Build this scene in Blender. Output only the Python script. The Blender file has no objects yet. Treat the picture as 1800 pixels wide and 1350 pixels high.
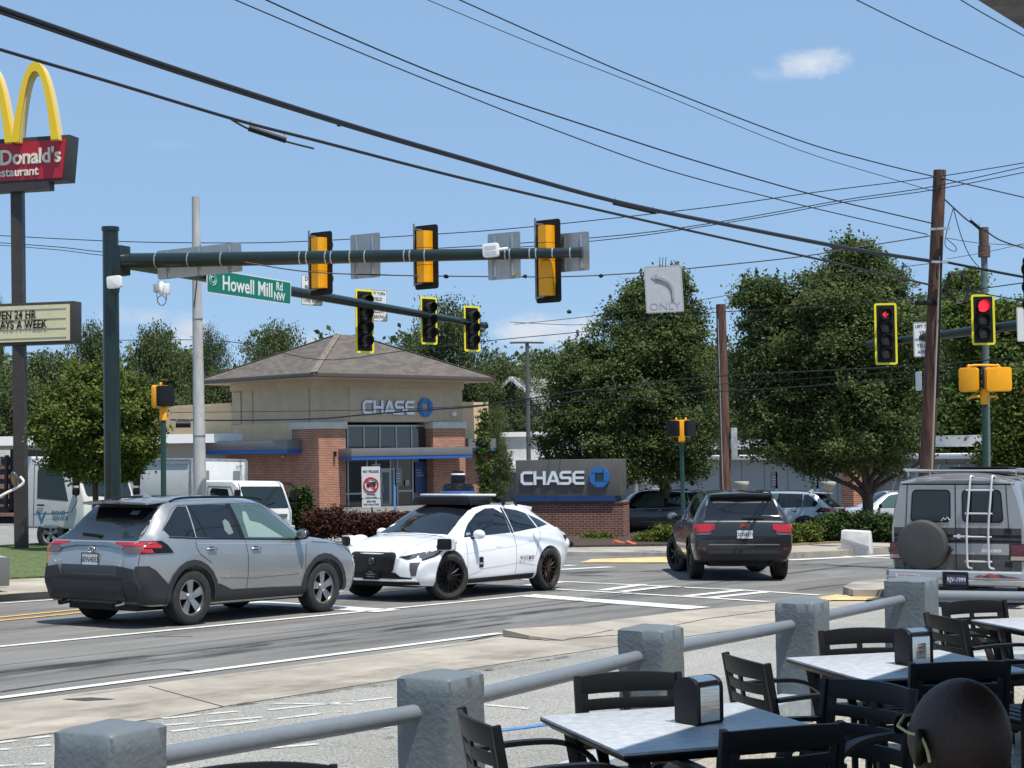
import bpy, bmesh, math, random
import numpy as np
from mathutils import Vector, Matrix
from mathutils.bvhtree import BVHTree
R = math.radians
random.seed(7)
# ------------------------------------------------------------------ camera
FPX = 2900.0; PITCH = R(2.25); ROLL = R(.87); CZ = 1.85
cd = bpy.data.cameras.new('camera'); cam = bpy.data.objects.new('camera', cd)
bpy.context.collection.objects.link(cam)
cd.sensor_width = 36; cd.lens = FPX / 1800 * 36; cd.clip_end = 3000; cd.clip_start = .1
fw = Vector((0, math.cos(PITCH), math.sin(PITCH))); rt0 = Vector((1, 0, 0)); up0 = rt0.cross(fw)
rt = rt0 * math.cos(ROLL) - up0 * math.sin(ROLL); up = rt0 * math.sin(ROLL) + up0 * math.cos(ROLL)
mc = Matrix((rt, up, -fw)).transposed().to_4x4(); mc.translation = Vector((0, 0, CZ)); cam.matrix_world = mc
sc = bpy.context.scene; sc.camera = cam
# ------------------------------------------------------------------ light
SUN = Vector((.25, -.30, 1.0)).normalized()
sl = bpy.data.lights.new('sun', 'SUN'); sl.energy = 5.0; sl.angle = R(.5); sl.color = (1, .95, .87)
so = bpy.data.objects.new('sun', sl); bpy.context.collection.objects.link(so)
so.rotation_euler = SUN.to_track_quat('Z', 'Y').to_euler(); so.location = SUN * 50
w = bpy.data.worlds.new('World'); sc.world = w; w.use_nodes = True
nt = w.node_tree; nt.nodes.clear(); N = nt.nodes.new; L = nt.links.new
sky = N('ShaderNodeTexSky'); sky.sky_type = 'NISHITA'; sky.sun_disc = False
sky.sun_elevation = math.asin(SUN.z); sky.sun_rotation = math.atan2(SUN.x, SUN.y)
sky.air_density = .85; sky.dust_density = .15; sky.ozone_density = 3.5; sky.altitude = 300
bg = N('ShaderNodeBackground'); bg.inputs[1].default_value = .103; ow = N('ShaderNodeOutputWorld')
SKYC = None
tc = N('ShaderNodeTexCoord')
sm = N('ShaderNodeMixRGB'); sm.inputs[0].default_value = .72; L(sky.outputs[0], sm.inputs[1]); sm.inputs[2].default_value = (2.6, 4.25, 6.6, 1)
mix_in = sm.outputs[0]
def cloud(az_px, py, wx, wz, amt, seed, col):          # a soft puff of cloud in the sky around one direction
    global mix_in
    u, v = az_px - 900, 675 - py
    c, s = math.cos(ROLL), math.sin(ROLL); uu = u * c + v * s; vv = -u * s + v * c
    d = (rt0 * uu + up0 * vv + fw * FPX).normalized()
    az = math.atan2(d.x, d.y); el = math.asin(d.z)
    sep = N('ShaderNodeSeparateXYZ'); L(tc.outputs['Generated'], sep.inputs[0])
    def mth(op, a, b=None):
        n = N('ShaderNodeMath'); n.operation = op
        for i, q in enumerate((a, b)):
            if q is None: continue
            if isinstance(q, (int, float)): n.inputs[i].default_value = q
            else: L(q, n.inputs[i])
        return n.outputs[0]
    a = mth('DIVIDE', mth('SUBTRACT', mth('ARCTAN2', sep.outputs[0], sep.outputs[1]), az), wx)
    e = mth('DIVIDE', mth('SUBTRACT', sep.outputs[2], math.sin(el)), wz)
    nz = N('ShaderNodeTexNoise'); nz.inputs['Scale'].default_value = 22; nz.inputs['Detail'].default_value = 7
    nz.inputs['Roughness'].default_value = .6
    mp = N('ShaderNodeMapping'); mp.inputs['Location'].default_value = (seed, seed * .7, 0)
    mp.inputs['Scale'].default_value = (1, 1, 1.8); L(tc.outputs['Generated'], mp.inputs[0]); L(mp.outputs[0], nz.inputs[0])
    r2 = mth('ADD', mth('MULTIPLY', a, a), mth('MULTIPLY', e, e))
    m = mth('SUBTRACT', mth('MULTIPLY', mth('SUBTRACT', nz.outputs[0], .28), 2.6), r2)
    mr = N('ShaderNodeMapRange'); mr.interpolation_type = 'SMOOTHSTEP'
    mr.inputs['From Min'].default_value = -.05; mr.inputs['From Max'].default_value = .9
    mr.inputs['To Max'].default_value = amt; L(m, mr.inputs['Value'])
    mx = N('ShaderNodeMixRGB'); L(mr.outputs[0], mx.inputs[0]); L(mix_in, mx.inputs[1]); mx.inputs[2].default_value = (*col, 1)
    mix_in = mx.outputs[0]
cloud(1432, 110, .027, .014, .8, 3.1, (6.6, 6.8, 7.1))
cloud(1370, 128, .03, .009, .3, 4.3, (6.0, 6.3, 6.8))
cloud(300, 255, .03, .006, .22, 6.3, (3.9, 5.2, 7.0))
cloud(965, 575, .05, .017, .9, 5.2, (6.0, 6.3, 6.8))
cloud(318, 578, .026, .018, .9, 8.0, (5.9, 6.1, 6.6))
cloud(560, 610, .05, .014, .4, 1.0, (5.6, 6.0, 6.4))
cloud(225, 555, .03, .009, .5, 2.0, (5.8, 6.1, 6.5))
L(mix_in, bg.inputs[0]); L(bg.outputs[0], ow.inputs[0])
sc.view_settings.view_transform = 'Standard'; sc.view_settings.look = 'None'
sc.view_settings.exposure = 0.3; sc.view_settings.gamma = 1
sc.cycles.max_bounces = 6; sc.cycles.transparent_max_bounces = 12; sc.cycles.use_denoising = True
# ------------------------------------------------------------------ placing: photo pixel + distance -> a point in the place
def ray(px, py):
    u, v = px - 900, 675 - py; c, s = math.cos(ROLL), math.sin(ROLL)
    d = rt0 * (u * c + v * s) + up0 * (-u * s + v * c) + fw * FPX
    return d / d.y
def at(px, py, Y): return Vector((0, 0, CZ)) + ray(px, py) * Y
def gz(x, y): return .025 - .0224 * min(y, 60) - .017 * max(-25, min(30, x))
def gnd(px, py, dz=0):
    d = ray(px, py); Y = 10.0
    for _ in range(60):
        x = d.x * Y; zz = gz(x, Y) + dz; Y2 = (CZ - zz) / -d.z if d.z < -1e-4 else 300
        Y = Y + (Y2 - Y) * .6
    return Vector((d.x * Y, Y, gz(d.x * Y, Y) + dz))
def gx(px, Y, dz=0):                                    # foot of something standing at column px, distance Y
    x = 0
    for _ in range(6):
        zz = gz(x, Y); u = px - 900; v = (zz - CZ) / Y * FPX; x = ray(px, 789 - v).x * Y
    return Vector((x, Y, gz(x, Y) + dz))
def pz(x, y): return .04 - .012 * y - .006 * x        # patio paving
# ------------------------------------------------------------------ materials
MATS = {}
def mat(name, col, rough=.6, metal=0, var=.0, vs=3.0, bump=0, bs=40., coat=0, spec=.5, em=None, detail=4, col2=None, sharp=False, coords='Object', stretch=(1, 1, 1), trans=0):
    if name in MATS: return MATS[name]
    m = bpy.data.materials.new(name); m.use_nodes = True; t = m.node_tree; b = t.nodes['Principled BSDF']
    b.inputs['Base Color'].default_value = (*col, 1); b.inputs['Roughness'].default_value = rough
    b.inputs['Metallic'].default_value = metal; b.inputs['Specular IOR Level'].default_value = spec
    b.inputs['Coat Weight'].default_value = coat; b.inputs['Coat Roughness'].default_value = .04
    if em: b.inputs['Emission Color'].default_value = (*em[:3], 1); b.inputs['Emission Strength'].default_value = em[3]
    if var or bump or col2:
        c = t.nodes.new('ShaderNodeTexCoord'); mp = t.nodes.new('ShaderNodeMapping'); mp.inputs['Scale'].default_value = stretch
        t.links.new(c.outputs[coords], mp.inputs[0])
    if var or col2:
        n = t.nodes.new('ShaderNodeTexNoise'); n.inputs['Scale'].default_value = vs; n.inputs['Detail'].default_value = detail
        n.inputs['Roughness'].default_value = .65
        t.links.new(mp.outputs[0], n.inputs[0])
        r = t.nodes.new('ShaderNodeValToRGB'); t.links.new(n.outputs[0], r.inputs[0])
        a, z = (.35, .65) if not sharp else (.47, .55)
        r.color_ramp.elements[0].position = a; r.color_ramp.elements[1].position = z
        lo = tuple(max(0, q * (1 - var)) for q in col); hi = col2 or tuple(min(1, q * (1 + var)) for q in col)
        r.color_ramp.elements[0].color = (*lo, 1); r.color_ramp.elements[1].color = (*hi, 1)
        t.links.new(r.outputs[0], b.inputs['Base Color'])
    if bump:
        n = t.nodes.new('ShaderNodeTexNoise'); n.inputs['Scale'].default_value = bs; n.inputs['Detail'].default_value = 5
        t.links.new(mp.outputs[0], n.inputs[0]); bp = t.nodes.new('ShaderNodeBump'); bp.inputs['Strength'].default_value = bump
        bp.inputs['Distance'].default_value = .02; t.links.new(n.outputs[0], bp.inputs['Height']); t.links.new(bp.outputs[0], b.inputs['Normal'])
    MATS[name] = m; return m
# ------------------------------------------------------------------ mesh building
col = sc.collection
class MB:
    def __init__(s): s.v = []; s.f = []
    def add(s, vs, fs):
        o = len(s.v); s.v += [tuple(q) for q in vs]; s.f += [tuple(i + o for i in f) for f in fs]; return s
    def box(s, c, d, rz=0, m=None):
        x, y, z = d[0] / 2, d[1] / 2, d[2] / 2
        vs = [Vector((a * x, b * y, e * z)) for a in (-1, 1) for b in (-1, 1) for e in (-1, 1)]
        if m: vs = [m @ v for v in vs]
        elif rz: q = Matrix.Rotation(rz, 3, 'Z'); vs = [q @ v for v in vs]
        return s.add([v + Vector(c) for v in vs], [(0, 1, 3, 2), (4, 6, 7, 5), (0, 4, 5, 1), (2, 3, 7, 6), (0, 2, 6, 4), (1, 5, 7, 3)])
    def bar(s, a, b, wd, h, upv=(0, 0, 1), w2=None, h2=None):     # rectangular bar from a to b
        a, b = Vector(a), Vector(b); d = (b - a).normalized(); u = Vector(upv)
        if abs(d.dot(u)) > .98: u = Vector((0, 1, 0))
        x = d.cross(u).normalized(); u = x.cross(d); vs = []
        for p, ww, hh in ((a, wd, h), (b, w2 or wd, h2 or h)):
            vs += [p + x * i * ww / 2 + u * j * hh / 2 for i, j in ((-1, -1), (1, -1), (1, 1), (-1, 1))]
        return s.add(vs, [(3, 2, 1, 0), (4, 5, 6, 7), (0, 1, 5, 4), (1, 2, 6, 5), (2, 3, 7, 6), (3, 0, 4, 7)])
    def tube(s, pts, r, n=8, cap=True, closed=False, r2=None):
        pts = [Vector(p) for p in pts]; k = len(pts); vs = []
        u = None
        for i, p in enumerate(pts):
            if closed: d = pts[(i + 1) % k] - pts[i - 1]
            else: d = (pts[min(i + 1, k - 1)] - pts[max(i - 1, 0)])
            d = d.normalized() if d.length else Vector((0, 0, 1))
            if u is None: u = d.orthogonal().normalized()
            u = (u - d * u.dot(d)); u = u.normalized() if u.length > 1e-6 else d.orthogonal().normalized()
            x = d.cross(u); rr = r if r2 is None else r + (r2 - r) * i / (k - 1)
            vs += [p + (u * math.cos(a) + x * math.sin(a)) * rr for a in (2 * math.pi * j / n for j in range(n))]
        fs = []
        for i in range(k if closed else k - 1):
            a, b = i * n, ((i + 1) % k) * n
            fs += [(a + j, a + (j + 1) % n, b + (j + 1) % n, b + j) for j in range(n)]
        if cap and not closed: fs += [tuple(range(n))[::-1], tuple((k - 1) * n + j for j in range(n))]
        return s.add(vs, fs)
    def rev(s, prof, n=24, c=(0, 0, 0), axis='Z', closed=False):   # prof: (radius, height)
        vs = []
        for r_, h in prof:
            for j in range(n):
                a = 2 * math.pi * j / n; x, y = r_ * math.cos(a), r_ * math.sin(a)
                p = {'Z': (x, y, h), 'Y': (x, h, y), 'X': (h, x, y)}[axis]
                vs.append(Vector(p) + Vector(c))
        k = len(prof); fs = []
        for i in range(k if closed else k - 1):
            a, b = i * n, ((i + 1) % k) * n
            fs += [(a + j, a + (j + 1) % n, b + (j + 1) % n, b + j) for j in range(n)]
        if not closed: fs += [tuple(range(n))[::-1], tuple((k - 1) * n + j for j in range(n))]
        return s.add(vs, fs)
    def prism(s, pts, o, x, y, t):            # outline pts (2d) in the frame o + x*a + y*b, thickness t backwards along x cross y
        x, y, o = Vector(x), Vector(y), Vector(o); n = x.cross(y).normalized(); k = len(pts)
        f = [o + x * a + y * b for a, b in pts]; g = [p - n * t for p in f]
        return s.add(f + g, [tuple(range(k)), tuple(range(2 * k - 1, k - 1, -1))] + [(i, i + k, (i + 1) % k + k, (i + 1) % k) for i in range(k)])
    def ell(s, c, r, n=12, m=8, jit=0):
        vs = []
        for i in range(1, m):
            t = math.pi * i / m
            for j in range(n):
                a = 2 * math.pi * j / n; q = 1 + random.uniform(-jit, jit)
                vs.append((c[0] + r[0] * math.sin(t) * math.cos(a) * q, c[1] + r[1] * math.sin(t) * math.sin(a) * q, c[2] + r[2] * math.cos(t) * q))
        vs += [(c[0], c[1], c[2] + r[2]), (c[0], c[1], c[2] - r[2])]; b = (m - 1) * n; fs = []
        for i in range(m - 2): fs += [(i * n + j, (i + 1) * n + j, (i + 1) * n + (j + 1) % n, i * n + (j + 1) % n) for j in range(n)]
        fs += [(b, j, (j + 1) % n) for j in range(n)] + [(b + 1, (m - 2) * n + (j + 1) % n, (m - 2) * n + j) for j in range(n)]
        return s.add(vs, fs)
    def build(s, name, mt, parent=None, smooth=None, bevel=0, seg=2, fix=True, subsurf=0):
        me = bpy.data.meshes.new(name); me.from_pydata(s.v, [], s.f)
        if fix or bevel:
            b = bmesh.new(); b.from_mesh(me)
            if fix: bmesh.ops.recalc_face_normals(b, faces=b.faces)
            if bevel: bmesh.ops.bevel(b, geom=[e for e in b.edges if e.is_manifold and e.calc_face_angle(0) > .5], offset=bevel, segments=seg, affect='EDGES', profile=.6, clamp_overlap=True)
            b.to_mesh(me); b.free()
        me.materials.append(mt)
        if bevel and smooth is None: smooth = 40
        if smooth:
            me.shade_smooth() if hasattr(me, 'shade_smooth') else None
            me.set_sharp_from_angle(angle=R(smooth))
        o = bpy.data.objects.new(name, me); col.objects.link(o)
        if parent: o.parent = parent
        if subsurf:
            q = o.modifiers.new('s', 'SUBSURF'); q.levels = q.render_levels = subsurf
        return o
def tag(o, label=None, cat=None, group=None, kind=None):
    if label: o['label'] = label
    if cat: o['category'] = cat
    if group: o['group'] = group
    if kind: o['kind'] = kind
    return o
def thing(name, label, cat, loc=(0, 0, 0), rz=0, group=None, mw=None):
    o = bpy.data.objects.new(name, None); o.empty_display_size = .2; col.objects.link(o)
    if mw is not None: o.matrix_world = mw
    else: o.location = loc; o.rotation_euler = (0, 0, rz)
    return tag(o, label, cat, group)
def kids(o): return [c for c in bpy.data.objects if c.parent == o]
def copy_tree(o, parent=None, mw=None, label=None, group=None, mats=None):
    c = o.copy(); col.objects.link(c); c.parent = parent
    if mats and c.type == 'MESH' and c.data.materials[0].name in mats:
        c.data = c.data.copy(); c.data.materials[0] = mats[c.data.materials[0].name]
    if mw is not None: c.matrix_world = mw
    if label: c['label'] = label
    if group: c['group'] = group
    for ch in kids(o): copy_tree(ch, c, mats=mats)
    return c
def on_slope(x, y, h, dz=0):               # frame of something resting on the sloping road, heading h (radians from +X)
    n = Vector((.017, .0224 if y < 60 else 0, 1)).normalized(); f = Vector((math.cos(h), math.sin(h), 0))
    f = (f - n * f.dot(n)).normalized(); l = n.cross(f)
    m = Matrix((f, l, n)).transposed().to_4x4(); m.translation = Vector((x, y, gz(x, y) + dz)); return m
def frame(o, x, y=(0, 0, 1)):
    x = Vector(x).normalized(); y = Vector(y).normalized(); n = x.cross(y).normalized()
    m = Matrix((x, y, n)).transposed().to_4x4(); m.translation = Vector(o); return m
def text(s, size, mt, m, name='lettering', parent=None, ext=.004, sx=1.0, bold=0, ax='CENTER', ay='CENTER', sp=1.0):
    c = bpy.data.curves.new('t', 'FONT'); c.body = s; c.size = size; c.align_x = ax; c.align_y = ay
    c.extrude = ext; c.offset = bold; c.space_character = sp; c.resolution_u = 3
    o = bpy.data.objects.new('t', c); col.objects.link(o)
    me = bpy.data.meshes.new_from_object(o); bpy.data.objects.remove(o); bpy.data.curves.remove(c)
    q = bpy.data.objects.new(name, me); me.name = name; me.transform(m @ Matrix.Diagonal((sx, 1, 1, 1)))
    me.materials.clear(); me.materials.append(mt); col.objects.link(q)
    if parent: q.parent = parent
    return q
def cr(pts, n=8):                          # catmull-rom through points
    P_ = [Vector(p) for p in pts]; out = []
    for i in range(len(P_) - 1):
        a, b, c, d = P_[max(i - 1, 0)], P_[i], P_[i + 1], P_[min(i + 2, len(P_) - 1)]
        for k in range(n):
            t = k / n; out.append(.5 * ((2 * b) + (c - a) * t + (2 * a - 5 * b + 4 * c - d) * t * t + (-a + 3 * b - 3 * c + d) * t ** 3))
    return out + [P_[-1]]
def rrect(w_, h_, r_, n=4, cx=0, cy=0):
    out = []
    for sx, sy, a0 in ((1, 1, 0), (-1, 1, 90), (-1, -1, 180), (1, -1, 270)):
        for k in range(n + 1):
            a = R(a0 + 90 * k / n); out.append((cx + sx * (w_ / 2 - r_) + r_ * math.cos(a), cy + sy * (h_ / 2 - r_) + r_ * math.sin(a)))
    return out
BLACK = mat('black plastic', (.008, .008, .009), .5, spec=.3); CHROME = mat('chrome', (.8, .8, .82), .12, 1)
GALV = mat('galvanised steel', (.42, .43, .43), .45, .6, var=.2, vs=9); WHITE = mat('white paint', (.78, .78, .76), .45)
RUBBER = mat('rubber', (.022, .021, .02), .8, var=.3, vs=12, bump=.2, bs=60)
# ================================================================== ground
def asphalt(name, lo, hi, grit, streak, gs=75):
    m = bpy.data.materials.new(name); m.use_nodes = True; t = m.node_tree; b = t.nodes['Principled BSDF']; N_ = t.nodes.new; K = t.links.new
    b.inputs['Roughness'].default_value = .85
    c = N_('ShaderNodeTexCoord'); mp = N_('ShaderNodeMapping'); mp.inputs['Rotation'].default_value = (0, 0, R(-57)); K(c.outputs['Object'], mp.inputs[0])
    m2 = N_('ShaderNodeMapping'); m2.inputs['Scale'].default_value = (.16, 1.3, 1); K(mp.outputs[0], m2.inputs[0])
    n1 = N_('ShaderNodeTexNoise'); n1.inputs['Scale'].default_value = 1.1; n1.inputs['Detail'].default_value = 7; n1.inputs['Roughness'].default_value = .62; K(m2.outputs[0], n1.inputs[0])
    n2 = N_('ShaderNodeTexNoise'); n2.inputs['Scale'].default_value = gs; n2.inputs['Detail'].default_value = 3; n2.inputs['Roughness'].default_value = .7; K(c.outputs['Object'], n2.inputs[0])
    n3 = N_('ShaderNodeTexNoise'); n3.inputs['Scale'].default_value = .5; n3.inputs['Detail'].default_value = 4; K(c.outputs['Object'], n3.inputs[0])
    r = N_('ShaderNodeValToRGB'); r.color_ramp.elements[0].color = (*lo, 1); r.color_ramp.elements[1].color = (*hi, 1)
    r.color_ramp.elements[0].position = .36; r.color_ramp.elements[1].position = .62
    mx = N_('ShaderNodeMath'); mx.operation = 'MULTIPLY_ADD'; K(n1.outputs[0], mx.inputs[0]); mx.inputs[1].default_value = streak
    m4 = N_('ShaderNodeMath'); m4.operation = 'MULTIPLY'; K(n3.outputs[0], m4.inputs[0]); m4.inputs[1].default_value = 1 - streak; K(m4.outputs[0], mx.inputs[2])
    K(mx.outputs[0], r.inputs[0])
    g = N_('ShaderNodeMapRange'); g.inputs['From Min'].default_value = .3; g.inputs['From Max'].default_value = .7; g.inputs['To Min'].default_value = 1 - grit; g.inputs['To Max'].default_value = 1 + grit; K(n2.outputs[0], g.inputs[0])
    q = N_('ShaderNodeVectorMath'); q.operation = 'SCALE'; K(r.outputs[0], q.inputs[0]); K(g.outputs[0], q.inputs['Scale']); K(q.outputs[0], b.inputs['Base Color'])
    bp = N_('ShaderNodeBump'); bp.inputs['Strength'].default_value = .5; bp.inputs['Distance'].default_value = .008; K(n2.outputs[0], bp.inputs['Height']); K(bp.outputs[0], b.inputs['Normal'])
    MATS[name] = m; return m
ASPH = asphalt('asphalt', (.095, .092, .086), (.195, .187, .174), .4, .78)
LOT = asphalt('worn asphalt', (.205, .20, .18), (.30, .29, .265), .75, .4, 60)
CONC = mat('tan concrete', (.32, .285, .235), .85, var=.25, vs=.9, bump=.3, bs=60, detail=8)
CONC2 = mat('grey concrete', (.30, .28, .25), .85, var=.3, vs=1.3, bump=.3, bs=50, detail=8)
def paint(name, c):
    m = mat(name, c, .7, var=.16, vs=5, detail=8); return m
PW = paint('road paint white', (.62, .61, .57)); PY = paint('road paint yellow', (.62, .38, .1)); PYC = mat('faded yellow paint', (.58, .43, .2), .8, var=.25, vs=3, detail=8)
def gmesh(name, xs, ys, mt, dz=0, zf=gz, kind='structure'):
    b = MB(); vs = [(x, y, zf(x, y) + dz) for y in ys for x in xs]; n = len(xs)
    b.add(vs, [(j * n + i, j * n + i + 1, (j + 1) * n + i + 1, (j + 1) * n + i) for j in range(len(ys) - 1) for i in range(n - 1)])
    o = b.build(name, mt, fix=False); o['kind'] = kind; return o
gmesh('ground', [-2000, -60, -25, -15, 0, 15, 30, 60, 2000], [-60, 0, 20, 40, 60, 100, 300, 2500], ASPH)
def clip_up(b):
    pass
def sheet(b, pts, dz, h=0, step=4.0):        # polygon on the ground, lifted dz; with h>0 it is a raised slab with side walls
    P_ = []
    for i, p in enumerate(pts):
        q = pts[(i + 1) % len(pts)]; p = Vector(p[:2]); q = Vector(q[:2]); n = max(1, int((q - p).length / step))
        P_ += [p + (q - p) * k / n for k in range(n)]
    top = [Vector((p.x, p.y, gz(p.x, p.y) + dz + h)) for p in P_]; k = len(top)
    bm = bmesh.new(); vs = [bm.verts.new(v) for v in top]; f = bm.faces.new(vs)
    bmesh.ops.triangulate(bm, faces=[f]); bm.verts.index_update()
    b.add([v.co.copy() for v in bm.verts], [tuple(v.index for v in f.verts) for f in bm.faces])
    bm.free()
    if h: b.add(top + [t - Vector((0, 0, h + .05)) for t in top], [(i, (i + 1) % k, (i + 1) % k + k, i + k) for i in range(k)])
def G(*a): return [gnd(px, py) for px, py in a]
def struct(name, pts, mt, dz, h=0):
    b = MB(); sheet(b, pts, dz, h); o = b.build(name, mt, fix=False)
    if h == 0 or True:
        bm = bmesh.new(); bm.from_mesh(o.data); bmesh.ops.recalc_face_normals(bm, faces=bm.faces); bm.to_mesh(o.data); bm.free()
    o['kind'] = 'structure'; return o
RD = Vector((math.cos(R(58)), math.sin(R(58)), 0)); RN = Vector((RD.y, -RD.x, 0))   # along the road / towards the patio
# near side: gutter + pavement, parking apron
a0, a1 = gnd(-60, 1246), gnd(883, 1124)
back = RD * -14
struct('parking_lot', [a0 + back + RN * .2, gnd(883, 1126), gnd(1560, 1052), gnd(1800, 1046), gnd(1950, 1046), Vector((16, 10, 0)), Vector((16, -8, 0)), Vector((-16, -8, 0))], LOT, .006)
struct('sidewalk', [a0 + back, a0, gnd(440, 1182), gnd(883, 1121), gnd(1210, 1079), gnd(1420, 1058), gnd(1500, 1052), gnd(1640, 1050), gnd(1640, 1062), gnd(1470, 1078), gnd(1340, 1102), gnd(1060, 1141), gnd(620, 1208), gnd(395, 1244), gnd(290, 1263), gnd(0, 1304), gnd(-60, 1312), gnd(-60, 1312) + back], CONC, .012)
struct('corner_pavement', G((884, 1119), (1080, 1092), (1210, 1076), (1430, 1056), (1480, 1053), (1440, 1064), (1240, 1090), (1110, 1117), (960, 1128)), CONC, .02)
b = MB(); p, q, r_ = gnd(884, 1121), gnd(930, 1126), gnd(990, 1128)
b.add([p + Vector((0, 0, .02)), q + Vector((0, 0, .02)), r_ + Vector((0, 0, .02)), p + Vector((0, 0, .10)), q + Vector((0, 0, .06))], [(0, 1, 4, 3), (1, 2, 4)])
b.add([p + Vector((0, 0, .10)), q + Vector((0, 0, .06)), r_ + Vector((0, 0, .02)), gnd(1080, 1110) + Vector((0, 0, .03)), gnd(1000, 1103) + Vector((0, 0, .03))], [(0, 1, 2, 3, 4)])
o = b.build('curb_end', CONC); o['kind'] = 'structure'
# joints in the pavement
b = MB()
for (x0, y0, x1, y1) in ((262, 1206, 392, 1242),):
    p, q = gnd(x0, y0, .014), gnd(x1, y1, .014)
    if y1 == 1129: continue
    b.bar(p, q, .012, .004)
o = b.build('pavement_joint', mat('joint dark', (.06, .05, .04), .9)); o['kind'] = 'structure'
b = MB(); sheet(b, G((108, 1232), (160, 1229), (204, 1232), (150, 1235)), .017); o = b.build('patch_in_pavement', mat('tar patch', (.05, .05, .05), .9)); o['kind'] = 'structure'
def strip(pts, wd, mt, name, dz=.010):
    b = MB(); pts = [Vector(p[:2]).to_3d() for p in pts]
    L_, R_ = [], []
    dense = []
    for i in range(len(pts) - 1):
        n = max(1, int((pts[i + 1] - pts[i]).length / 3)); dense += [pts[i].lerp(pts[i + 1], k / n) for k in range(n)]
    dense.append(pts[-1])
    for i, p in enumerate(dense):
        d = (dense[min(i + 1, len(dense) - 1)] - dense[max(i - 1, 0)]).normalized(); nn = Vector((-d.y, d.x, 0)) * wd / 2
        for S_, s in ((L_, 1), (R_, -1)):
            v = p + nn * s; S_.append((v.x, v.y, gz(v.x, v.y) + dz))
    k = len(L_); b.add(R_ + L_, [(i, i + 1, i + 1 + k, i + k) for i in range(k - 1)])
    o = b.build(name, mt, fix=False); o['kind'] = 'structure'; return o
strip([gnd(-60, 1236), gnd(440, 1170.5), gnd(880, 1114)], .13, PW, 'road_edge_line')
strip([gnd(-60, 1143.5), gnd(450, 1094), gnd(932, 1047)], .12, PW, 'lane_line')
strip([gnd(-60, 1092), gnd(110, 1075), gnd(238, 1062)], .11, PY, 'yellow_centre_line')
strip([gnd(-60, 1098), gnd(110, 1081), gnd(200, 1071)], .10, PY, 'yellow_centre_line')
def quad(name, *a, mt=PW, dz=.010):
    b = MB(); sheet(b, G(*a), dz); o = b.build(name, mt); o['kind'] = 'structure'; return o
quad('stop_line', (919, 1049.5), (939, 1045.5), (1250, 1068), (1208, 1072))
quad('stop_line', (420, 1062), (440, 1056), (705, 1073), (660, 1077))
strip([gnd(880, 1017), gnd(979, 1022.5), gnd(1300, 1037.6), gnd(1442, 1047)], .17, PW, 'crosswalk_line')
strip([gnd(880, 1031), gnd(971, 1036), gnd(1240, 1051.5), gnd(1350, 1058.5)], .17, PW, 'crosswalk_line')
for p, q in (((903, 1032), (985, 1024)), ((1058, 1038.5), (1130, 1028)), ((1092, 1041), (1180, 1031)), ((1208, 1048.5), (1300, 1038.5)), ((1244, 1052), (1345, 1041.5))):
    strip([gnd(*p), gnd(*q)], .22, PW, 'crosswalk_bar', .011)
strip([gnd(960, 1003), gnd(1075, 997)], .3, PW, 'crosswalk_bar'); strip([gnd(930, 997), gnd(1010, 994)], .3, PW, 'crosswalk_bar')
strip([gnd(1385, 985), gnd(1570, 976)], .4, PW, 'crosswalk_bar'); strip([gnd(1480, 978), gnd(1640, 985)], .3, PW, 'crosswalk_bar')
# worn bay lines in the lot
BAY = mat('worn bay paint', (.6, .6, .57), .8, var=.0, vs=2)
def worn(name):
    m = mat(name, (.50, .50, .46), .8); t = m.node_tree; c = t.nodes.new('ShaderNodeTexCoord'); n = t.nodes.new('ShaderNodeTexNoise')
    n.inputs['Scale'].default_value = 5; n.inputs['Detail'].default_value = 8; t.links.new(c.outputs['Object'], n.inputs[0]); r = t.nodes.new('ShaderNodeValToRGB')
    r.color_ramp.elements[0].position = .36; r.color_ramp.elements[1].position = .50; t.links.new(n.outputs[0], r.inputs[0]); t.links.new(r.outputs[0], t.nodes['Principled BSDF'].inputs['Alpha']); return m
WN = worn('worn lot paint')
for p, q in (((-20, 1310), (90, 1296)), ((-20, 1322), (90, 1312)), ((290, 1277), (470, 1262)), ((300, 1288), (600, 1252)), ((285, 1265), (420, 1252)), ((440, 1238), (620, 1240)), ((470, 1250), (690, 1228)), ((420, 1322), (560, 1310)), ((560, 1292), (690, 1280)), ((842, 1240), (930, 1248)), ((-20, 1350), (80, 1345))):
    strip([gnd(*p), gnd(*q)], .07, WN, 'bay_line', .011)
strip([gnd(850, 1290), gnd(930, 1280), gnd(1050, 1262)], .09, mat('blue paint', (.06, .18, .45), .7, var=.3, vs=6), 'blue_bay_line', .012)
# far side corner: kerb, pavement, grass
GRASS = mat('grass', (.045, .085, .018), .9, var=.5, vs=9, bump=.5, bs=40, col2=(.13, .17, .05), detail=8)
MULCH = mat('mulch', (.05, .032, .022), .95, var=.5, vs=14, bump=.6, bs=30)
DRYG = mat('dry grass verge', (.12, .11, .04), .95, var=.4, vs=6, bump=.6, bs=30, col2=(.28, .22, .12), detail=8)
struct('far_left_pavement', G((-80, 1062), (100, 1051), (300, 1030), (520, 1005), (640, 985), (560, 975), (300, 995), (90, 1022), (-80, 1030)), CONC, .012, .10)
kl = [gnd(-80, 1063), gnd(100, 1051), gnd(300, 1030), gnd(640, 984)]
strip(kl, .16, mat('kerb stone', (.27, .25, .21), .9, var=.35, vs=4, bump=.5, bs=30), 'kerb', .118)
strip([k + Vector((.25, -.3, 0)) for k in kl], .12, PW, 'gutter_line')
struct('grass_verge', G((-80, 1034), (90, 1026), (300, 1000), (560, 975), (560, 950), (300, 952), (90, 962), (-80, 972)), GRASS, .1, .05)
struct('far_lot', G((-150, 980), (560, 960), (640, 950), (640, 925), (-150, 925)), mat('pale lot', (.22, .215, .2), .9, var=.2, vs=1), .008)
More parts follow.
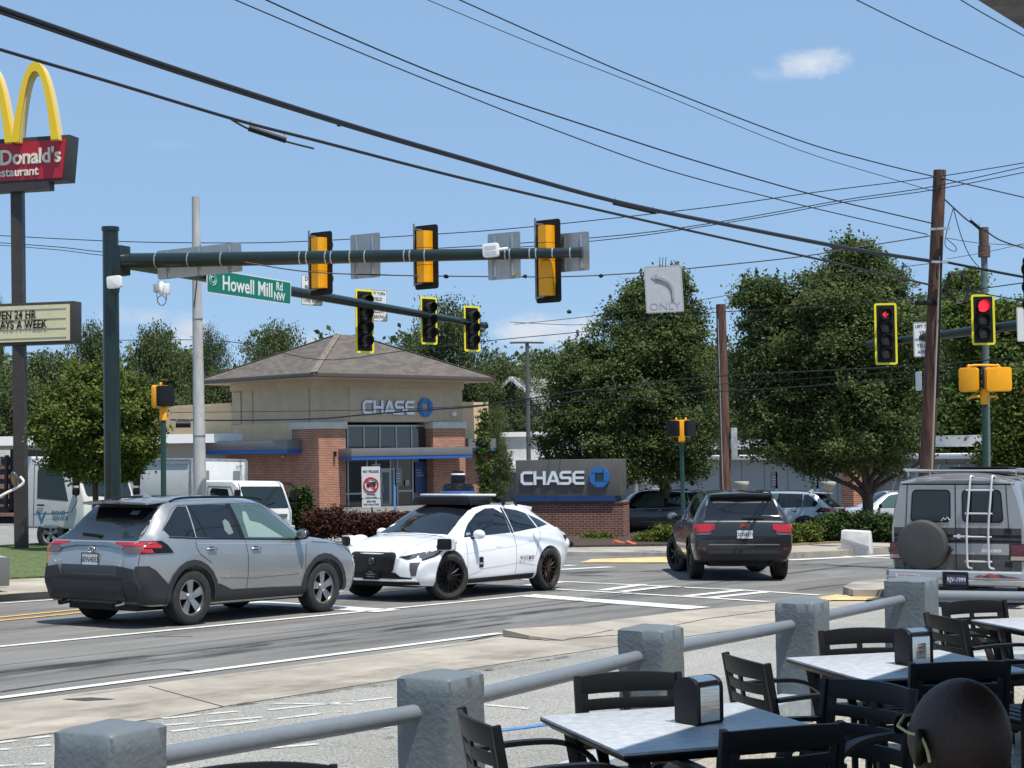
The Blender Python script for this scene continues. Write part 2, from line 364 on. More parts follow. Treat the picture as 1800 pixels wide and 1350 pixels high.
struct('far_corner_pavement', G((640, 982), (760, 978), (985, 977), (1175, 978), (1400, 972), (1420, 963), (1175, 962), (985, 964), (640, 968)), CONC2, .012, .09)
struct('right_corner_pavement', G((1375, 982), (1470, 978), (1540, 972), (1720, 962), (1720, 948), (1540, 955), (1375, 966)), CONC, .014, .13)
struct('planting_bed', G((700, 968), (985, 969), (1180, 966), (1180, 938), (985, 930), (700, 935)), MULCH, .1, .06)
struct('verge_bed', G((1370, 970), (1550, 958), (1720, 952), (1720, 930), (1370, 930)), DRYG, .1, .08)
struct('tree_bed', G((1000, 925), (1220, 922), (1220, 905), (1000, 906)), MULCH, .08, .1)
quad('tactile_paving', (1040, 984), (1180, 980), (1176, 990), (1020, 990), mt=PYC, dz=.02)
quad('access_road', (1105, 952), (1190, 942), (1190, 926), (1105, 926), mt=mat('pale road', (.22, .22, .21), .9), dz=.02)
# traffic island in front of the van
struct('island_nose', G((1482, 1046), (1500, 1037), (1540, 1032), (1620, 1030), (1700, 1030), (1700, 1044), (1560, 1052), (1500, 1052)), CONC2, .012, .13)
quad('yellow_kerb_paint', (1438, 1053), (1470, 1048), (1560, 1053), (1640, 1053), (1640, 1058), (1450, 1058), mt=PYC, dz=.03)
# crack-seal marks and stains
TAR = mat('tar seal', (.02, .02, .021), .6)
for pts in (((0, 1217), (130, 1198), (290, 1178), (345, 1182)), ((1400, 1038), (1480, 1028), (1560, 1022)), ((1385, 1008), (1450, 1012)), ((1380, 993), (1440, 994)), ((820, 1128), (868, 1118), (880, 1117))):
    strip(cr([gnd(*p) for p in pts], 4), .035, TAR, 'crack_seal', .008)

def grime(name, c_, amt, sc_, st):
    m = mat(name, c_, .8); t = m.node_tree; c = t.nodes.new('ShaderNodeTexCoord'); a = t.nodes.new('ShaderNodeMapping'); a.inputs['Rotation'].default_value = (0, 0, R(-58)); b = t.nodes.new('ShaderNodeMapping'); b.inputs['Scale'].default_value = st
    n = t.nodes.new('ShaderNodeTexNoise'); n.inputs['Scale'].default_value = sc_; n.inputs['Detail'].default_value = 9; n.inputs['Roughness'].default_value = .68
    r = t.nodes.new('ShaderNodeMapRange'); r.inputs['From Min'].default_value = .46; r.inputs['From Max'].default_value = .68; r.inputs['To Max'].default_value = amt
    K = t.links.new; K(c.outputs['Object'], a.inputs[0]); K(a.outputs[0], b.inputs[0]); K(b.outputs[0], n.inputs[0]); K(n.outputs[0], r.inputs[0]); K(r.outputs[0], t.nodes['Principled BSDF'].inputs['Alpha']); return m
GR1 = grime('oil grime', (.03, .03, .03), .85, 1.6, (.25, 1.6, 1))
strip([gnd(-60, 1196), gnd(440, 1140), gnd(880, 1084), gnd(1150, 1060)], .75, GR1, 'oil_stain', .007)
strip([gnd(-60, 1190), gnd(440, 1135), gnd(880, 1080)], .35, GR1, 'oil_stain', .0085)
strip([gnd(-60, 1115), gnd(300, 1082), gnd(700, 1048)], .7, GR1, 'oil_stain', .007)
strip([gnd(640, 1040), gnd(1000, 1008), gnd(1500, 990)], .8, GR1, 'oil_stain', .007)
strip([gnd(300, 1172), gnd(700, 1122), gnd(900, 1095)], .12, GR1, 'tyre_track', .0085)
GR2 = grime('pavement dirt', (.12, .10, .07), .32, 2.2, (.5, 1, 1))
strip([gnd(-60, 1290), gnd(300, 1245), gnd(620, 1198), gnd(1060, 1135)], .8, GR2, 'pavement_stain', .016)
strip([gnd(-60, 1250), gnd(440, 1186), gnd(880, 1126)], .14, GR2, 'gutter_dirt', .0175)
WD_ = grime('weeds in cracks', (.08, .075, .03), 1.0, 7, (1, 1, 1))
for q in (((620, 1210), (700, 1206), (1000, 1156)), ((395, 1245), (640, 1209)), ((690, 1300), (560, 1290))): strip([gnd(*p) for p in q], .08, WD_, 'crack_weeds', .018)
# ================================================================== patio
FL = [(-1.51, 6.18), (-.31, 7.72), (.88, 9.93), (2.14, 11.85), (3.46, 14.0)]     # near corner of each pillar
STUC = mat('grey painted stucco', (.125, .148, .162), .55, var=.05, vs=3, bump=.3, bs=34, detail=8)
RAILM = mat('grey painted pipe', (.16, .182, .208), .38, var=.05, vs=8, bump=.12, bs=40)
AGG = mat('patio aggregate', (.26, .22, .17), .85, var=.45, vs=45, bump=.4, bs=70, col2=(.46, .42, .34))
def ppoly(name, pts, mt, dz=0, h=0):
    b = MB(); bm = bmesh.new(); vs = [bm.verts.new((x, y, pz(x, y) + dz)) for x, y in pts]; bm.faces.new(vs)
    me = bpy.data.meshes.new(name); bm.to_mesh(me); bm.free(); me.materials.append(mt)
    o = bpy.data.objects.new(name, me); col.objects.link(o); o['kind'] = 'structure'; return o
ppoly('patio_floor', [(-7.4, -2), (-1.45, 6.3), (-.2, 7.9), (1.0, 10.1), (2.25, 12.0), (3.6, 14.2), (12, 15.2), (12, -4), (-6, -4)], AGG)
FD = Vector((math.sin(R(31)), math.cos(R(31)), 0)); FN = Vector((FD.y, -FD.x, 0))
def rough_pillar(i, x, y, top, label, wd=.31, ln=.31, yaw=None):
    d = FD; n = FN
    if yaw is not None: d = Vector((math.sin(yaw), math.cos(yaw), 0)); n = Vector((d.y, -d.x, 0))
    base = gz(x, y) - .1; h = top - base
    bm = bmesh.new(); bmesh.ops.create_cube(bm, size=1)
    bmesh.ops.subdivide_edges(bm, edges=bm.edges[:], cuts=13, use_grid_fill=True)
    rnd = random.Random(i * 7 + 1)
    from mathutils import noise
    for v in bm.verts:
        u = v.co.copy(); c = max(abs(u.x), abs(u.y)); 
        q = Vector((u.x * wd, u.y * ln, u.z * h))
        e = sum(1 for a in (u.x, u.y, u.z) if abs(abs(a) - .5) < 1e-4)
        k = noise.fractal(q * 9 + Vector((i * 3.1, 0, 0)), .8, 2, 4) * .0045
        q += Vector((u.x, u.y, u.z)).normalized() * k
        if u.z > .49: q.z += .022 * (1 - (2 * c) ** 2)
        if e >= 2: q -= Vector((math.copysign(1, u.x) * (abs(u.x) > .49), math.copysign(1, u.y) * (abs(u.y) > .49), (u.z > .49))) * (.006 + .004 * noise.noise(q * 14))
        v.co = q
    me = bpy.data.meshes.new('pillar'); bm.to_mesh(me); bm.free(); me.materials.append(STUC); me.shade_smooth(); me.set_sharp_from_angle(angle=R(50))
    o = bpy.data.objects.new('fence_pillar', me); col.objects.link(o)
    m = Matrix((n, d, Vector((0, 0, 1)))).transposed().to_4x4()
    c = Vector((x, y, 0)) - n * wd / 2 + d * ln / 2; m.translation = (c.x, c.y, (top + base) / 2); o.matrix_world = m
    tag(o, label, 'pillar', 'stucco pillars of the patio fence'); return Vector((c.x, c.y, top)), d
PL = []
lab = ['squat grey stucco pillar at the lower left corner of the photo', 'grey stucco pillar left of the nearest table and chair', 'grey stucco pillar behind the table with the plain chrome dispenser', 'grey stucco pillar behind the chair back at the middle table', 'grey stucco corner pillar standing in front of the van']
for i, (x, y) in enumerate(FL):
    top = CZ - 1.05 - .011 * (y - 6.3) - .008 * (x + 1.5)
    PL.append(rough_pillar(i, x, y, top, lab[i], .31 if i < 4 else .36, .31 if i < 4 else .42)[0])
def rail(a, b, label, r=.042):
    m_ = MB().tube([a.lerp(b, k / 12) for k in range(13)], r, 20); o = m_.build('fence_rail', RAILM, smooth=60)
    tag(o, label, 'rail', 'pipe rails of the patio fence')
rl = ['grey pipe rail between the lower left pillar and the next', 'grey pipe rail behind the nearest table, left part', 'grey pipe rail leading to the pillar behind the middle table', 'grey pipe rail ending at the corner pillar before the van']
for i in range(4):
    a, b_ = PL[i].copy(), PL[i + 1].copy(); dn = (b_ - a).normalized()
    a += dn * .12; b_ -= dn * .12; a.z -= .15; b_.z -= .165; rail(a - FN * .03, b_ - FN * .03, rl[i])
a = PL[4].copy(); a.z = at(1700, 1048, a.y).z; rail(a + Vector((.1, .1, 0)), at(1990, 1052, a.y + .8), 'grey pipe rail running right from the corner pillar past the van', .05)
pr = PL[4] * 1; pr = Vector((at(1990, 1030, a.y + .8).x, a.y + .7, 0)); rough_pillar(9, pr.x, pr.y, PL[4].z, 'grey stucco pillar beyond the corner pillar at the right end of the rail')
# low wall between the pillars
b = MB()
for i in range(4):
    p, q = PL[i] + FD * .15, PL[i + 1] - FD * .15
    for k in range(3):
        s, t = p.lerp(q, k / 3), p.lerp(q, (k + 1) / 3); vs = []
        for P_ in (s, t):
            z = pz(P_.x, P_.y) + .17
            vs += [P_ - FN * .11 + Vector((0, 0, z - P_.z)), P_ + FN * .11 + Vector((0, 0, z - P_.z)), P_ + FN * .11 + Vector((0, 0, -.6 - P_.z)), P_ - FN * .11 + Vector((0, 0, -.6 - P_.z))]
        b.add(vs, [(0, 1, 5, 4), (1, 2, 6, 5), (3, 0, 4, 7)])
    zz = Vector((0, 0, 0))
p, q = PL[4] + Vector((.1, .1, 0)), Vector((pr.x, pr.y, 0))
b.bar((p.x, p.y, pz(p.x, p.y) - .15), (q.x, q.y, pz(q.x, q.y) - .15), .22, .6)
tag(b.build('low_wall', mat('pale grey wall paint', (.33, .37, .39), .6, var=.1, vs=4, bump=.4, bs=16), bevel=0), 'low painted grey wall running along the patio edge under the rails', 'wall')
# ---- chairs
CH = mat('black powder coat', (.0065, .0065, .007), .45, var=.1, vs=20, bump=.04, bs=200, spec=.3)
def back_arc(u, z):                        # u in -1..1 across the back: gives the point on the curved, slightly reclined panel
    return Vector((u * .232, -.245 - .045 * (1 - u * u) - (z - .45) * .16, z))
def back_band(b, u0, u1, z0, z1, n=10, t=.016, crown=0):
    vs = []
    for i in range(n + 1):
        u = u0 + (u1 - u0) * i / n; cz = crown * (1 - u * u)
        for z, o in ((z0, 0), (z1 + cz, 0), (z1 + cz, t), (z0, t)): vs.append(back_arc(u, z) + Vector((0, -o, 0)))
    b.add(vs, [(i * 4 + j, i * 4 + (j + 1) % 4, i * 4 + 4 + (j + 1) % 4, i * 4 + 4 + j) for i in range(n) for j in range(4)] + [(0, 1, 2, 3), tuple(n * 4 + j for j in (3, 2, 1, 0))])
def slotplug(b, uc, zc, sgn):              # rounded slot end filler
    b.add([back_arc(uc, zc - .012), back_arc(uc + .05 * sgn, zc - .012), back_arc(uc, zc - .004)], [(0, 1, 2)])
def make_chair(label):
    t = thing('patio_chair', label, 'chair', group='black slatted patio armchairs')
    b = MB()
    back_band(b, -1, 1, .742, .815, 16, .02, .012)
    for z in (.672, .601): back_band(b, -.9, .9, z, z + .048, 16, .014)
    back_band(b, -.9, .9, .515, .578, 16, .014)
    back_band(b, -.93, -.76, .52, .76, 3, .0145); back_band(b, .76, .93, .52, .76, 3, .0145); back_band(b, -.065, .065, .522, .756, 3, .0145)
    b.build('backrest', CH, t, smooth=45, bevel=.004, seg=2)
    b = MB()
    for i in range(7):
        y = -.19 + i * .066; b.box((0, y, .447 - .004 * math.cos(i)), (.43, .055, .016))
    b.box((-.215, .0, .44), (.025, .44, .03)); b.box((.215, .0, .44), (.025, .44, .03)); b.build('seat', CH, t, bevel=.004)
    for s in (-1, 1):
        top = back_arc(s, .82); l_ = MB(); l_.bar(back_arc(s * .97, .45) + Vector((0, -.005, 0)), back_arc(s * .97, .822) + Vector((0, -.008, 0)), .026, .034, (0, 1, 0)); l_.bar(back_arc(s * .97, .46) + Vector((0, -.005, 0)), (s * .245, -.30, 0), .026, .034, (0, 1, 0)); l_.build('back_leg', CH, t, bevel=.004)
        l_ = MB(); l_.bar((s * .245, .235, .5), (s * .25, .25, 0), .028, .032, (0, 1, 0)); l_.build('front_leg', CH, t, bevel=.004)
        pts = cr([back_arc(s * 1.0, .655) + Vector((s * .012, 0, 0)), (s * .255, -.1, .668), (s * .258, .08, .66), (s * .258, .2, .60), (s * .252, .245, .5)], 5); a_ = MB()
        for i in range(len(pts) - 1): a_.bar(pts[i], pts[i + 1] + (pts[i + 1] - pts[i]) * .05, .042, .018, (0, 0, 1) if i < 12 else (0, 1, 0))
        a_.build('armrest', CH, t, smooth=50)
    MB().bar((-.22, .235, .42), (.22, .235, .42), .02, .03).build('front_rail', CH, t)
    return t
ch0 = None
def chair(x, y, hd, label, dz=0):
    global ch0
    mw = Matrix.Translation((x, y, pz(x, y) + dz)) @ Matrix.Rotation(R(hd - 90), 4, 'Z') @ Matrix.Scale(1.06, 4)
    if ch0 is None: ch0 = make_chair(label); ch0.matrix_world = mw; return ch0
    return copy_tree(ch0, mw=mw, label=label)
chair(.17, 6.44, 17, 'black slatted armchair at the left side of the nearest table')
chair(.575, 7.22, -78, 'black slatted armchair behind the nearest table, its top rail seen past the chrome dispenser')
chair(.86, 6.36, 109, 'black slatted armchair seen from behind in front of the nearest table, wholly in shade')
chair(1.25, 6.93, 218, 'black slatted armchair turned at the right corner of the nearest table')
chair(1.45, 8.28, 17, 'black slatted armchair at the left side of the middle table')
chair(2.02, 9.15, -82, 'black slatted armchair behind the middle table, before a stucco pillar')
chair(2.09, 8.30, 97, 'black slatted armchair seen from behind right above the bald head')
chair(3.0, 10.42, 14, 'black slatted armchair at the left side of the farthest table')
chair(3.24, 11.02, -72, 'black slatted armchair behind the farthest table')
chair(2.78, 8.95, 200, 'black slatted armchair cut off by the right edge of the photo beside the middle table')
chair(-.83, 5.2, -86, 'black slatted armchair whose top rail peeks in at the bottom edge, left', -.045)
# ---- tables
TOP = mat('grey laminate', (.40, .42, .44), .38, var=.14, vs=16, detail=9, stretch=(1, 1.5, 1), spec=.5, col2=(.50, .52, .54))
def make_table(label):
    t = thing('patio_table', label, 'table', group='square patio tables')
    MB().box((0, 0, -.006), (.93, .93, .012)).build('tabletop', TOP, t, bevel=.003)
    b = MB(); s, q = .4645, .425
    b.add([(a * k, c * k, z) for k, z in ((s, -.0125), (s, -.020), (q, -.05)) for a, c in ((-1, -1), (1, -1), (1, 1), (-1, 1))], [(0, 1, 2, 3), (11, 10, 9, 8)] + [(r_ * 4 + i, r_ * 4 + (i + 1) % 4, r_ * 4 + 4 + (i + 1) % 4, r_ * 4 + 4 + i) for r_ in (0, 1) for i in range(4)])
    b.build('edge_band', CH, t)
    for a in (-1, 1):
        for c in (-1, 1):
            MB().bar((a * .36, c * .36, -.045), (a * .27, c * .27, -.725), .075, .05, (a, c, 0)).build('leg', CH, t, bevel=.004)
    MB().bar((-.33, 0, -.07), (.33, 0, -.07), .05, .04).build('frame_rail', CH, t)
    return t
tb0 = make_table('square grey table nearest the camera with the plain chrome dispenser on it')
tb0.matrix_world = Matrix.Translation((.685, 6.73, .72)) @ Matrix.Rotation(R(18.5), 4, 'Z')
copy_tree(tb0, mw=Matrix.Translation((2.04, 8.72, .69)) @ Matrix.Rotation(R(15), 4, 'Z'), label='square grey table in the middle with the orange-printed dispenser on it')
copy_tree(tb0, mw=Matrix.Translation((3.60, 10.72, .665)) @ Matrix.Rotation(R(14), 4, 'Z'), label='square grey table farthest away at the right edge with nothing on it in view')
# ---- napkin dispensers
CHR2 = mat('brushed chrome', (.72, .70, .67), .16, 1, bump=.05, bs=6, stretch=(1, 1, 10))
def dispenser(loc, rz, label):
    t = thing('napkin_dispenser', label, 'napkin dispenser', loc, rz, 'napkin dispensers on the tables')
    def prof(w_, h_, ins=0):
        pts = [(-w_ / 2 + .008, 0), (w_ / 2 - .008, 0), (w_ / 2, .008)]
        for k in range(9): a = math.pi * k / 8; pts.append((w_ / 2 * math.cos(a) if k not in (0, 8) else math.copysign(w_ / 2, math.cos(a)), h_ - .045 + .045 * math.sin(a) ** .8))
        return pts + [(-w_ / 2, .008)]
    MB().prism(prof(.128, .186), (0, .066, .003), (-1, 0, 0), (0, 0, 1), .118).build('chrome_cover', CHR2, t, smooth=35)
    for s in (-1, 1):
        MB().prism(prof(.136, .190), (0, s * .066 + (.008), 0), (-1, 0, 0), (0, 0, 1), .016).build('end_cap', BLACK, t, bevel=.002)
    MB().box((0, 0, .004), (.132, .13, .008)).build('base', BLACK, t)
    MB().prism([(x, y + .142) for x, y in ((-.064, 0), (.064, 0), (.064, .002), (-.064, .002))], (.0015, .0, 0), (0, 1, 0), (0, 0, 1), .001)
    return t
d1 = dispenser((.745, 6.80, .7205), R(-52), 'chrome napkin dispenser with black ends on the nearest table')
p = at(1612, 1163, 8.74)
d2 = dispenser((2.085, 8.70, .6905), R(-68), 'napkin dispenser with an orange printed mark on the middle table')
OR = mat('orange print', (.5, .12, .05), .5)
mm = frame((.0655, 0, .075), (0, 1, 0))
MB().prism(rrect(.064, .080, .006), (.0655, 0, .076), (0, 1, 0), (0, 0, 1), .0006).build('printed_panel', mat('label white', (.7, .66, .6), .4), d2)
text('SINCE', .020, OR, frame((.066, 0, .093), (0, 1, 0)), 'printed_word', d2, .0003, .9, .0006)
text('1971', .030, OR, frame((.066, 0, .066), (0, 1, 0)), 'printed_number', d2, .0003, .9, .0008)
for z in (.112, .041): MB().box((.0662, 0, z), (.0008, .05, .004)).build('printed_rule', OR, d2)
# ---- the person at the bottom right: seated, back to the camera
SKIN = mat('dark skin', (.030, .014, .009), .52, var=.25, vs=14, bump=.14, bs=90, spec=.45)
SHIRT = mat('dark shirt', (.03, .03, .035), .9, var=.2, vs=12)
def person():
    hx, hy = at(1688, 1275, 2.97).x, 2.97; ztop = at(1688, 1199, 2.90).z
    t = thing('person', 'bald person seated in the shade, seen from behind, with yellow-green glasses', 'person', (hx, hy, ztop - 1.30), R(14))
    H = 1.30                                # seated height above the floor; local +Y = facing
    def skin(name, vs, es, rad, mt, parent, root=0, sub=2):
        me = bpy.data.meshes.new(name); me.from_pydata(vs, es, []); o = bpy.data.objects.new(name, me); col.objects.link(o)
        md = o.modifiers.new('k', 'SKIN'); me.skin_vertices or None
        for i, r_ in enumerate(rad): me.skin_vertices[0].data[i].radius = r_ if isinstance(r_, tuple) else (r_, r_); me.skin_vertices[0].data[i].use_root = (i == root)
        md.use_smooth_shade = True; q = o.modifiers.new('s', 'SUBSURF'); q.levels = q.render_levels = sub
        dg = bpy.context.evaluated_depsgraph_get(); m2 = bpy.data.meshes.new_from_object(o.evaluated_get(dg)); bpy.data.objects.remove(o)
        m2.materials.clear(); m2.materials.append(mt); m2.shade_smooth(); o = bpy.data.objects.new(name, m2); col.objects.link(o); o.parent = parent; return o
    z = H - .23
    vs = [(0, -.02, .56), (0, -.05, .80), (0, -.05, .98), (0, -.02, 1.04), (0, 0, z), (-.19, -.03, .96), (.19, -.03, .96), (-.26, .02, .72), (.26, .02, .72), (-.24, .24, .70), (.24, .24, .70), (-.10, 0, .54), (.10, 0, .54), (-.14, .42, .54), (.14, .42, .54), (-.14, .44, .10), (.14, .44, .10), (-.14, .58, .05), (.14, .58, .05)]
    es = [(0, 1), (1, 2), (2, 3), (3, 4), (2, 5), (2, 6), (5, 7), (6, 8), (7, 9), (8, 10), (0, 11), (0, 12), (11, 13), (12, 14), (13, 15), (14, 16), (15, 17), (16, 18)]
    rd = [(.16, .12), (.17, .12), (.15, .09), .062, .058, .075, .075, .05, .05, .038, .038, .09, .09, .065, .065, .045, .045, .04, .04]
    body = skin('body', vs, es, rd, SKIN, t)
    # head as one surface: widened skull, jaw, face in front
    hb = MB(); n, m = 40, 28; vs = []
    def hp(th, ph):                          # th: 0 top..pi bottom, ph azimuth (pi/2 = face)
        x, y, zz = math.sin(th) * math.cos(ph), math.sin(th) * math.sin(ph), math.cos(th)
        w_ = .084 if zz > -.1 else .084 * (1 - .35 * (-.1 - zz))
        d_ = .105 if y < 0 else .098 * (1 - (.12 * max(0, -zz)))
        X = x * w_; Y = y * d_ - .012 * max(0, zz) ; Z = zz * (.118 if zz > 0 else .125)
        if y > .75 and abs(x) < .16 and -.45 < zz < .1: Y += .022 * (1 - abs(x) / .16) * (1 - abs(zz + .22) / .33 if abs(zz + .22) < .33 else 0)
        if y > .7 and .15 < abs(x) < .5 and -.05 < zz < .2: Y -= .007
        if y > .8 and abs(x) < .28 and -.62 < zz < -.48: Y += .005 * math.sin((zz + .62) / .14 * 6.28)
        return (X, Y, Z)
    for i in range(1, m):
        for j in range(n): vs.append(hp(math.pi * i / m, 2 * math.pi * j / n))
    vs += [(0, -.012, .118), (0, 0, -.125)]; q = (m - 1) * n
    fs = [(i * n + j, (i + 1) * n + j, (i + 1) * n + (j + 1) % n, i * n + (j + 1) % n) for i in range(m - 2) for j in range(n)] + [(q, j, (j + 1) % n) for j in range(n)] + [(q + 1, (m - 2) * n + (j + 1) % n, (m - 2) * n + j) for j in range(n)]
    hb.add(vs, fs)
    for s in (-1, 1):                        # ears grow from the head
        hb.tube([(s * .080, .005, .022), (s * .092, -.008, .028), (s * .098, -.018, .012), (s * .094, -.016, -.012), (s * .084, -.004, -.030)], .0075, 8); hb.ell((s * .087, -.005, 0), (.009, .014, .026))
        for k in range(5): pass
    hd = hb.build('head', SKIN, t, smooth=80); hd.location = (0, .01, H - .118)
    hd.rotation_euler = (R(10), 0, R(8))
    gl = MB(); 
    for s in (-1, 1):
        gl.tube(cr([(s * .079, .072, .012), (s * .086, .03, .014), (s * .092, -.012, .022), (s * .090, -.032, .004), (s * .088, -.04, -.016)], 5), .0028, 6)
    gl.tube([(-.079, .072, .012), (-.04, .108, .016), (0, .114, .016), (.04, .108, .016), (.079, .072, .012)], .003, 6)
    o = gl.build('glasses', mat('yellow green plastic', (.5, .52, .2), .4), hd, smooth=60)
    for s in (-1, 1): MB().prism(rrect(.052, .036, .012), (s * .034, .110, 0), (1, 0, 0), (0, 0, 1), .002).build('lens', BLACK, hd)
    for s in (-1, 1):
        MB().ell((s * .032, .090, .004), (.012, .009, .008)).build('eye', mat('eye white', (.6, .55, .5), .3), hd, smooth=60)
        hm = MB(); hx_ = s * .24; hm.ell((hx_, .30, .70), (.04, .05, .016), 12, 8)
        for k in range(4):
            fx = hx_ + (k - 1.5) * .02; ln = (.062, .072, .068, .055)[k]; hm.tube([(fx, .33, .70), (fx, .33 + ln * .6, .698), (fx, .33 + ln, .682)], .009, 8, r2=.007)
        hm.tube([(hx_ - s * .035, .29, .70), (hx_ - s * .055, .325, .695), (hx_ - s * .058, .35, .69)], .010, 8, r2=.008)
        hm.build('hand', SKIN, t, smooth=60)
    vs = [(0, -.02, .58), (0, -.05, .80), (0, -.05, .965), (-.19, -.03, .955), (.19, -.03, .955), (-.25, .0, .80), (.25, .0, .80)]
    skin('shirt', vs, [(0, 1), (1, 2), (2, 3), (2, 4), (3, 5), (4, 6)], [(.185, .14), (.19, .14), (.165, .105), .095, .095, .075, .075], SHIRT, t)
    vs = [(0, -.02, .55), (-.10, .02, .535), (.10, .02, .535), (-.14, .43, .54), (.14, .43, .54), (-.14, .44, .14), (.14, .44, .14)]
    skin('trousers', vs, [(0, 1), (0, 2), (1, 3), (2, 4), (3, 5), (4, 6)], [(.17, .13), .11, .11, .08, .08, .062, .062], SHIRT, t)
    return t, hx, hy
pt, hx, hy = person()
chair(hx + .02, hy - .06, 104, 'black slatted armchair under the bald seated person at the bottom right', .03)
# ---- canopy over the diners, seen in the top right corner
K = 1.68
ea, eb = at(1720, -2, K / ray(1720, -2).z), at(1803, 50, K / ray(1803, 50).z)
ed = (eb - ea).normalized(); en = Vector((ed.y, -ed.x, 0)).normalized(); zr = CZ + K
roof = thing('patio_canopy', 'grey patio canopy whose underside shows in the top right corner', 'canopy')
p0 = ea - ed * 6; p1 = ea + ed * 9
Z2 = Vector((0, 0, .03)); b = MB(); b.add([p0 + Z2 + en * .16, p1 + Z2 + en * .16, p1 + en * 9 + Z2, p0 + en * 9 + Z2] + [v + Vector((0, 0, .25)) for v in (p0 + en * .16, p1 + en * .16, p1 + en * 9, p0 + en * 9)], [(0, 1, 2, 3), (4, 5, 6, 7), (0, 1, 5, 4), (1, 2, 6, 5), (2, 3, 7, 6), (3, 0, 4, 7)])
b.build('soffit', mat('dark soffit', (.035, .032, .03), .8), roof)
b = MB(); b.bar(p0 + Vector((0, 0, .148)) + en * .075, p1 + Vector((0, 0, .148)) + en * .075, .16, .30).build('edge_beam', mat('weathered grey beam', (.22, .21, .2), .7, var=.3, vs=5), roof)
for k in (4.2, 7.5):
    q = p0 + ed * (15 - k * .0) * 0 + ed * (6 + k * 1.6) + en * 3.2; MB().box((q.x, q.y, zr / 2 - .2), (.14, .14, zr + .3)).build('post', GALV, roof)
# ================================================================== vehicles
GLASS = mat('tinted glass', (.008, .010, .012), .03, spec=.6, coat=.25)
GLASSG = mat('greenish glass', (.05, .085, .075), .03, spec=.9, coat=.6)
TRIM = mat('dark grey cladding', (.022, .023, .025), .6, var=.08, vs=8, bump=.05, bs=200)
SEAM = mat('panel gap', (.012, .012, .013), .7)
REDL = mat('red lens', (.42, .012, .018), .12, coat=.8); CLRL = mat('clear lens', (.55, .55, .55), .08, .3, coat=1)
REDD = mat('dark red lens', (.10, .008, .012), .15, coat=.8)
def paintm(name, c, metal, rough=.32): return mat(name, c, rough, metal, var=.03, vs=2, coat=1)
SILV = paintm('silver paint', (.40, .40, .395), .7, .33); WHT = paintm('white car paint', (.80, .81, .82), 0, .3); GREYP = paintm('dark grey paint', (.018, .018, .018), .3, .3)
VANS = paintm('van silver paint', (.32, .325, .33), .4, .36); VAND = paintm('van dark paint', (.042, .041, .042), .3, .35)
def lerp_tab(st, x):                        # smooth interpolation of the body stations
    xs = [s[0] for s in st]; x = min(max(x, xs[0]), xs[-1]); i = max(0, min(len(xs) - 2, int(np.searchsorted(xs, x, side='right')) - 1))
    a, b = st[i], st[i + 1]; t = (x - a[0]) / (b[0] - a[0]); p = st[max(i - 1, 0)]; q = st[min(i + 2, len(st) - 1)]; out = []
    for k in range(1, len(a)):
        m = (b[k] - a[k]) / (b[0] - a[0])
        m0 = (a[k] - p[k]) / (a[0] - p[0]) if i > 0 else m; m1 = (q[k] - b[k]) / (q[0] - b[0]) if i < len(st) - 2 else m
        s0 = 0 if m0 * m <= 0 else 2 * m0 * m / (m0 + m); s1 = 0 if m1 * m <= 0 else 2 * m1 * m / (m1 + m); h = b[0] - a[0]
        out.append((2 * t ** 3 - 3 * t * t + 1) * a[k] + (t ** 3 - 2 * t * t + t) * h * s0 + (-2 * t ** 3 + 3 * t * t) * b[k] + (t ** 3 - t * t) * h * s1)
    return out
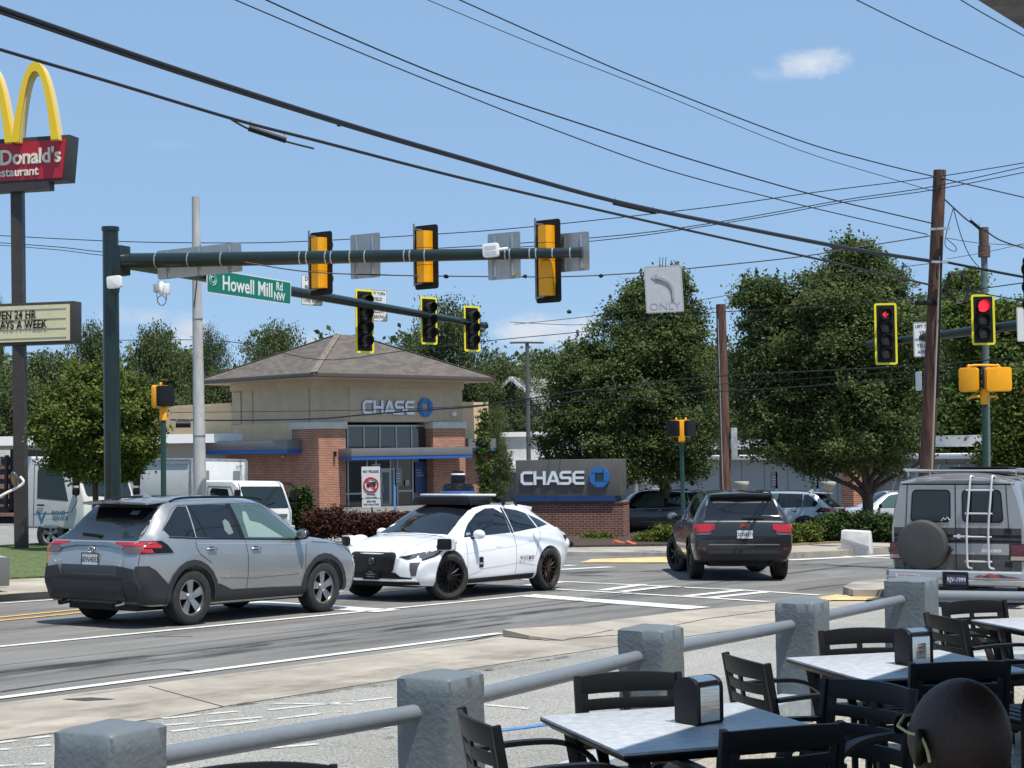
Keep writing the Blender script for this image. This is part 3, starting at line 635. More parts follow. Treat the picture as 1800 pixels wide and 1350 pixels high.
class Car:
    # stations: x, zb, w0,z0, w1,z1, w2,z2, w3,z3, zt
    def __init__(s, st, root, mt, wheels, wr, name='body', arch=1.1, nx=90, crease=38, archz=0):
        s.root = root; xs = sorted(set([q[0] for q in st] + list(np.linspace(st[0][0], st[-1][0], nx))))
        rows = []
        for x in xs:
            zb, w0, z0, w1, z1, w2, z2, w3, z3, zt = lerp_tab(st, x)
            h = [(0, zb), (w0 - .06, zb), (w0, z0)]
            for t in (.25, .5, .75): h.append((w0 + (w1 - w0) * (1 - (1 - t) ** 2), z0 + (z1 - z0) * t))
            h.append((w1, z1))
            for t in (.25, .5, .75): h.append((w1 + (w2 - w1) * t ** 1.6, z1 + (z2 - z1) * t))
            h.append((w2, z2))
            for t in (.33, .66): h.append((w2 + (w3 - w2) * t + .018 * math.sin(math.pi * t) * (1 if z3 - z2 > .15 else 0), z2 + (z3 - z2) * t))
            h.append((w3, z3))
            for t in (.12, .3, .55, .8): h.append((w3 * (1 - t), z3 + (zt - z3) * (1 - (1 - t) ** 2.4)))
            h.append((0, zt)); rows.append([(x, a, z) for a, z in h])
        n = len(rows[0]); m = MB(); N2 = 2 * n - 2; vs = []
        for r_ in rows: vs += r_ + [(x, -a, z) for x, a, z in r_[-2:0:-1]]
        k = len(rows); fs = [(i * N2 + j, (i + 1) * N2 + j, (i + 1) * N2 + (j + 1) % N2, i * N2 + (j + 1) % N2) for i in range(k - 1) for j in range(N2)]
        for i, rv in ((0, 0), (k - 1, 1)):      # end caps as strips between the two sides
            for j in range(n - 1):
                a, b_, c, d = i * N2 + j, i * N2 + j + 1, i * N2 + (N2 - j - 1) % N2, i * N2 + (N2 - j) % N2
                f = [a, b_, c, d]; f = list(dict.fromkeys(f))
                if len(f) > 2: fs.append(tuple(f))
        m.add(vs, fs); o = m.build(name, mt, None); s.body = o
        bm = bmesh.new(); bm.from_mesh(o.data); s.bvh = BVHTree.FromBMesh(bm); bm.free()
        cu = MB()
        for wx in wheels:
            for sd in (-1, 1): cu.rev([(wr * arch, sd * .62), (wr * arch, sd * 1.15)], 40, (wx, 0, wr + archz), 'Y')
        c = cu.build('cut', BLACK); md = o.modifiers.new('b', 'BOOLEAN'); md.operation = 'DIFFERENCE'; md.object = c; md.solver = 'EXACT'
        dg = bpy.context.evaluated_depsgraph_get(); me = bpy.data.meshes.new_from_object(o.evaluated_get(dg)); o.modifiers.clear(); o.data = me
        bpy.data.objects.remove(c); me.materials.clear(); me.materials.append(mt); me.shade_smooth(); me.set_sharp_from_angle(angle=R(crease)); o.parent = root
        for p in me.polygons: p.material_index = 0
    def decal(s, pts, d, name, mt, t=.004, parent=None, g=.05, back=0, mirror=False, depth=None, tt=.0):
        """outline pts laid on the body as seen along d: 'L','R' side (x,z), 'B' rear or 'F' front (y,z), 'T' top (x,y)"""
        res = None
        for dd in ([d, {'L': 'R', 'R': 'L'}.get(d, d)] if mirror else [d]):
            pp = pts if not (mirror and d in 'BFT' and 0) else pts
            bm = bmesh.new(); vs = [bm.verts.new((a, b, 0)) for a, b in pp]; bm.faces.new(vs)
            for ax in (0, 1):
                lo, hi = min(p[ax] for p in pp), max(p[ax] for p in pp); n = int((hi - lo) / g)
                for k in range(1, n + 1):
                    co = [0, 0, 0]; co[ax] = lo + (hi - lo) * k / (n + 1); no = [0, 0, 0]; no[ax] = 1
                    bmesh.ops.bisect_plane(bm, geom=bm.verts[:] + bm.edges[:] + bm.faces[:], plane_co=co, plane_no=no)
            D = {'L': (0, -1, 0), 'R': (0, 1, 0), 'B': (1, 0, 0), 'F': (-1, 0, 0), 'T': (0, 0, -1)}[dd]; D = Vector(D)
            for v in bm.verts:
                a, b = v.co.x, v.co.y
                o = {'L': Vector((a, 3, b)), 'R': Vector((a, -3, b)), 'B': Vector((-5, a, b)), 'F': Vector((5, a, b)), 'T': Vector((a, b, 4))}[dd]
                h = s.bvh.ray_cast(o, D)[0]
                if h is None: h = s.bvh.find_nearest(o + D * (o.dot(-D) - (.8 if dd in 'LR' else 2.1)))[0]
                v.co = h - D * t
            if depth or t > .012:
                ed = [e for e in bm.edges if e.is_boundary]; r_ = bmesh.ops.extrude_edge_only(bm, edges=ed)
                for v in [q for q in r_['geom'] if isinstance(q, bmesh.types.BMVert)]: v.co += D * (t + .01)
            bmesh.ops.recalc_face_normals(bm, faces=bm.faces); 
            fa = bm.faces[0]
            me = bpy.data.meshes.new(name); bm.to_mesh(me); bm.free(); me.materials.append(mt); me.shade_smooth(); me.set_sharp_from_angle(angle=R(50))
            q = bpy.data.objects.new(name, me); col.objects.link(q); q.parent = parent or s.root; res = res or q
        return res
    def line(s, pts, d, name='panel_gap', mt=None, w_=.008, parent=None, t=.002, mirror=False):
        """thin line along a polyline on the body"""
        for dd in ([d, {'L': 'R', 'R': 'L'}.get(d, d)] if mirror else [d]):
            L_, R_ = [], []
            P_ = [Vector((a, b)) for a, b in pts]; dn = []
            for i in range(len(P_) - 1):
                n = max(1, int((P_[i + 1] - P_[i]).length / .05)); dn += [P_[i].lerp(P_[i + 1], k / n) for k in range(n)]
            dn.append(P_[-1]); vs = []
            D = Vector({'L': (0, -1, 0), 'R': (0, 1, 0), 'B': (1, 0, 0), 'F': (-1, 0, 0), 'T': (0, 0, -1)}[dd])
            for i, p in enumerate(dn):
                q = (dn[min(i + 1, len(dn) - 1)] - dn[max(i - 1, 0)]).normalized(); nn = Vector((-q.y, q.x)) * w_ / 2
                for v in (p + nn, p - nn):
                    a, b = v; o = {'L': Vector((a, 3, b)), 'R': Vector((a, -3, b)), 'B': Vector((-5, a, b)), 'F': Vector((5, a, b)), 'T': Vector((a, b, 4))}[dd]
                    h = s.bvh.ray_cast(o, D)[0]
                    if h is None: h = s.bvh.find_nearest(o + D * (o.dot(-D) - (.8 if dd in 'LR' else 2.1)))[0]
                    vs.append(h - D * t)
            MB().add(vs, [(2 * i, 2 * i + 1, 2 * i + 3, 2 * i + 2) for i in range(len(dn) - 1)]).build(name, mt or SEAM, parent or s.root, smooth=60)
    def hit(s, a, b, d, t=0):
        D = Vector({'L': (0, -1, 0), 'R': (0, 1, 0), 'B': (1, 0, 0), 'F': (-1, 0, 0), 'T': (0, 0, -1)}[d])
        o = {'L': Vector((a, 3, b)), 'R': Vector((a, -3, b)), 'B': Vector((-5, a, b)), 'F': Vector((5, a, b)), 'T': Vector((a, b, 4))}[d]
        h = s.bvh.ray_cast(o, D)[0]; h = h or Vector((a, 0, b)); return h - D * t
def ring(cx, cz, r0, r1, a0, a1, n=18):
    o = [(cx + r1 * math.cos(R(a0 + (a1 - a0) * k / n)), cz + r1 * math.sin(R(a0 + (a1 - a0) * k / n))) for k in range(n + 1)]
    return o + [(cx + r0 * math.cos(R(a1 + (a0 - a1) * k / n)), cz + r0 * math.sin(R(a1 + (a0 - a1) * k / n))) for k in range(n + 1)]
def wheel(root, x, y, r_, wd, style, steer=0, rimr=None, dark=None):
    sg = 1 if y > 0 else -1; rr = rimr or r_ * .66
    pr = [(rr, -wd * .40), (rr + .01, -wd * .5), (r_ * .86, -wd * .54), (r_ * .96, -wd * .47), (r_ - .004, -wd * .38), (r_, -wd * .3)]
    for k in range(-2, 3): pr += [(r_, k * wd * .13 - wd * .05), (r_ - .008, k * wd * .13 - wd * .045), (r_ - .008, k * wd * .13 + wd * .0), (r_, k * wd * .13 + wd * .005)] if abs(k) < 3 else []
    pr += [(r_, wd * .33), (r_ - .004, wd * .38), (r_ * .96, wd * .47), (r_ * .86, wd * .54), (rr + .01, wd * .5), (rr, wd * .40)]
    t = MB().rev(pr, 44, (0, 0, 0), 'Y', closed=True); w_ = t.build('wheel', RUBBER, root, smooth=35)
    w_.location = (x, y, r_); w_.rotation_euler = (0, 0, R(steer))
    MB().rev([(rr - .004, -wd * .40), (rr - .004, wd * .1)] if sg > 0 else [(rr - .004, -wd * .1), (rr - .004, wd * .40)], 36, (0, 0, 0), 'Y').build('brake', mat('wheel well metal', (.03, .03, .03), .5, .6), w_, smooth=40)
    f = sg * wd * .42; rim = MB()
    mt = dark or mat('alloy', (.48, .48, .48), .28, .95)
    rim.rev([(rr, f - sg * .02), (rr, f), (rr - .014, f + sg * .003), (rr - .022, f - sg * .02)], 40, (0, 0, 0), 'Y', closed=True)
    rim.rev([(.055, f - sg * .06), (.055, f - sg * .005), (.03, f + sg * .004)], 16, (0, 0, 0), 'Y')
    n = {'five': 5, 'multi': 14, 'eight': 7}[style]
    for k in range(n):
        a = 2 * math.pi * k / n + .3; u = Vector((math.cos(a), 0, math.sin(a))); v = Vector((-math.sin(a), 0, math.cos(a))); F = Vector((0, f, 0)); Q = Vector((0, -sg * .05, 0))
        if style == 'five': w0, w1, tw = .035, .062, .028
        elif style == 'eight': w0, w1, tw = .022, .034, .01
        else: w0, w1, tw = .010, .009, .004
        a0 = F + Q * .5 + u * .04; a1 = F + Q * .2 + u * (rr - .016) + v * tw
        vs = [a0 - v * w0, a0 + v * w0, a1 + v * w1, a1 - v * w1, a0 - v * w0 + Q * .5, a0 + v * w0 + Q * .5, a1 + v * w1 + Q * .6, a1 - v * w1 + Q * .6, (a0 + a1) / 2 - Q * .25 + v * tw * .5]
        rim.add(vs, [(0, 1, 8), (1, 2, 8), (2, 3, 8), (3, 0, 8), (0, 4, 5, 1), (1, 5, 6, 2), (2, 6, 7, 3), (3, 7, 4, 0)])
    rim.build('rim', mt, w_, smooth=25); return w_
PLW = mat('plate white', (.62, .63, .64), .4); PLK = mat('plate ink', (.03, .03, .04), .5)
def plate(root, o, x, s, w_=.305, h=.155, bgm=None, ink=None, size=.095, frm=True):
    t = MB().prism(rrect(w_, h, .012), frame(o, x) @ Vector((0, 0, .004)), x, (0, 0, 1), .006).build('number_plate', bgm or PLW, root)
    if frm:
        f = MB(); o2 = frame(o, x)
        for sx, sy, a, b in ((0, h / 2, w_ + .02, .01), (0, -h / 2, w_ + .02, .01), (w_ / 2, 0, .01, h), (-w_ / 2, 0, .01, h)):
            f.prism([(sx - a / 2, sy - b / 2), (sx + a / 2, sy - b / 2), (sx + a / 2, sy + b / 2), (sx - a / 2, sy + b / 2)], o2 @ Vector((0, 0, .007)), x, (0, 0, 1), .006)
        f.build('plate_frame', BLACK, t)
    text(s, size, ink or PLK, frame(o, x) @ Matrix.Translation((0, -.004, .0052)), 'plate_number', t, .0008, .82, .0016, sp=1.02)
    return t
def mirror(c, x, z, sg, mt, y0):
    m_ = MB(); m_.ell((x, sg * (y0 + .13), z), (.065, .115, .08), 14, 10); o = m_.build('door_mirror', mt, c.root, smooth=60)
    MB().bar((x + .02, sg * (y0 - .02), z - .06), (x, sg * (y0 + .08), z - .05), .05, .035).build('mirror_foot', BLACK, o, bevel=.006)
    MB().ell((x - .03, sg * (y0 + .13), z), (.04, .1, .066), 14, 10).build('mirror_glass', mat('mirror glass', (.3, .32, .34), .05, .9), o, smooth=60)
def handle(c, x, z, d, mt):
    p = c.hit(x, z, d); sg = 1 if d == 'L' else -1
    h = MB().tube([p + Vector((-.095, 0, -.004)), p + Vector((-.08, sg * .028, 0)), p + Vector((.075, sg * .028, .003)), p + Vector((.09, 0, .002))], .013, 8); h.build('door_handle', mt, c.root, smooth=60)
    c.decal([(x - .05, z - .03), (x + .05, z - .03), (x + .06, z), (x + .05, z + .03), (x - .05, z + .03), (x - .06, z)], d, 'handle_recess', mat('shadow recess', (.05, .05, .055), .5) if mt != WHT else mt, .001)
# ------------------------------------------------------------------ silver crossover (also the two parked ones)
def crossover(label, mw, paint_=SILV, platetxt='SEW4553', group=None, full=True):
    t = thing('crossover_car', label, 'car', mw=mw, group=group)
    S = [(-2.285, .46, .70, .50, .80, .60, .79, .72, .72, .74, .75),
         (-2.235, .36, .80, .44, .875, .62, .85, .98, .76, 1.09, 1.10),
         (-2.16, .31, .86, .38, .905, .66, .875, 1.06, .73, 1.13, 1.145),
         (-2.02, .28, .90, .35, .915, .68, .885, 1.10, .68, 1.22, 1.24),
         (-1.72, .27, .915, .33, .93, .70, .885, 1.12, .615, 1.48, 1.52),
         (-1.56, .26, .92, .33, .93, .70, .885, 1.125, .60, 1.585, 1.63),
         (-1.0, .25, .90, .33, .915, .70, .88, 1.10, .605, 1.615, 1.672),
         (-.3, .25, .895, .33, .915, .70, .875, 1.07, .605, 1.615, 1.685),
         (.25, .25, .895, .33, .915, .70, .87, 1.05, .595, 1.575, 1.665),
         (.62, .25, .895, .33, .915, .70, .87, 1.04, .60, 1.44, 1.55),
         (1.02, .25, .90, .33, .915, .70, .875, 1.035, .68, 1.165, 1.24),
         (1.18, .25, .91, .33, .92, .70, .875, 1.03, .76, 1.085, 1.125),
         (1.5, .26, .915, .34, .925, .70, .87, 1.0, .70, 1.055, 1.09),
         (1.95, .27, .90, .36, .915, .70, .83, .93, .62, .99, 1.02),
         (2.10, .30, .84, .40, .87, .66, .77, .84, .58, .92, .945),
         (2.19, .36, .70, .46, .74, .62, .66, .74, .55, .80, .82)]
    c = Car(S, t, paint_, (-1.345, 1.345), .362, arch=1.16)
    # glass
    c.decal([(-1.72, 1.17), (-1.27, 1.145), (-1.23, 1.545), (-1.38, 1.545), (-1.52, 1.46), (-1.78, 1.25)], 'R', 'quarter_window', GLASS, mirror=True)
    c.decal([(-1.245, 1.145), (-.37, 1.105), (-.43, 1.565), (-1.195, 1.565)], 'R', 'rear_window', GLASS, mirror=True)
    c.decal([(-.31, 1.10), (.83, 1.075), (.80, 1.16), (.36, 1.50), (.24, 1.55), (-.365, 1.57)], 'R', 'front_window', GLASSG, mirror=True)
    c.line([(-1.05, 1.14), (-1.16, 1.55)], 'R', 'window_divider', BLACK, .03, t=.006, mirror=True)
    c.line([(-.34, 1.10), (-.40, 1.58)], 'R', 'door_pillar', BLACK, .085, t=.005, mirror=True)
    c.line([(-1.258, 1.14), (-1.215, 1.55)], 'R', 'chrome_pillar_trim', GALV, .02, t=.007, mirror=True)
    c.line([(-1.74, 1.155), (-1.25, 1.128), (.88, 1.06)], 'R', 'window_sill_trim', CHROME if 0 else BLACK, .018, t=.007, mirror=True)
    c.line([(-1.80, 1.24), (-1.53, 1.49), (-1.38, 1.563), (-.4, 1.585), (.25, 1.572), (.40, 1.50), (.86, 1.13)], 'R', 'window_trim', mat('satin trim', (.3, .31, .32), .3, .8), .014, t=.006, mirror=True)
    c.decal([(-.745, 1.115), (.745, 1.115), (.68, 1.27), (.585, 1.53), (-.585, 1.53), (-.68, 1.27)], 'B', 'rear_screen', GLASS, .004)
    c.decal([(.36, -.52), (1.0, -.66), (1.06, 0), (1.0, .66), (.36, .52)], 'T', 'windscreen', GLASS, .006, g=.08)
    # spoiler, roof rails, fin
    sp = MB(); sp.add([(-1.50, -.60, 1.628), (-1.50, .60, 1.628), (-1.90, .58, 1.60), (-1.96, 0, 1.615), (-1.90, -.58, 1.60), (-1.50, -.60, 1.60), (-1.50, .60, 1.60), (-1.88, .58, 1.565), (-1.94, 0, 1.575), (-1.88, -.58, 1.565)], [(0, 1, 2, 3, 4), (9, 8, 7, 6, 5), (0, 5, 6, 1), (1, 6, 7, 2), (2, 7, 8, 3), (3, 8, 9, 4), (4, 9, 5, 0)])
    sp.build('spoiler', paint_, t, bevel=.01)
    MB().add([(-1.58, -.57, 1.592), (-1.58, .57, 1.592), (-1.86, .55, 1.562), (-1.86, -.55, 1.562)], [(0, 1, 2, 3)]).build('spoiler_underside', BLACK, t)
    MB().box((-1.93, 0, 1.592), (.02, .32, .018)).build('brake_light', REDD, t)
    for s in (-1, 1):
        MB().tube(cr([(-1.45, s * .575, 1.61), (-1.30, s * .58, 1.648), (-.9, s * .58, 1.665), (0, s * .58, 1.662), (.28, s * .575, 1.64), (.36, s * .57, 1.62)], 5), .016, 8).build('roof_rail', BLACK, t, smooth=60)
    MB().add([(-1.20, -.02, 1.66), (-1.20, .02, 1.66), (-1.36, .012, 1.66), (-1.36, -.012, 1.66), (-1.36, 0, 1.735), (-1.30, 0, 1.72)], [(0, 1, 5), (1, 2, 4, 5), (2, 3, 4), (3, 0, 5, 4)]).build('antenna_fin', paint_, t, smooth=40)
    # cladding
    AR = .362
    c.decal([(-2.30, .30), (-1.76, .30), (-1.76, .52), (-1.86, .60), (-2.02, .74), (-2.14, .80), (-2.30, .80)], 'R', 'rear_corner_cladding', TRIM, .014, mirror=True, depth=1)
    c.decal([(-.94, .20), (.94, .20), (.90, .40), (.2, .42), (-.6, .43), (-.84, .52), (-.92, .50)], 'R', 'sill_cladding', TRIM, .014, mirror=True, depth=1)
    for wx in (-1.345, 1.345):
        c.decal(ring(wx, AR, AR * 1.15, AR * 1.15 + .075, -8, 188, 12), 'R', 'arch_cladding', TRIM, .018, mirror=True, depth=1)
    c.decal([(-.84, .34), (.84, .34), (.86, .55), (.80, .76), (.58, .79), (.50, .68), (-.50, .68), (-.58, .79), (-.80, .76), (-.86, .55)], 'B', 'rear_bumper', TRIM, .03, depth=1)
    c.decal([(-.50, .685), (.50, .685), (.53, .80), (-.53, .80)], 'B', 'lower_tailgate_panel', mat('dark panel', (.05, .052, .056), .35, .3), .012, depth=1)
    c.line([(-.62, .635), (.62, .635)], 'B', 'bumper_step', SEAM, .03, t=.032)
    c.decal([(-.66, .36), (.66, .36), (.62, .585), (-.62, .585)], 'B', 'bumper_insert', mat('bumper insert', (.016, .016, .018), .5), .042, depth=1)
    c.line([(-.80, .60), (-.66, .58), (-.60, .43), (-.78, .37)], 'B', 'bumper_crease', SEAM, .012, t=.044); c.line([(.80, .60), (.66, .58), (.60, .43), (.78, .37)], 'B', 'bumper_crease', SEAM, .012, t=.044)
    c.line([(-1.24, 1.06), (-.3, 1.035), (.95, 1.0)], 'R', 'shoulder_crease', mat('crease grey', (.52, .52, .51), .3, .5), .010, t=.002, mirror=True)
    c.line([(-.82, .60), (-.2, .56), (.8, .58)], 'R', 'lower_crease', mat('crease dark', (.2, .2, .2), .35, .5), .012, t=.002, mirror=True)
    # lamps
    for s in (-1, 1):
        c.decal([(s * .42, 1.10), (s * .86, 1.10), (s * .86, 1.06), (s * .44, 1.055)], 'B', 'tail_lamp', REDL, .018, depth=1)
        c.decal([(s * .50, 1.052), (s * .86, 1.056), (s * .86, .955), (s * .60, .955)], 'B', 'tail_lamp_lower', mat('smoked lens', (.14, .08, .08), .12, coat=.8), .014, depth=1)
        d = 'L' if s > 0 else 'R'
        c.decal([(-2.27, 1.115), (-1.90, 1.115), (-1.80, 1.06), (-1.70, .955), (-2.27, .955)], d, 'lamp_surround', BLACK, .012)
        c.decal([(-2.27, 1.105), (-2.02, 1.105), (-1.90, 1.045), (-1.93, 1.02), (-2.27, 1.035)], d, 'tail_lamp', REDL, .018)
        c.decal([(-2.27, 1.02), (-2.08, 1.015), (-2.05, .965), (-2.20, .965), (-2.27, .99)], d, 'tail_lamp', REDL, .018)
        c.decal([(1.86, .93), (2.22, .86), (2.26, .80), (1.98, .84)], d, 'headlamp', mat('headlamp lens', (.25, .25, .26), .06, .3, coat=1), .008)
        c.decal([(s * .42, .86), (s * .72, .90), (s * .70, .80), (s * .44, .78)], 'F', 'headlamp', CLRL, .008)
        MB().tube([(-2.18, s * .50, .315), (-2.33, s * .50, .30)], .034, 14, cap=False).build('exhaust_tip', CHROME, t, smooth=60)
        MB().tube([(-2.15, s * .50, .315), (-2.32, s * .50, .30)], .028, 12).build('exhaust_inside', BLACK, t, smooth=60)
        mirror(c, .78, 1.14, s, BLACK if full else paint_, .85); handle(c, -.98, .985, d, mat('bright handle', (.5, .52, .54), .2, .9)); handle(c, .02 - .12, .965, d, MATS['bright handle'])
    c.decal([(-.60, 1.045), (-.30, 1.095), (.30, 1.095), (.60, 1.045), (.56, 1.01), (.27, 1.05), (-.27, 1.05), (-.56, 1.01)], 'B', 'tailgate_trim', mat('satin trim', (.3, .31, .32), .3, .8), .020, depth=1)
    c.decal([(-.45, .70), (.45, .70), (.5, .74), (-.5, .74)], 'F', 'grille', BLACK, .01); c.decal([(-.55, .42), (.55, .42), (.6, .66), (-.6, .66)], 'F', 'grille', BLACK, .01)
    c.decal([(-.62, .74), (.62, .74), (.68, .40), (-.68, .40)], 'F', 'front_bumper', TRIM, .006)
    # emblem
    p = c.hit(0, .99, 'B', .012); em = MB()
    for rx, rz, dz in ((.068, .046, 0), (.030, .043, 0), (.048, .017, .018)):
        em.tube([p + Vector((0, rx * math.cos(a), dz + rz * math.sin(a))) for a in (2 * math.pi * k / 20 for k in range(20))], .006, 6, closed=True)
    em.build('emblem', CHROME, t, smooth=60)
    p = c.hit(0, .87, 'B', .012); plate(t, p, (0, -1, 0), platetxt)
    o_ = MB().ell(p + Vector((-.009, 0, 0)), (.001, .017, .02), 8, 6).build('plate_peach', mat('peach', (.6, .25, .08), .5), t)
    if full:
        CHT = mat('badge chrome', (.7, .7, .7), .2, .9)
        p = c.hit(-.52, .80, 'B', .014); text('XLE', .065, CHT, frame(p + Vector((0, 0, .06)), (0, -1, 0)), 'badge', t, .002, 1.2, .001); text('HYBRID', .040, CHT, frame(p + Vector((0, 0, .005)), (0, -1, 0)), 'badge', t, .002, 1.1, .001)
        p = c.hit(.60, .84, 'B', .014); text('RAV4', .05, CHT, frame(p, (0, -1, 0)), 'badge', t, .002, 1.1, .001)
        p = c.hit(-.72, .60, 'R', .006); text('HYBRID', .035, CHT, frame(p, (1, 0, 0)), 'badge', t, .002, 1.1, .001)
        c.line([(-.84, .80), (-.86, 1.02)], 'B'); c.line([(.84, .80), (.86, 1.02)], 'B')
        wm = MB(); pa = c.hit(-.04, 1.17, 'B', .02); pb = c.hit(.32, 1.19, 'B', .02); wm.bar(pa, pb, .03, .03); wm.ell(pa, (.03, .04, .03)); wm.build('wiper', BLACK, t)
        st = mat('window sticker', (.7, .72, .7), .5); c.decal([(-.36, 1.44), (-.22, 1.44), (-.22, 1.49), (-.36, 1.49)], 'B', 'painted_screen_reflection', mat('pale painted reflection', (.18, .19, .17), .3), .006)  # pale decal paints a reflection onto the rear screen
        SH = mat('seat seen through glass', (.16, .19, .17), .25, coat=.7)
        c.decal([(-.22, 1.12), (.52, 1.10), (.12, 1.30), (-.08, 1.34), (-.10, 1.46), (-.17, 1.47), (-.22, 1.36)], 'R', 'pale_view_through', mat('pale view through glass', (.22, .30, .26), .12, coat=.7), .0055)
        c.decal([(-.60, 1.16), (-.50, 1.18), (-.52, 1.33), (-.58, 1.37), (-.64, 1.34), (-.66, 1.22)], 'R', 'seat', SH, .0055)
    for z0, pts in ((0, [(-1.28, 1.13), (-1.26, 1.0), (-1.20, .92), (-.99, .80)]), (0, [(-.30, 1.08), (-.27, .9), (-.28, .6), (-.30, .42)]), (0, [(.98, 1.05), (.93, .80), (.92, .45)])):
        c.line(pts, 'R', mirror=True, w_=.009)
    c.line([(1.10, 1.02), (1.5, 1.0), (1.95, .93)], 'R', mirror=True)
    for wx, st in ((-1.345, 0), (1.345, 0)):
        for s in (-1, 1): wheel(t, wx, s * .80, .362, .235, 'five', st, .232)
    und = MB(); und.box((0, 0, .27), (4.1, 1.25, .12)); und.box((0, 0, .45), (4.0, 1.2, .35)); und.build('underbody', BLACK, t)
    return t, c
rav, _ = crossover('silver crossover with dark lower cladding seen from the rear right, nearest car on the road', on_slope(-4.256, 23.258, .996))
PW2 = paintm('parked white paint', (.50, .53, .56), .3)
copy_tree(rav, mw=on_slope(9.05, 57.3, R(152)), label='pale crossover parked behind the dark grey SUV, tail towards the van', mats={'silver paint': PW2})
copy_tree(rav, mw=on_slope(13.6, 59.5, R(187)), label='pale crossover parked between the big tree trunk and the van', mats={'silver paint': PW2})
DKP = paintm('parked black paint', (.02, .02, .022), .2)
copy_tree(rav, mw=on_slope(5.0, 60.5, R(186)), label='dark parked car in the shade behind the monument sign', mats={'silver paint': DKP})
# ------------------------------------------------------------------ white robotaxi
def robotaxi():
    t = thing('robotaxi', 'white electric car with roof sensor dome and black wheels turning in the junction', 'car', mw=on_slope(-.992, 28.185, 4.14))
    S = [(-2.29, .52, .62, .56, .74, .72, .74, .84, .66, .95, .97),
         (-2.22, .42, .76, .46, .86, .70, .83, .93, .66, 1.075, 1.085),
         (-2.10, .34, .84, .38, .92, .70, .875, .99, .60, 1.11, 1.125),
         (-1.85, .28, .90, .33, .95, .68, .905, 1.03, .56, 1.235, 1.265),
         (-1.35, .25, .92, .31, .955, .66, .90, 1.02, .545, 1.42, 1.465),
         (-.9, .23, .90, .29, .935, .64, .885, 1.0, .55, 1.485, 1.53),
         (-.2, .22, .885, .28, .915, .62, .875, .965, .565, 1.50, 1.555),
         (.30, .22, .885, .28, .915, .62, .875, .945, .565, 1.46, 1.535),
         (.75, .22, .885, .28, .92, .62, .88, .93, .60, 1.29, 1.38),
         (1.20, .23, .90, .30, .935, .62, .89, .925, .68, 1.065, 1.15),
         (1.42, .23, .92, .31, .945, .62, .89, .92, .72, .985, 1.045),
         (1.75, .24, .93, .32, .945, .62, .87, .88, .66, .955, 1.005),
         (2.05, .25, .90, .33, .915, .60, .81, .80, .56, .885, .935),
         (2.25, .26, .80, .34, .83, .56, .70, .72, .46, .80, .84),
         (2.35, .27, .62, .36, .64, .52, .52, .66, .34, .73, .75)]
    c = Car(S, t, WHT, (-1.495, 1.495), .372, arch=1.12, nx=110)
    for d in 'LR':
        c.decal([(1.02, .985), (-.37, 1.035), (-.40, 1.36), (-.2, 1.45), (.05, 1.445), (.38, 1.36), (.75, 1.17)], d, 'front_window', GLASS)
        c.decal([(-.47, 1.04), (-1.22, 1.10), (-1.16, 1.35), (-.9, 1.41), (-.5, 1.45)], d, 'rear_window', GLASS)
        c.decal([(-1.26, 1.105), (-1.68, 1.15), (-1.50, 1.24), (-1.20, 1.34)], d, 'quarter_window', GLASS)
        c.line([(-.42, 1.03), (-.44, 1.46)], d, 'door_pillar', BLACK, .06, t=.005)
        c.line([(.74, 1.17), (.70, 1.0)], d, 'quarter_light_bar', BLACK, .03, t=.006)
        c.line([(-.39, 1.04), (-.41, 1.44)], d, 'chrome_line', MATS['satin trim'], .01, t=.007)
        c.decal(ring(1.495, .372, .372 * 1.12, .372 * 1.12 + .012, -15, 195, 16), d, 'arch_lip', BLACK, .006)
        c.decal([(-1.0, .20), (1.02, .20), (1.03, .31), (-1.0, .33)], d, 'sill', BLACK, .008)
        c.line([(1.02, .93), (1.03, .75), (1.02, .34)], d); c.line([(-.42, 1.03), (-.46, .8), (-.44, .33)], d); c.line([(-1.25, 1.09), (-1.22, .95), (-1.12, .82), (-1.02, .60)], d)
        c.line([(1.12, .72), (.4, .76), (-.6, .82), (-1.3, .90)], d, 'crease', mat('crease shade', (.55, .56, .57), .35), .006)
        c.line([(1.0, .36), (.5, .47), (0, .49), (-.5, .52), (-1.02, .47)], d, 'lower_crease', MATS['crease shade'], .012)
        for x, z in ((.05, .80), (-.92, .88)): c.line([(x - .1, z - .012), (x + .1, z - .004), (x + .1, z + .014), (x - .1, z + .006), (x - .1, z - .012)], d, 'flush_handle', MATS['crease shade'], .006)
        sg = 1 if d == 'L' else -1
        mirror(c, .80, 1.03, sg, WHT, .86)
        c.decal([(-2.24, .93), (-2.0, .965), (-1.99, .93), (-2.10, .86), (-2.22, .86)], d, 'tail_lamp', REDD, .006)
        c.decal([(1.72, .83), (2.0, .78), (2.2, .705), (2.16, .67), (1.95, .70), (1.80, .745)], d, 'headlamp_side', mat('headlamp glass', (.10, .105, .11), .06, .2, coat=1), .007)
        c.line([(1.70, .81), (1.93, .725), (2.18, .66)], d, 'headlamp_edge', BLACK, .02, t=.009)
        # fender pod: white housing with a black sensor face
        h = MB().ell((1.52, sg * .90, .93), (.19, .10, .085), 20, 12); q = h.build('sensor_pod', WHT, t, smooth=60)
        MB().prism(rrect(.215, .175, .035), (1.70, sg * .955, .90), (-sg * .30, -1 * 1, 0) if 0 else (.42 * -sg * -1, -1, 0), (0, 0, 1), -.10 if 0 else .10).build('sensor_face', BLACK, q, bevel=.01)
        MB().prism(rrect(.25, .205, .045), (1.655, sg * .955, .90), (.42 * sg, -1, 0), (0, 0, 1), .12).build('sensor_shroud', WHT, q, bevel=.015)
        MB().bar((1.5, sg * .88, .87), (1.48, sg * .90, .76), .10, .06).build('pod_foot', BLACK, q, bevel=.01)
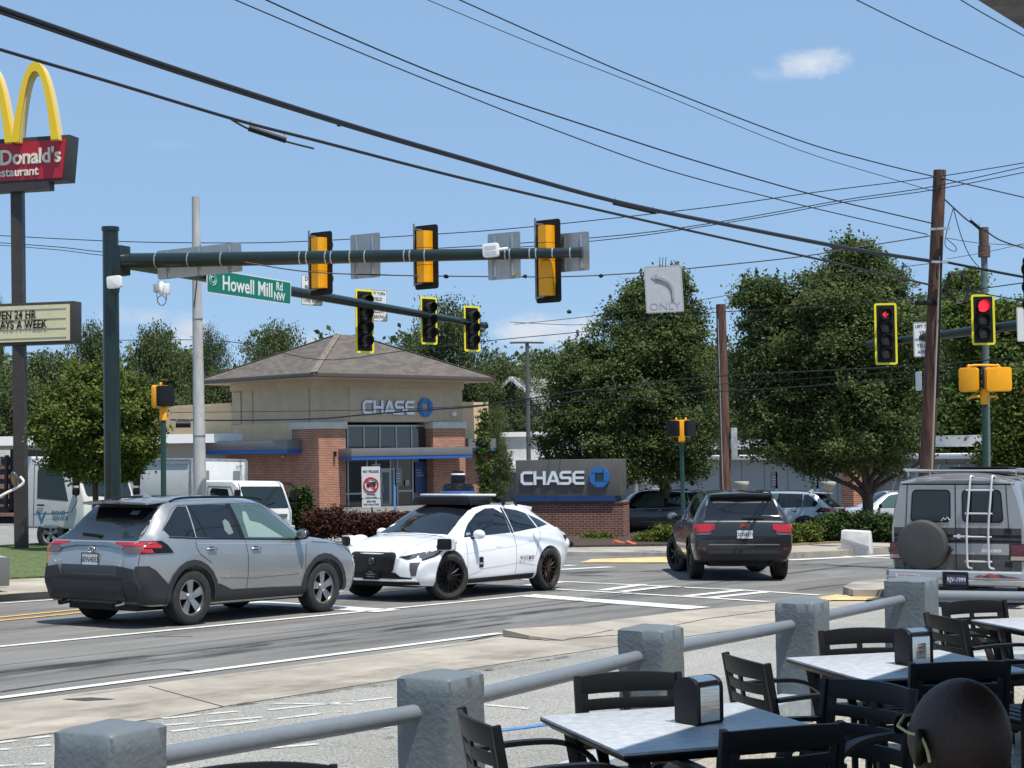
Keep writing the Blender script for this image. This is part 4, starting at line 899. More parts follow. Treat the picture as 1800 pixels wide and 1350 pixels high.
    c.decal([(.50, -.565), (.82, -.61), (1.28, -.70), (1.36, -.45), (1.385, 0), (1.36, .45), (1.28, .70), (.82, .61), (.50, .565), (.46, 0)], 'T', 'windscreen', GLASS, .006, g=.07)
    c.decal([(.30, -.56), (.50, -.565), (.46, 0), (.50, .565), (.30, .56), (-.9, .52), (-.9, -.52)], 'T', 'glass_roof', GLASS, .005, g=.1)
    c.line([(1.38, -.74), (1.42, -.4), (1.44, 0), (1.42, .4), (1.38, .74)], 'T', 'bonnet_gap', SEAM, .025)
    for s in (-1, 1): c.line([(1.45, s * .64), (1.9, s * .52), (2.18, s * .42)], 'T', 'bonnet_crease', MATS['crease shade'], .01)
    c.decal([(1.50, -.24), (1.62, -.30), (1.62, .30), (1.50, .24)], 'T', 'bonnet_scoop', mat('scoop shade', (.5, .51, .52), .4), .004)
    GR = mat('grille mesh', (.010, .010, .011), .3); g_ = rrect(.92, .32, .09, 5, 0, .615)
    g0 = c.decal([(a * (1 if b > .6 else .92), b) for a, b in g_], 'F', 'grille', GR, .012, depth=1)
    c.decal([(a * (1.05 if b > .6 else .95), .60 + (b - .6) * 1.12) for a, b in g_], 'F', 'grille_surround', mat('grille rim', (.6, .61, .62), .25), .006)
    GM = mat('grille bars', (.06, .06, .065), .3, .5)
    for k in range(9): c.line([(-.36 + (.0), .495 + k * .026), (.36, .495 + k * .026)], 'F', 'grille_bar', GM, .006, t=.018, parent=g0)
    for k in range(13): c.line([(-.36 + k * .06, .49), (-.36 + k * .06, .71)], 'F', 'grille_bar', GM, .006, t=.0175, parent=g0)
    p = c.hit(0, .63, 'F', .03); MB().ell(p, (.02, .06, .065), 14, 10).build('badge', mat('dark badge', (.12, .12, .125), .25, .8), g0, smooth=50)
    for s in (-1, 1):
        c.decal([(s * .50, .71), (s * .62, .735), (s * .86, .80), (s * .86, .72), (s * .66, .665)], 'F', 'headlamp', mat('headlamp glass', (.10, .105, .11), .06, .2, coat=1), .008)
        c.decal([(s * .53, .70), (s * .70, .74), (s * .68, .69), (s * .62, .68)], 'F', 'headlamp_inner', BLACK, .011)
        c.decal([(s * .70, .62), (s * .84, .63), (s * .80, .42), (s * .73, .41)], 'F', 'air_curtain', mat('vent grey', (.07, .07, .075), .5), .008)
    c.decal([(-.56, .40), (-.46, .46), (.46, .46), (.56, .40), (.74, .385), (.74, .36), (-.74, .36), (-.74, .385)], 'F', 'lower_intake', BLACK, .012)
    c.decal([(-.80, .345), (.80, .345), (.80, .325), (-.80, .325)], 'F', 'splitter', WHT, .04, depth=1)
    c.decal([(-.82, .318), (.82, .318), (.80, .22), (-.80, .22)], 'F', 'lower_bumper', BLACK, .012)
    p = c.hit(0, .42, 'F', .045); MB().prism(rrect(.31, .155, .015), p, (0, 1, 0), (0, 0, 1), .03).build('front_plate', BLACK, t)
    PT = mat('plate text grey', (.35, .35, .35), .6)
    for i, s_ in enumerate(('waymo', 'AUTONOMOUS', 'DRIVEN CAR')): text(s_, .026, PT, frame(p + Vector((.004, 0, .045 - i * .038)), (0, 1, 0)), 'plate_text', t, .0005)
    LT = mat('grey lettering', (.22, .23, .24), .5)
    p = c.hit(-.745, .60, 'L', .018); text('WAYMO', .095, mat('dark lettering', (.10, .10, .11), .5), frame(p, (-1, 0, 0)), 'door_lettering', t, .001, 1.0, .002, sp=1.4)
    p = c.hit(.62, .575, 'L', .004); q = MB().prism(rrect(.125, .17, .02), p, (-1, 0, 0), (0, 0, 1), .004).build('ride_badge', BLACK, t); text('Uber', .045, WHITE, frame(p + Vector((0, .003, -.02)), (-1, 0, 0)), 'badge_text', q, .0005)
    p = c.hit(.86, 1.03, 'L', .009); MB().prism(rrect(.12, .06, .01), p, (-1, 0, 0), (0, 0, 1), .002).build('permit_sticker', mat('pale blue sticker', (.45, .6, .75), .5), t)
    p = c.hit(1.22, -.50, 'T', .01); c.decal([(1.02, -.62), (1.10, -.62), (1.10, -.53), (1.02, -.53)], 'T', 'permit_sticker', WHITE, .009)
    # roof rig
    rig = MB(); pts = [(.46, .36), (.40, .50), (-.45, .50), (-.74, .30), (-.74, -.30), (-.45, -.50), (.40, -.50), (.46, -.36)]
    rig.prism(pts, (0, 0, 1.688), (1, 0, 0), (0, 1, 0), .04); r1 = rig.build('sensor_platform', WHT, t, bevel=.018)
    MB().prism([(.56, .40), (.49, .56), (-.20, .52), (-.62, .28), (-.62, -.28), (-.20, -.52), (.49, -.56), (.56, -.40)], (0, 0, 1.645), (1, 0, 0), (0, 1, 0), .14).build('sensor_band', mat('gloss black', (.008, .008, .009), .3, spec=.3), r1, bevel=.02)
    for s in (-1, 1):
        for x in (.45, -.55): MB().bar((x, s * .54, 1.60), (x - .03, s * .575, 1.50), .09, .05).build('rig_foot', BLACK, r1, bevel=.01)
        MB().tube(cr([(-.45, s * .5, 1.60), (-.7, s * .48, 1.63), (-.95, s * .50, 1.60), (-1.05, s * .53, 1.47)], 5), .022, 8).build('rear_bar', BLACK, r1, smooth=60)
    MB().rev([(.30, 1.70), (.30, 1.735)], 32, (-.02, 0, 0)).build('blue_ring', mat('blue ring', (.04, .12, .4), .3), r1, smooth=40)
    MB().rev([(.28, 1.735), (.275, 1.78), (.24, 1.865), (.16, 1.875)], 32, (-.02, 0, 0)).build('camera_dome', MATS['gloss black'], r1, smooth=40)
    for k in range(10):
        a = k * math.pi / 5; MB().box((-.02 + .262 * math.cos(a), .262 * math.sin(a), 1.80), (.03, .10, .055), a).build('camera_window', GLASS, r1, bevel=.006)
    MB().rev([(.125, 1.875), (.135, 1.95), (.12, 2.01)], 28, (-.02, 0, 0)).build('lidar_drum', MATS['gloss black'], r1, smooth=40)
    MB().rev([(.122, 2.01), (.118, 2.035)], 28, (-.02, 0, 0)).build('lidar_cap', WHT, r1, smooth=40)
    MB().rev([(.095, 2.035), (.095, 2.075)], 28, (-.02, 0, 0)).build('lidar_top', BLACK, r1, smooth=40)
    sp = MB(); sp.add([(-1.15, -.50, 1.50), (-1.15, .50, 1.50), (-1.66, .47, 1.455), (-1.72, 0, 1.47), (-1.66, -.47, 1.455), (-1.15, -.5, 1.40), (-1.15, .5, 1.40), (-1.60, .47, 1.36), (-1.60, -.47, 1.36)], [(0, 1, 2, 3, 4), (0, 5, 6, 1), (1, 6, 7, 2), (2, 7, 8, 4, 3), (4, 8, 5, 0), (5, 8, 7, 6)])
    sp.build('spoiler', WHT, t, bevel=.01)
    for s in (-1, 1):
        MB().ell((-2.16, s * .84, .80), (.12, .08, .11), 16, 10).build('rear_sensor_housing', WHT, t, smooth=60); MB().rev([(.055, 0), (.06, .07), (.05, .10)], 20, (-2.22, s * .84, .78), 'X').build('rear_sensor', BLACK, t, smooth=40)
        MB().rev([(.055, 0), (.06, .07), (.05, .10)], 20, (-2.38, s * .84, .78), 'X').build('rear_sensor', BLACK, t, smooth=40)
    BW = mat('black alloy', (.03, .027, .026), .35, .7); BR = mat('bronze alloy', (.055, .034, .026), .4, .6)
    for s in (-1, 1):
        wheel(t, 1.495, s * .82, .375, .245, 'multi', -21, .262, BW); wheel(t, -1.495, s * .82, .375, .245, 'multi', 0, .262, BR)
    MB().box((0, 0, .30), (4.1, 1.3, .16)).box((0, 0, .5), (3.6, 1.1, .3)).build('underbody', BLACK, t)
    return t
robotaxi()
# ------------------------------------------------------------------ dark grey SUV from behind
def suv():
    t = thing('suv', 'dark grey dusty SUV seen from behind driving away in the junction', 'car', mw=on_slope(4.378, 34.175, R(90.5)))
    S = [(-2.38, .52, .74, .56, .84, .66, .84, .78, .80, .84, .85),
         (-2.33, .42, .84, .48, .93, .68, .92, 1.02, .84, 1.13, 1.14),
         (-2.22, .38, .88, .44, .955, .70, .935, 1.12, .80, 1.22, 1.235),
         (-2.08, .36, .90, .42, .965, .72, .93, 1.15, .70, 1.46, 1.50),
         (-1.95, .34, .91, .40, .97, .74, .93, 1.16, .655, 1.62, 1.68),
         (-1.6, .33, .92, .38, .97, .74, .93, 1.15, .64, 1.665, 1.735),
         (-.6, .32, .90, .38, .955, .74, .92, 1.12, .65, 1.68, 1.76),
         (.3, .32, .90, .38, .955, .74, .91, 1.09, .64, 1.62, 1.72),
         (.95, .32, .91, .38, .96, .74, .91, 1.08, .70, 1.22, 1.30),
         (1.15, .33, .93, .40, .97, .74, .91, 1.07, .78, 1.13, 1.16),
         (1.9, .36, .92, .44, .96, .72, .88, .98, .66, 1.06, 1.08),
         (2.3, .40, .82, .48, .86, .68, .80, .90, .6, .98, 1.0), (2.39, .5, .7, .54, .74, .68, .68, .8, .5, .88, .9)]
    c = Car(S, t, GREYP, (-1.457, 1.457), .385, arch=1.14)
    c.decal([(-.76, 1.17), (.76, 1.17), (.73, 1.25), (.62, 1.60), (-.62, 1.60), (-.73, 1.25)], 'B', 'rear_screen', GLASS, .004)
    for d in 'LR':
        c.decal([(.80, 1.12), (.70, 1.20), (.36, 1.52), (-.32, 1.60), (-.28, 1.13)], d, 'front_window', GLASS); c.decal([(-.38, 1.14), (-.42, 1.60), (-1.05, 1.58), (-1.15, 1.17)], d, 'rear_window', GLASS)
        c.decal([(-1.22, 1.18), (-1.14, 1.57), (-1.65, 1.50), (-1.92, 1.22)], d, 'quarter_window', GLASS)
        sg = 1 if d == 'L' else -1
        mirror(c, .74, 1.20, sg, GREYP, .92)
        c.decal([(-2.36, 1.10), (-2.04, 1.10), (-2.0, .98), (-2.36, .96)], d, 'tail_lamp', REDL, .016)
        c.decal(ring(-1.457, .385, .385 * 1.14, .385 * 1.14 + .04, -10, 190, 14), d, 'arch_trim', TRIM, .014, depth=1); c.decal(ring(1.457, .385, .385 * 1.14, .385 * 1.14 + .04, -10, 190, 14), d, 'arch_trim', TRIM, .014, depth=1)
        handle(c, -.15, 1.0, d, GREYP); handle(c, -1.05, 1.02, d, GREYP); c.line([(-.33, 1.12), (-.34, .45)], d)
        c.decal([(sg * .55, 1.10), (sg * .93, 1.10), (sg * .94, .94), (sg * .66, .95), (sg * .56, 1.0)], 'B', 'tail_lamp', REDL, .022, depth=1)
        c.decal([(sg * .60, .94), (sg * .92, .93), (sg * .90, .89), (sg * .66, .895)], 'B', 'reversing_lamp', mat('smoked lens', (.14, .08, .08), .12, coat=.8), .014)
        c.decal([(sg * .72, .66), (sg * .88, .66), (sg * .88, .59), (sg * .74, .585)], 'B', 'reflector', REDD, .012)
        MB().tube(cr([(-1.5, sg * .66, 1.66), (-1.3, sg * .665, 1.72), (.1, sg * .665, 1.735), (.35, sg * .65, 1.68)], 4), .018, 8).build('roof_rail', BLACK, t, smooth=60)
    sp = MB(); sp.add([(-1.75, -.64, 1.69), (-1.75, .64, 1.69), (-2.10, .60, 1.665), (-2.14, 0, 1.69), (-2.10, -.60, 1.665), (-1.75, -.64, 1.62), (-1.75, .64, 1.62), (-2.06, .6, 1.60), (-2.06, -.6, 1.60), (-1.75, 0, 1.76)], [(0, 9, 3, 4), (9, 1, 2, 3), (0, 5, 6, 1, 9), (1, 6, 7, 2), (2, 7, 8, 4, 3), (4, 8, 5, 0), (5, 8, 7, 6)]); sp.build('spoiler', GREYP, t, bevel=.008)
    c.decal([(-.60, 1.60), (.60, 1.60), (.55, 1.50), (-.55, 1.50)], 'B', 'painted_screen_top_shadow', BLACK, .008)  # black strip paints the shade below the spoiler onto the glass
    c.line([(-.82, .90), (-.70, .72), (.70, .72), (.82, .90)], 'B', 'tailgate_gap'); c.decal([(-.68, .715), (.68, .715), (.68, .695), (-.68, .695)], 'B', 'bumper_step', mat('satin strip', (.35, .35, .33), .3, .8), .02, depth=1)
    c.decal([(-.86, .56), (-.72, .58), (-.60, .60), (.60, .60), (.72, .58), (.86, .56), (.80, .34), (-.80, .34)], 'B', 'lower_bumper', TRIM, .02, depth=1)
    c.line([(-.62, .50), (.62, .50)], 'B', 'bumper_line', SEAM, .02, t=.022); MB().box((-2.41, 0, .78), (.02, .14, .035)).build('tow_cover', BLACK, t)
    p = c.hit(-.12 * 0 - .02, .90, 'B', .012); plate(t, p, (0, -1, 0), 'DCN8271', frm=False)
    p = c.hit(-.02, 1.08, 'B', .01); text('Jeep', .105, mat('red badge', (.5, .06, .04), .4), frame(p, (0, -1, 0)), 'badge', t, .003, 1, .002)
    wm = MB(); wm.bar(c.hit(.02, 1.20, 'B', .02), c.hit(-.40, 1.19, 'B', .02), .03, .035); wm.build('wiper', BLACK, t)
    WP = mat('faint window writing', (.12, .10, .11), .6)
    for i, s_ in enumerate(('it has a', 'chance', 'ice')): p = c.hit(.42, 1.50 - i * .085, 'B', .008); text(s_, .06, WP, frame(p, (0, -1, .0), (-.3, 0, 1)), 'window_writing', t, .0004)
    for wx, st in ((-1.457, 0), (1.457, 24)):
        for s in (-1, 1): wheel(t, wx, s * .82, .385, .25, 'eight', st, .25, mat('black alloy', (.03, .027, .026), .35, .7))
    MB().box((0, 0, .36), (4.3, 1.3, .16)).box((0, 0, .5), (4.3, 1.1, .3)).tube([(-2.3, -.55, .36), (-1.6, -.5, .36)], .04).build('underbody', BLACK, t)
suv()
# ------------------------------------------------------------------ conversion van
def van():
    h = R(63); rear = gx(1680, 25.0); cx, cy = rear.x + 2.75 * math.cos(h), rear.y + 2.75 * math.sin(h)
    t = thing('conversion_van', 'silver and dark grey conversion van with spare wheel and rear ladder', 'van', mw=on_slope(cx, cy, h))
    S = [(-2.60, .50, .94, .52, .985, .80, .985, 1.20, .82, 1.88, 1.93),
         (-2.55, .46, .97, .50, 1.0, .80, 1.0, 1.20, .86, 1.90, 1.98),
         (-2.3, .45, .98, .50, 1.01, .80, 1.01, 1.20, .88, 1.91, 2.03),
         (-1, .45, .98, .50, 1.01, .80, 1.01, 1.20, .89, 1.91, 2.05), (1.3, .45, .98, .50, 1.01, .80, 1.01, 1.20, .88, 1.90, 2.03),
         (1.9, .45, .98, .50, 1.01, .80, 1.0, 1.18, .86, 1.30, 1.35), (2.5, .45, .92, .50, .96, .80, .93, 1.0, .8, 1.08, 1.1), (2.62, .5, .85, .55, .88, .75, .85, .9, .7, .95, .97)]
    c = Car(S, t, VANS, (-1.45, 1.75), .37, arch=1.2, nx=70)
    c.decal([(-1.0, .50), (1.0, .50), (1.0, 1.20), (-1.0, 1.20)], 'B', 'lower_body_panel', VAND, .003)
    for d in 'LR': c.decal([(-2.62, .48), (2.5, .48), (2.5, 1.20), (-2.62, 1.20)], d, 'lower_body_panel', VAND, .003, g=.2)
    c.decal([(-1.0, .80), (1.0, .80), (1.0, .965), (-1.0, .965)], 'B', 'silver_band', VANS, .006)
    c.decal([(-1.0, 1.055), (1.0, 1.055), (1.0, 1.10), (-1.0, 1.10)], 'B', 'black_stripe', BLACK, .006); c.decal([(-1.0, .985), (1.0, .985), (1.0, 1.02), (-1.0, 1.02)], 'B', 'black_stripe', BLACK, .006)
    for d in 'LR':
        c.decal([(-2.62, .80), (2.5, .80), (2.5, .965), (-2.62, .965)], d, 'silver_band', VANS, .006, g=.2); c.decal([(-2.62, 1.04), (2.5, 1.04), (2.5, 1.10), (-2.62, 1.10)], d, 'black_stripe', BLACK, .006, g=.2)
        c.decal(rrect(1.3, .45, .05, 3, -1.2, 1.52), d, 'side_window', GLASS, .006); c.decal(rrect(.75, .42, .05, 3, 1.1, 1.5), d, 'front_window', GLASS, .006)
    VR = mat('van roof grey', (.10, .10, .105), .6); c.decal([(-2.62, -.9), (1.4, -.9), (1.4, .9), (-2.62, .9)], 'T', 'roof_skin', VR, .004, g=.2)
    c.decal([(-.86, 1.875), (.86, 1.875), (.84, 1.98), (-.84, 1.98)], 'B', 'roof_rear', VR, .006); c.line([(-.90, 1.86), (.90, 1.86)], 'B', 'drip_rail', BLACK, .02, t=.01)
    for s in (-1, 1):
        rr_ = rrect(.60, .50, .07, 4, s * .385, 1.53); q = c.decal([(a * (1 - (b - 1.53) * .10), b) for a, b in rr_], 'B', 'window_seal', BLACK, .008)
        rr_ = rrect(.56, .46, .06, 4, s * .385, 1.53); c.decal([(a * (1 - (b - 1.53) * .10), b) for a, b in rr_], 'B', 'rear_window', GLASS, .011)
        c.line([(s * .74, 1.86), (s * .755, 1.5), (s * .78, 1.1), (s * .79, .52)], 'B', w_=.012, t=.008)
        for z in (.66, 1.16): MB().bar(c.hit(s * .76, z - .04, 'B', .012), c.hit(s * .76, z + .04, 'B', .012), .10, .02, (1, 0, 0)).build('door_hinge', BLACK, t)
        q = c.hit(s * .90, .90, 'B', .015); MB().prism(rrect(.23, .26, .02), (-2.615, s * .905, .84), (0, -1, 0), (0, 0, 1), .05).build('lamp_bezel', BLACK, t)
        MB().prism(rrect(.21, .17, .015), (-2.63, s * .905, .875), (0, -1, 0), (0, 0, 1), .04).build('tail_lamp', REDD, t, bevel=.004); MB().prism(rrect(.21, .06, .01), (-2.628, s * .905, .755), (0, -1, 0), (0, 0, 1), .04).build('reversing_lamp', mat('pale lens', (.42, .3, .28), .2, coat=.6), t)
        MB().prism(rrect(.10, .12, .01), (-2.46, s * 1.012, .86), (s * 1.0 if s < 0 else -1, 0, 0), (0, 0, 1), .01).build('side_marker', REDD, t)
    c.line([(.012, .52), (.012, 1.86)], 'B', w_=.014, t=.008)
    # spare wheel on the left door, seen as a covered disc
    MB().rev([(.02, .20), (.30, .205), (.355, .19), (.385, .14), (.39, .06), (.37, .0), (.02, 0)], 44, (0, 0, 0), 'X').build('spare_wheel_cover', mat('vinyl cover', (.042, .042, .042), .7, var=.12, vs=7, bump=.15, bs=14), t, smooth=40)
    o = t.children[-1] if 0 else [k for k in bpy.data.objects if k.parent == t and k.name.startswith('spare_wheel_cover')][0]; o.rotation_euler = (0, 0, math.pi); o.location = (-2.60, .50, .93)
    MB().box((-2.63, .12, .86), (.06, .05, .12)).box((-2.66, .08, .86), (.10, .03, .04)).build('spare_bracket', BLACK, t)
    # ladder on the right door
    LD = mat('ladder aluminium', (.60, .60, .60), .35, .3); x0 = -2.70
    l_ = MB()
    for y in (-.235, -.555): l_.tube(cr([(x0 + .20, y - .03, 1.95), (x0 + .11, y, 1.985), (x0 + .05, y + .01, 1.93), (x0, y + .03, 1.6), (x0 - .015, y + .06, 1.2), (x0 - .015, y + .06, .72), (x0 + .0, y + .05, .62), (x0 + .09, y + .01, .59)], 6), .017, 10)
    for z, dy in ((1.77, .03), (1.42, .045), (1.07, .06), (.70, .06)): l_.tube([(x0 + .02 if z > 1.7 else x0, -.60 + dy, z), (x0 + .02 if z > 1.7 else x0, -.195 + dy, z)], .013, 8)
    l_.build('ladder', LD, t, smooth=60)
    hd = MB(); hd.bar((-2.64, .04, 1.075), (-2.64, -.20, 1.075), .03, .03); hd.rev([(.035, 0), (.035, .03)], 12, (-2.65, -.04, 1.075), 'X'); hd.build('door_handle', CHROME, t)
    MB().box((-2.575, .08, 1.925), (.03, .20, .05)).build('brake_light', REDD, t, bevel=.006)
    # bumper
    b = MB(); pts = [(-2.45, 1.06), (-2.66, 1.05), (-2.78, .98), (-2.80, .5), (-2.80, -.5), (-2.78, -.98), (-2.66, -1.05), (-2.45, -1.06)]
    prof = [(0, .56), (.02, .535), (.025, .46), (.01, .44), (.025, .42), (.02, .36), (-.02, .335)]
    vs = []
    for x, y in pts:
        n = Vector((x + 1.9, y * .6, 0)).normalized(); vs += [(x + n.x * a, y + n.y * a, z) for a, z in prof]
    k = len(prof); b.add(vs, [(i * k + j, i * k + j + 1, i * k + k + j + 1, i * k + k + j) for i in range(len(pts) - 1) for j in range(k - 1)])
    b.add([(x, y, .56) for x, y in pts] + [(-2.5, .95, .56), (-2.5, -.95, .56)], [(0, 1, 2, 3, 8), (3, 4, 9, 8), (4, 5, 6, 7, 9)]); bp_ = b.build('rear_bumper', mat('bumper chrome', (.50, .49, .48), .34, .8), t, smooth=30)
    MB().box((-2.835, -.02, .435), (.02, .38, .22)).build('plate_recess', BLACK, t)
    plate(t, Vector((-2.85, -.04, .43)), (0, -1, 0), 'RJV-1999', bgm=mat('dark blue plate', (.035, .04, .10), .4), ink=mat('plate ink white', (.6, .6, .62), .5), size=.088)
    p = Vector((-2.832, .70, .475)); q = MB().prism(rrect(.36, .05, .004), p, (0, -1, 0), (0, 0, 1), .003).build('bumper_sticker', mat('sticker white', (.6, .58, .56), .5), t); text('CUNTRY SCHOOL 20', .032, mat('sticker ink', (.25, .05, .08), .6), frame(p + Vector((-.002, 0, 0)), (0, -1, 0)), 'sticker_text', q, .0004, 1, .0006)
    mt_ = MB()
    ys = [-.30, -.38, -.45, -.52, -.60, -.66, -.74, -.84, -.95]; zs = [.48, .51, .495, .535, .51, .525, .50, .49, .475]
    for i in range(8): mt_.add([(-2.834, ys[i], .465), (-2.834, ys[i + 1], .465), (-2.834, ys[i + 1], zs[i + 1]), (-2.834, ys[i], zs[i])], [(0, 1, 2, 3)])
    mt_.build('mountain_sticker', mat('mountain print', (.05, .045, .10), .5, col2=(.38, .07, .05), vs=6, sharp=True), t)
    p = c.hit(-.52, .87, 'B', .02); text('EXPLORER', .062, mat('maker badge', (.65, .68, .66), .4), frame(p + Vector((0, 0, -.01)), (0, -1, 0)), 'badge', t, .002, 1, .002)
    p = c.hit(-.62, .70, 'B', .014); text('CHEVROLET', .065, mat('faint badge', (.2, .2, .21), .3, .8), frame(p, (0, -1, 0)), 'badge', t, .002, 1.15)
    p = c.hit(.16, 1.33, 'B', .014); MB().tube([p + Vector((0, a, b_)) for a, b_ in ((.07, -.03), (.03, .02), (.01, -.01), (-.03, .03), (-.06, -.02), (-.07, .0))], .006, 6).build('window_sticker', WHITE, t)
    # roof rack
    rk = MB()
    for x in (-2.2, -1.3, -.3, .7): rk.tube([(x, -.86, 2.07), (x, .86, 2.07)], .017, 8)
    for s in (-1, 1): rk.tube([(-2.3, s * .86, 2.09), (.9, s * .86, 2.09)], .017, 8); [rk.tube([(x, s * .82, 1.98), (x, s * .82, 2.08)], .013, 6) for x in (-2.2, -.7, .7)]
    rk.build('roof_rack', mat('rack metal', (.5, .5, .5), .4, .8), t, smooth=60); MB().box((-1.2, -.2, 2.12), (1.4, .9, .03)).build('vent_cover', BLACK, t, bevel=.01)
    for wx in (-1.45, 1.75):
        for s in (-1, 1): wheel(t, wx, s * .86, .37, .24, 'eight', 0, .22)
    u = MB(); u.box((0, 0, .42), (4.7, 1.5, .2)).tube([(-1.45, -.8, .34), (-1.45, .8, .34)], .06).ell((-1.45, 0, .34), (.14, .16, .13)).tube([(-2.4, .4, .34), (-.5, .4, .34)], .05).tube([(-2.6, -.5, .33), (-1.6, -.5, .36)], .03)
    u.build('underbody', mat('rusty underside', (.05, .035, .025), .8, var=.5, vs=5), t)
van()
# ------------------------------------------------------------------ trucks behind
def cabtruck(label, mw, colr, sc_=1.0, lettering=None):
    t = thing('cab_over_truck', label, 'truck', mw=mw)
    W_ = 1.0 * sc_; out = [(0.05, .55), (1.85, .55), (2.02, .75), (2.0, 1.25), (1.62, 2.20), (1.45, 2.30), (.12, 2.32), (0.0, 2.2)]
    MB().prism([(a, b) for a, b in out], (0, -W_, 0), (1, 0, 0), (0, 0, 1), 2 * W_).build('cab', colr, t, bevel=.06, seg=3)
    a, b_ = Vector((2.0, 0, 1.25)), Vector((1.62, 0, 2.20)); n = Vector((b_ - a).cross(Vector((0, 1, 0)))).normalized(); n = n if n.x > 0 else -n
    up_ = (b_ - a).normalized(); MB().prism(rrect(1.76, .82, .08), (a + b_) / 2 + n * .012, (0, 1, 0), up_, .02).build('windscreen', mat('truck glass', (.012, .02, .02), .05, spec=.5, coat=.1), t)
    MB().bar(a + n * .03 + up_ * .12 + Vector((0, -.3, 0)), a + n * .03 + up_ * .32 + Vector((0, .35, 0)), .02, .02).build('wiper', BLACK, t)
    for s in (-1, 1):
        MB().prism([(.55, 1.28), (1.50, 1.22), (1.45, 1.42), (1.28, 2.02), (.62, 2.05), (.55, 1.95)], (0, s * (W_ + .004), 0), (1, 0, 0), (0, 0, 1), .012 * -s).build('side_window', MATS['truck glass'], t)
        g = MB(); 
        for p, q in (((.45, .62), (.45, 2.12)), ((.45, 2.12), (1.40, 2.1)), ((1.40, 2.1), (1.78, 1.25)), ((1.78, 1.25), (1.60, .95)), ((.45, .9), (1.55, .95))): g.bar((p[0], s * (W_ + .002), p[1]), (q[0], s * (W_ + .002), q[1]), .012, .008, (0, 1, 0))
        g.build('door_gap', SEAM, t); MB().bar((.58, s * (W_ + .03), 1.12), (.78, s * (W_ + .03), 1.12), .03, .04).build('door_handle', BLACK, t, bevel=.006)
        m = MB(); m.tube(cr([(1.72, s * W_, 1.35), (1.95, s * (W_ + .16), 1.45), (1.95, s * (W_ + .18), 2.05), (1.7, s * (W_ - .02), 2.2)], 5), .014, 6); o = m.build('mirror_arm', BLACK, t, smooth=60)
        MB().prism(rrect(.20, .40, .05), (1.93, s * (W_ + .19), 1.80), (0, 1, 0), (0, 0, 1), .09).build('mirror_head', BLACK, o, bevel=.02); MB().prism(rrect(.20, .18, .05), (1.93, s * (W_ + .19), 1.46), (0, 1, 0), (0, 0, 1), .09).build('mirror_head', BLACK, o, bevel=.02)
        MB().prism(rrect(.34, .16, .04), (2.03, s * .70, .86), (0, 1, 0), (0, 0, 1), .05).build('headlamp', CLRL, t)
        wheel(t, .95, s * .86, .42, .26, 'five', 0, .24, mat('grey steel', (.3, .3, .3), .5, .5)); wheel(t, -3.4, s * .86, .42, .40, 'five', 0, .24, MATS['grey steel'])
    MB().box((2.03, 0, 1.08), (.03, 1.5, .12)).build('grille', mat('grille grey', (.12, .12, .12), .5), t); MB().box((2.06, 0, .62), (.12, 2.0, .24)).build('front_bumper', colr, t, bevel=.03)
    MB().box((-1.8, 0, .72), (5.6, .8, .16)).build('chassis', BLACK, t)
    return t
TW = mat('truck white', (.66, .66, .65), .4, var=.05, vs=3, coat=.3)
hx0 = gx(36, 46.5)
t1 = cabtruck('white cab truck with a dark stake bed behind the brown sign post', on_slope(hx0.x + .5, 47.2, R(-24)) @ Matrix.Scale(1.13, 4), TW)
k = MB(); k.box((-2.9, 0, 1.0), (5.4, 2.3, .14))
for i in range(5): 
    for s in (-1, 1): k.box((-2.9, s * 1.14, 1.2 + i * .25), (5.4, .05, .13))
for i in range(7):
    for s in (-1, 1): k.box((-5.5 + i * .87, s * 1.16, 1.7), (.08, .06, 1.3))
k.build('stake_bed', mat('dark timber bed', (.03, .02, .018), .7), t1); MB().box((-.14, 0, 1.75), (.10, 2.3, 1.5)).build('headboard', BLACK, t1)
MB().box((-5.6, -1.0, .9), (.05, .2, .08)).build('tail_lamp', REDL, t1)
BL = mat('blue logo', (.05, .16, .26), .5)
text('V', .4, BL, frame((.70, -1.006, .80), (1, 0, 0)), 'door_logo', t1, .001, 1.1, .012); text('ROAD', .15, BL, frame((1.22, -1.006, .93), (1, 0, 0)), 'door_lettering', t1, .001, 1, .004); text('SERVICE', .13, BL, frame((1.27, -1.006, .80), (1, 0, 0)), 'door_lettering', t1, .001, 1, .003); text('ATLANTA GA', .07, BL, frame((1.0, -1.006, .62), (1, 0, 0)), 'door_lettering', t1, .001)
bx = gx(370, 50)
t2 = cabtruck('white cab truck pulling a white cargo box, parked before the brick bank', on_slope(bx.x + .25, 50.4, R(-36)) @ Matrix.Diagonal((1, 1, .85, 1)), TW)
BX = mat('cargo box white', (.60, .61, .62), .45, var=.06, vs=1.5)
cb = MB().box((-3.0, 0, 1.95), (5.7, 2.35, 2.15)).build('cargo_box', BX, t2, bevel=.03)
MB().box((-3.0, 0, 3.05), (5.72, 2.37, .10)).build('roof_edge', GALV, cb, bevel=.03)
for s in (-1, 1):
    MB().box((-.14, s * 1.14, 1.95), (.10, .08, 2.2)).box((-5.86, s * 1.14, 1.95), (.08, .08, 2.2)).box((-3.0, s * 1.19, 2.93), (5.6, .012, .10)).build('corner_post', GALV, cb)
VG = mat('vent grey green', (.16, .20, .18), .6)
for y, z in ((.75, 2.5), (-.55, 2.5)): MB().box((-.14 + .005, y, z), (.02, .28, .34)).build('vent', VG, cb)
text('GMFT', .12, PLK, frame((-.12, .85, 2.82), (0, 1, 0)), 'box_mark', cb, .001)
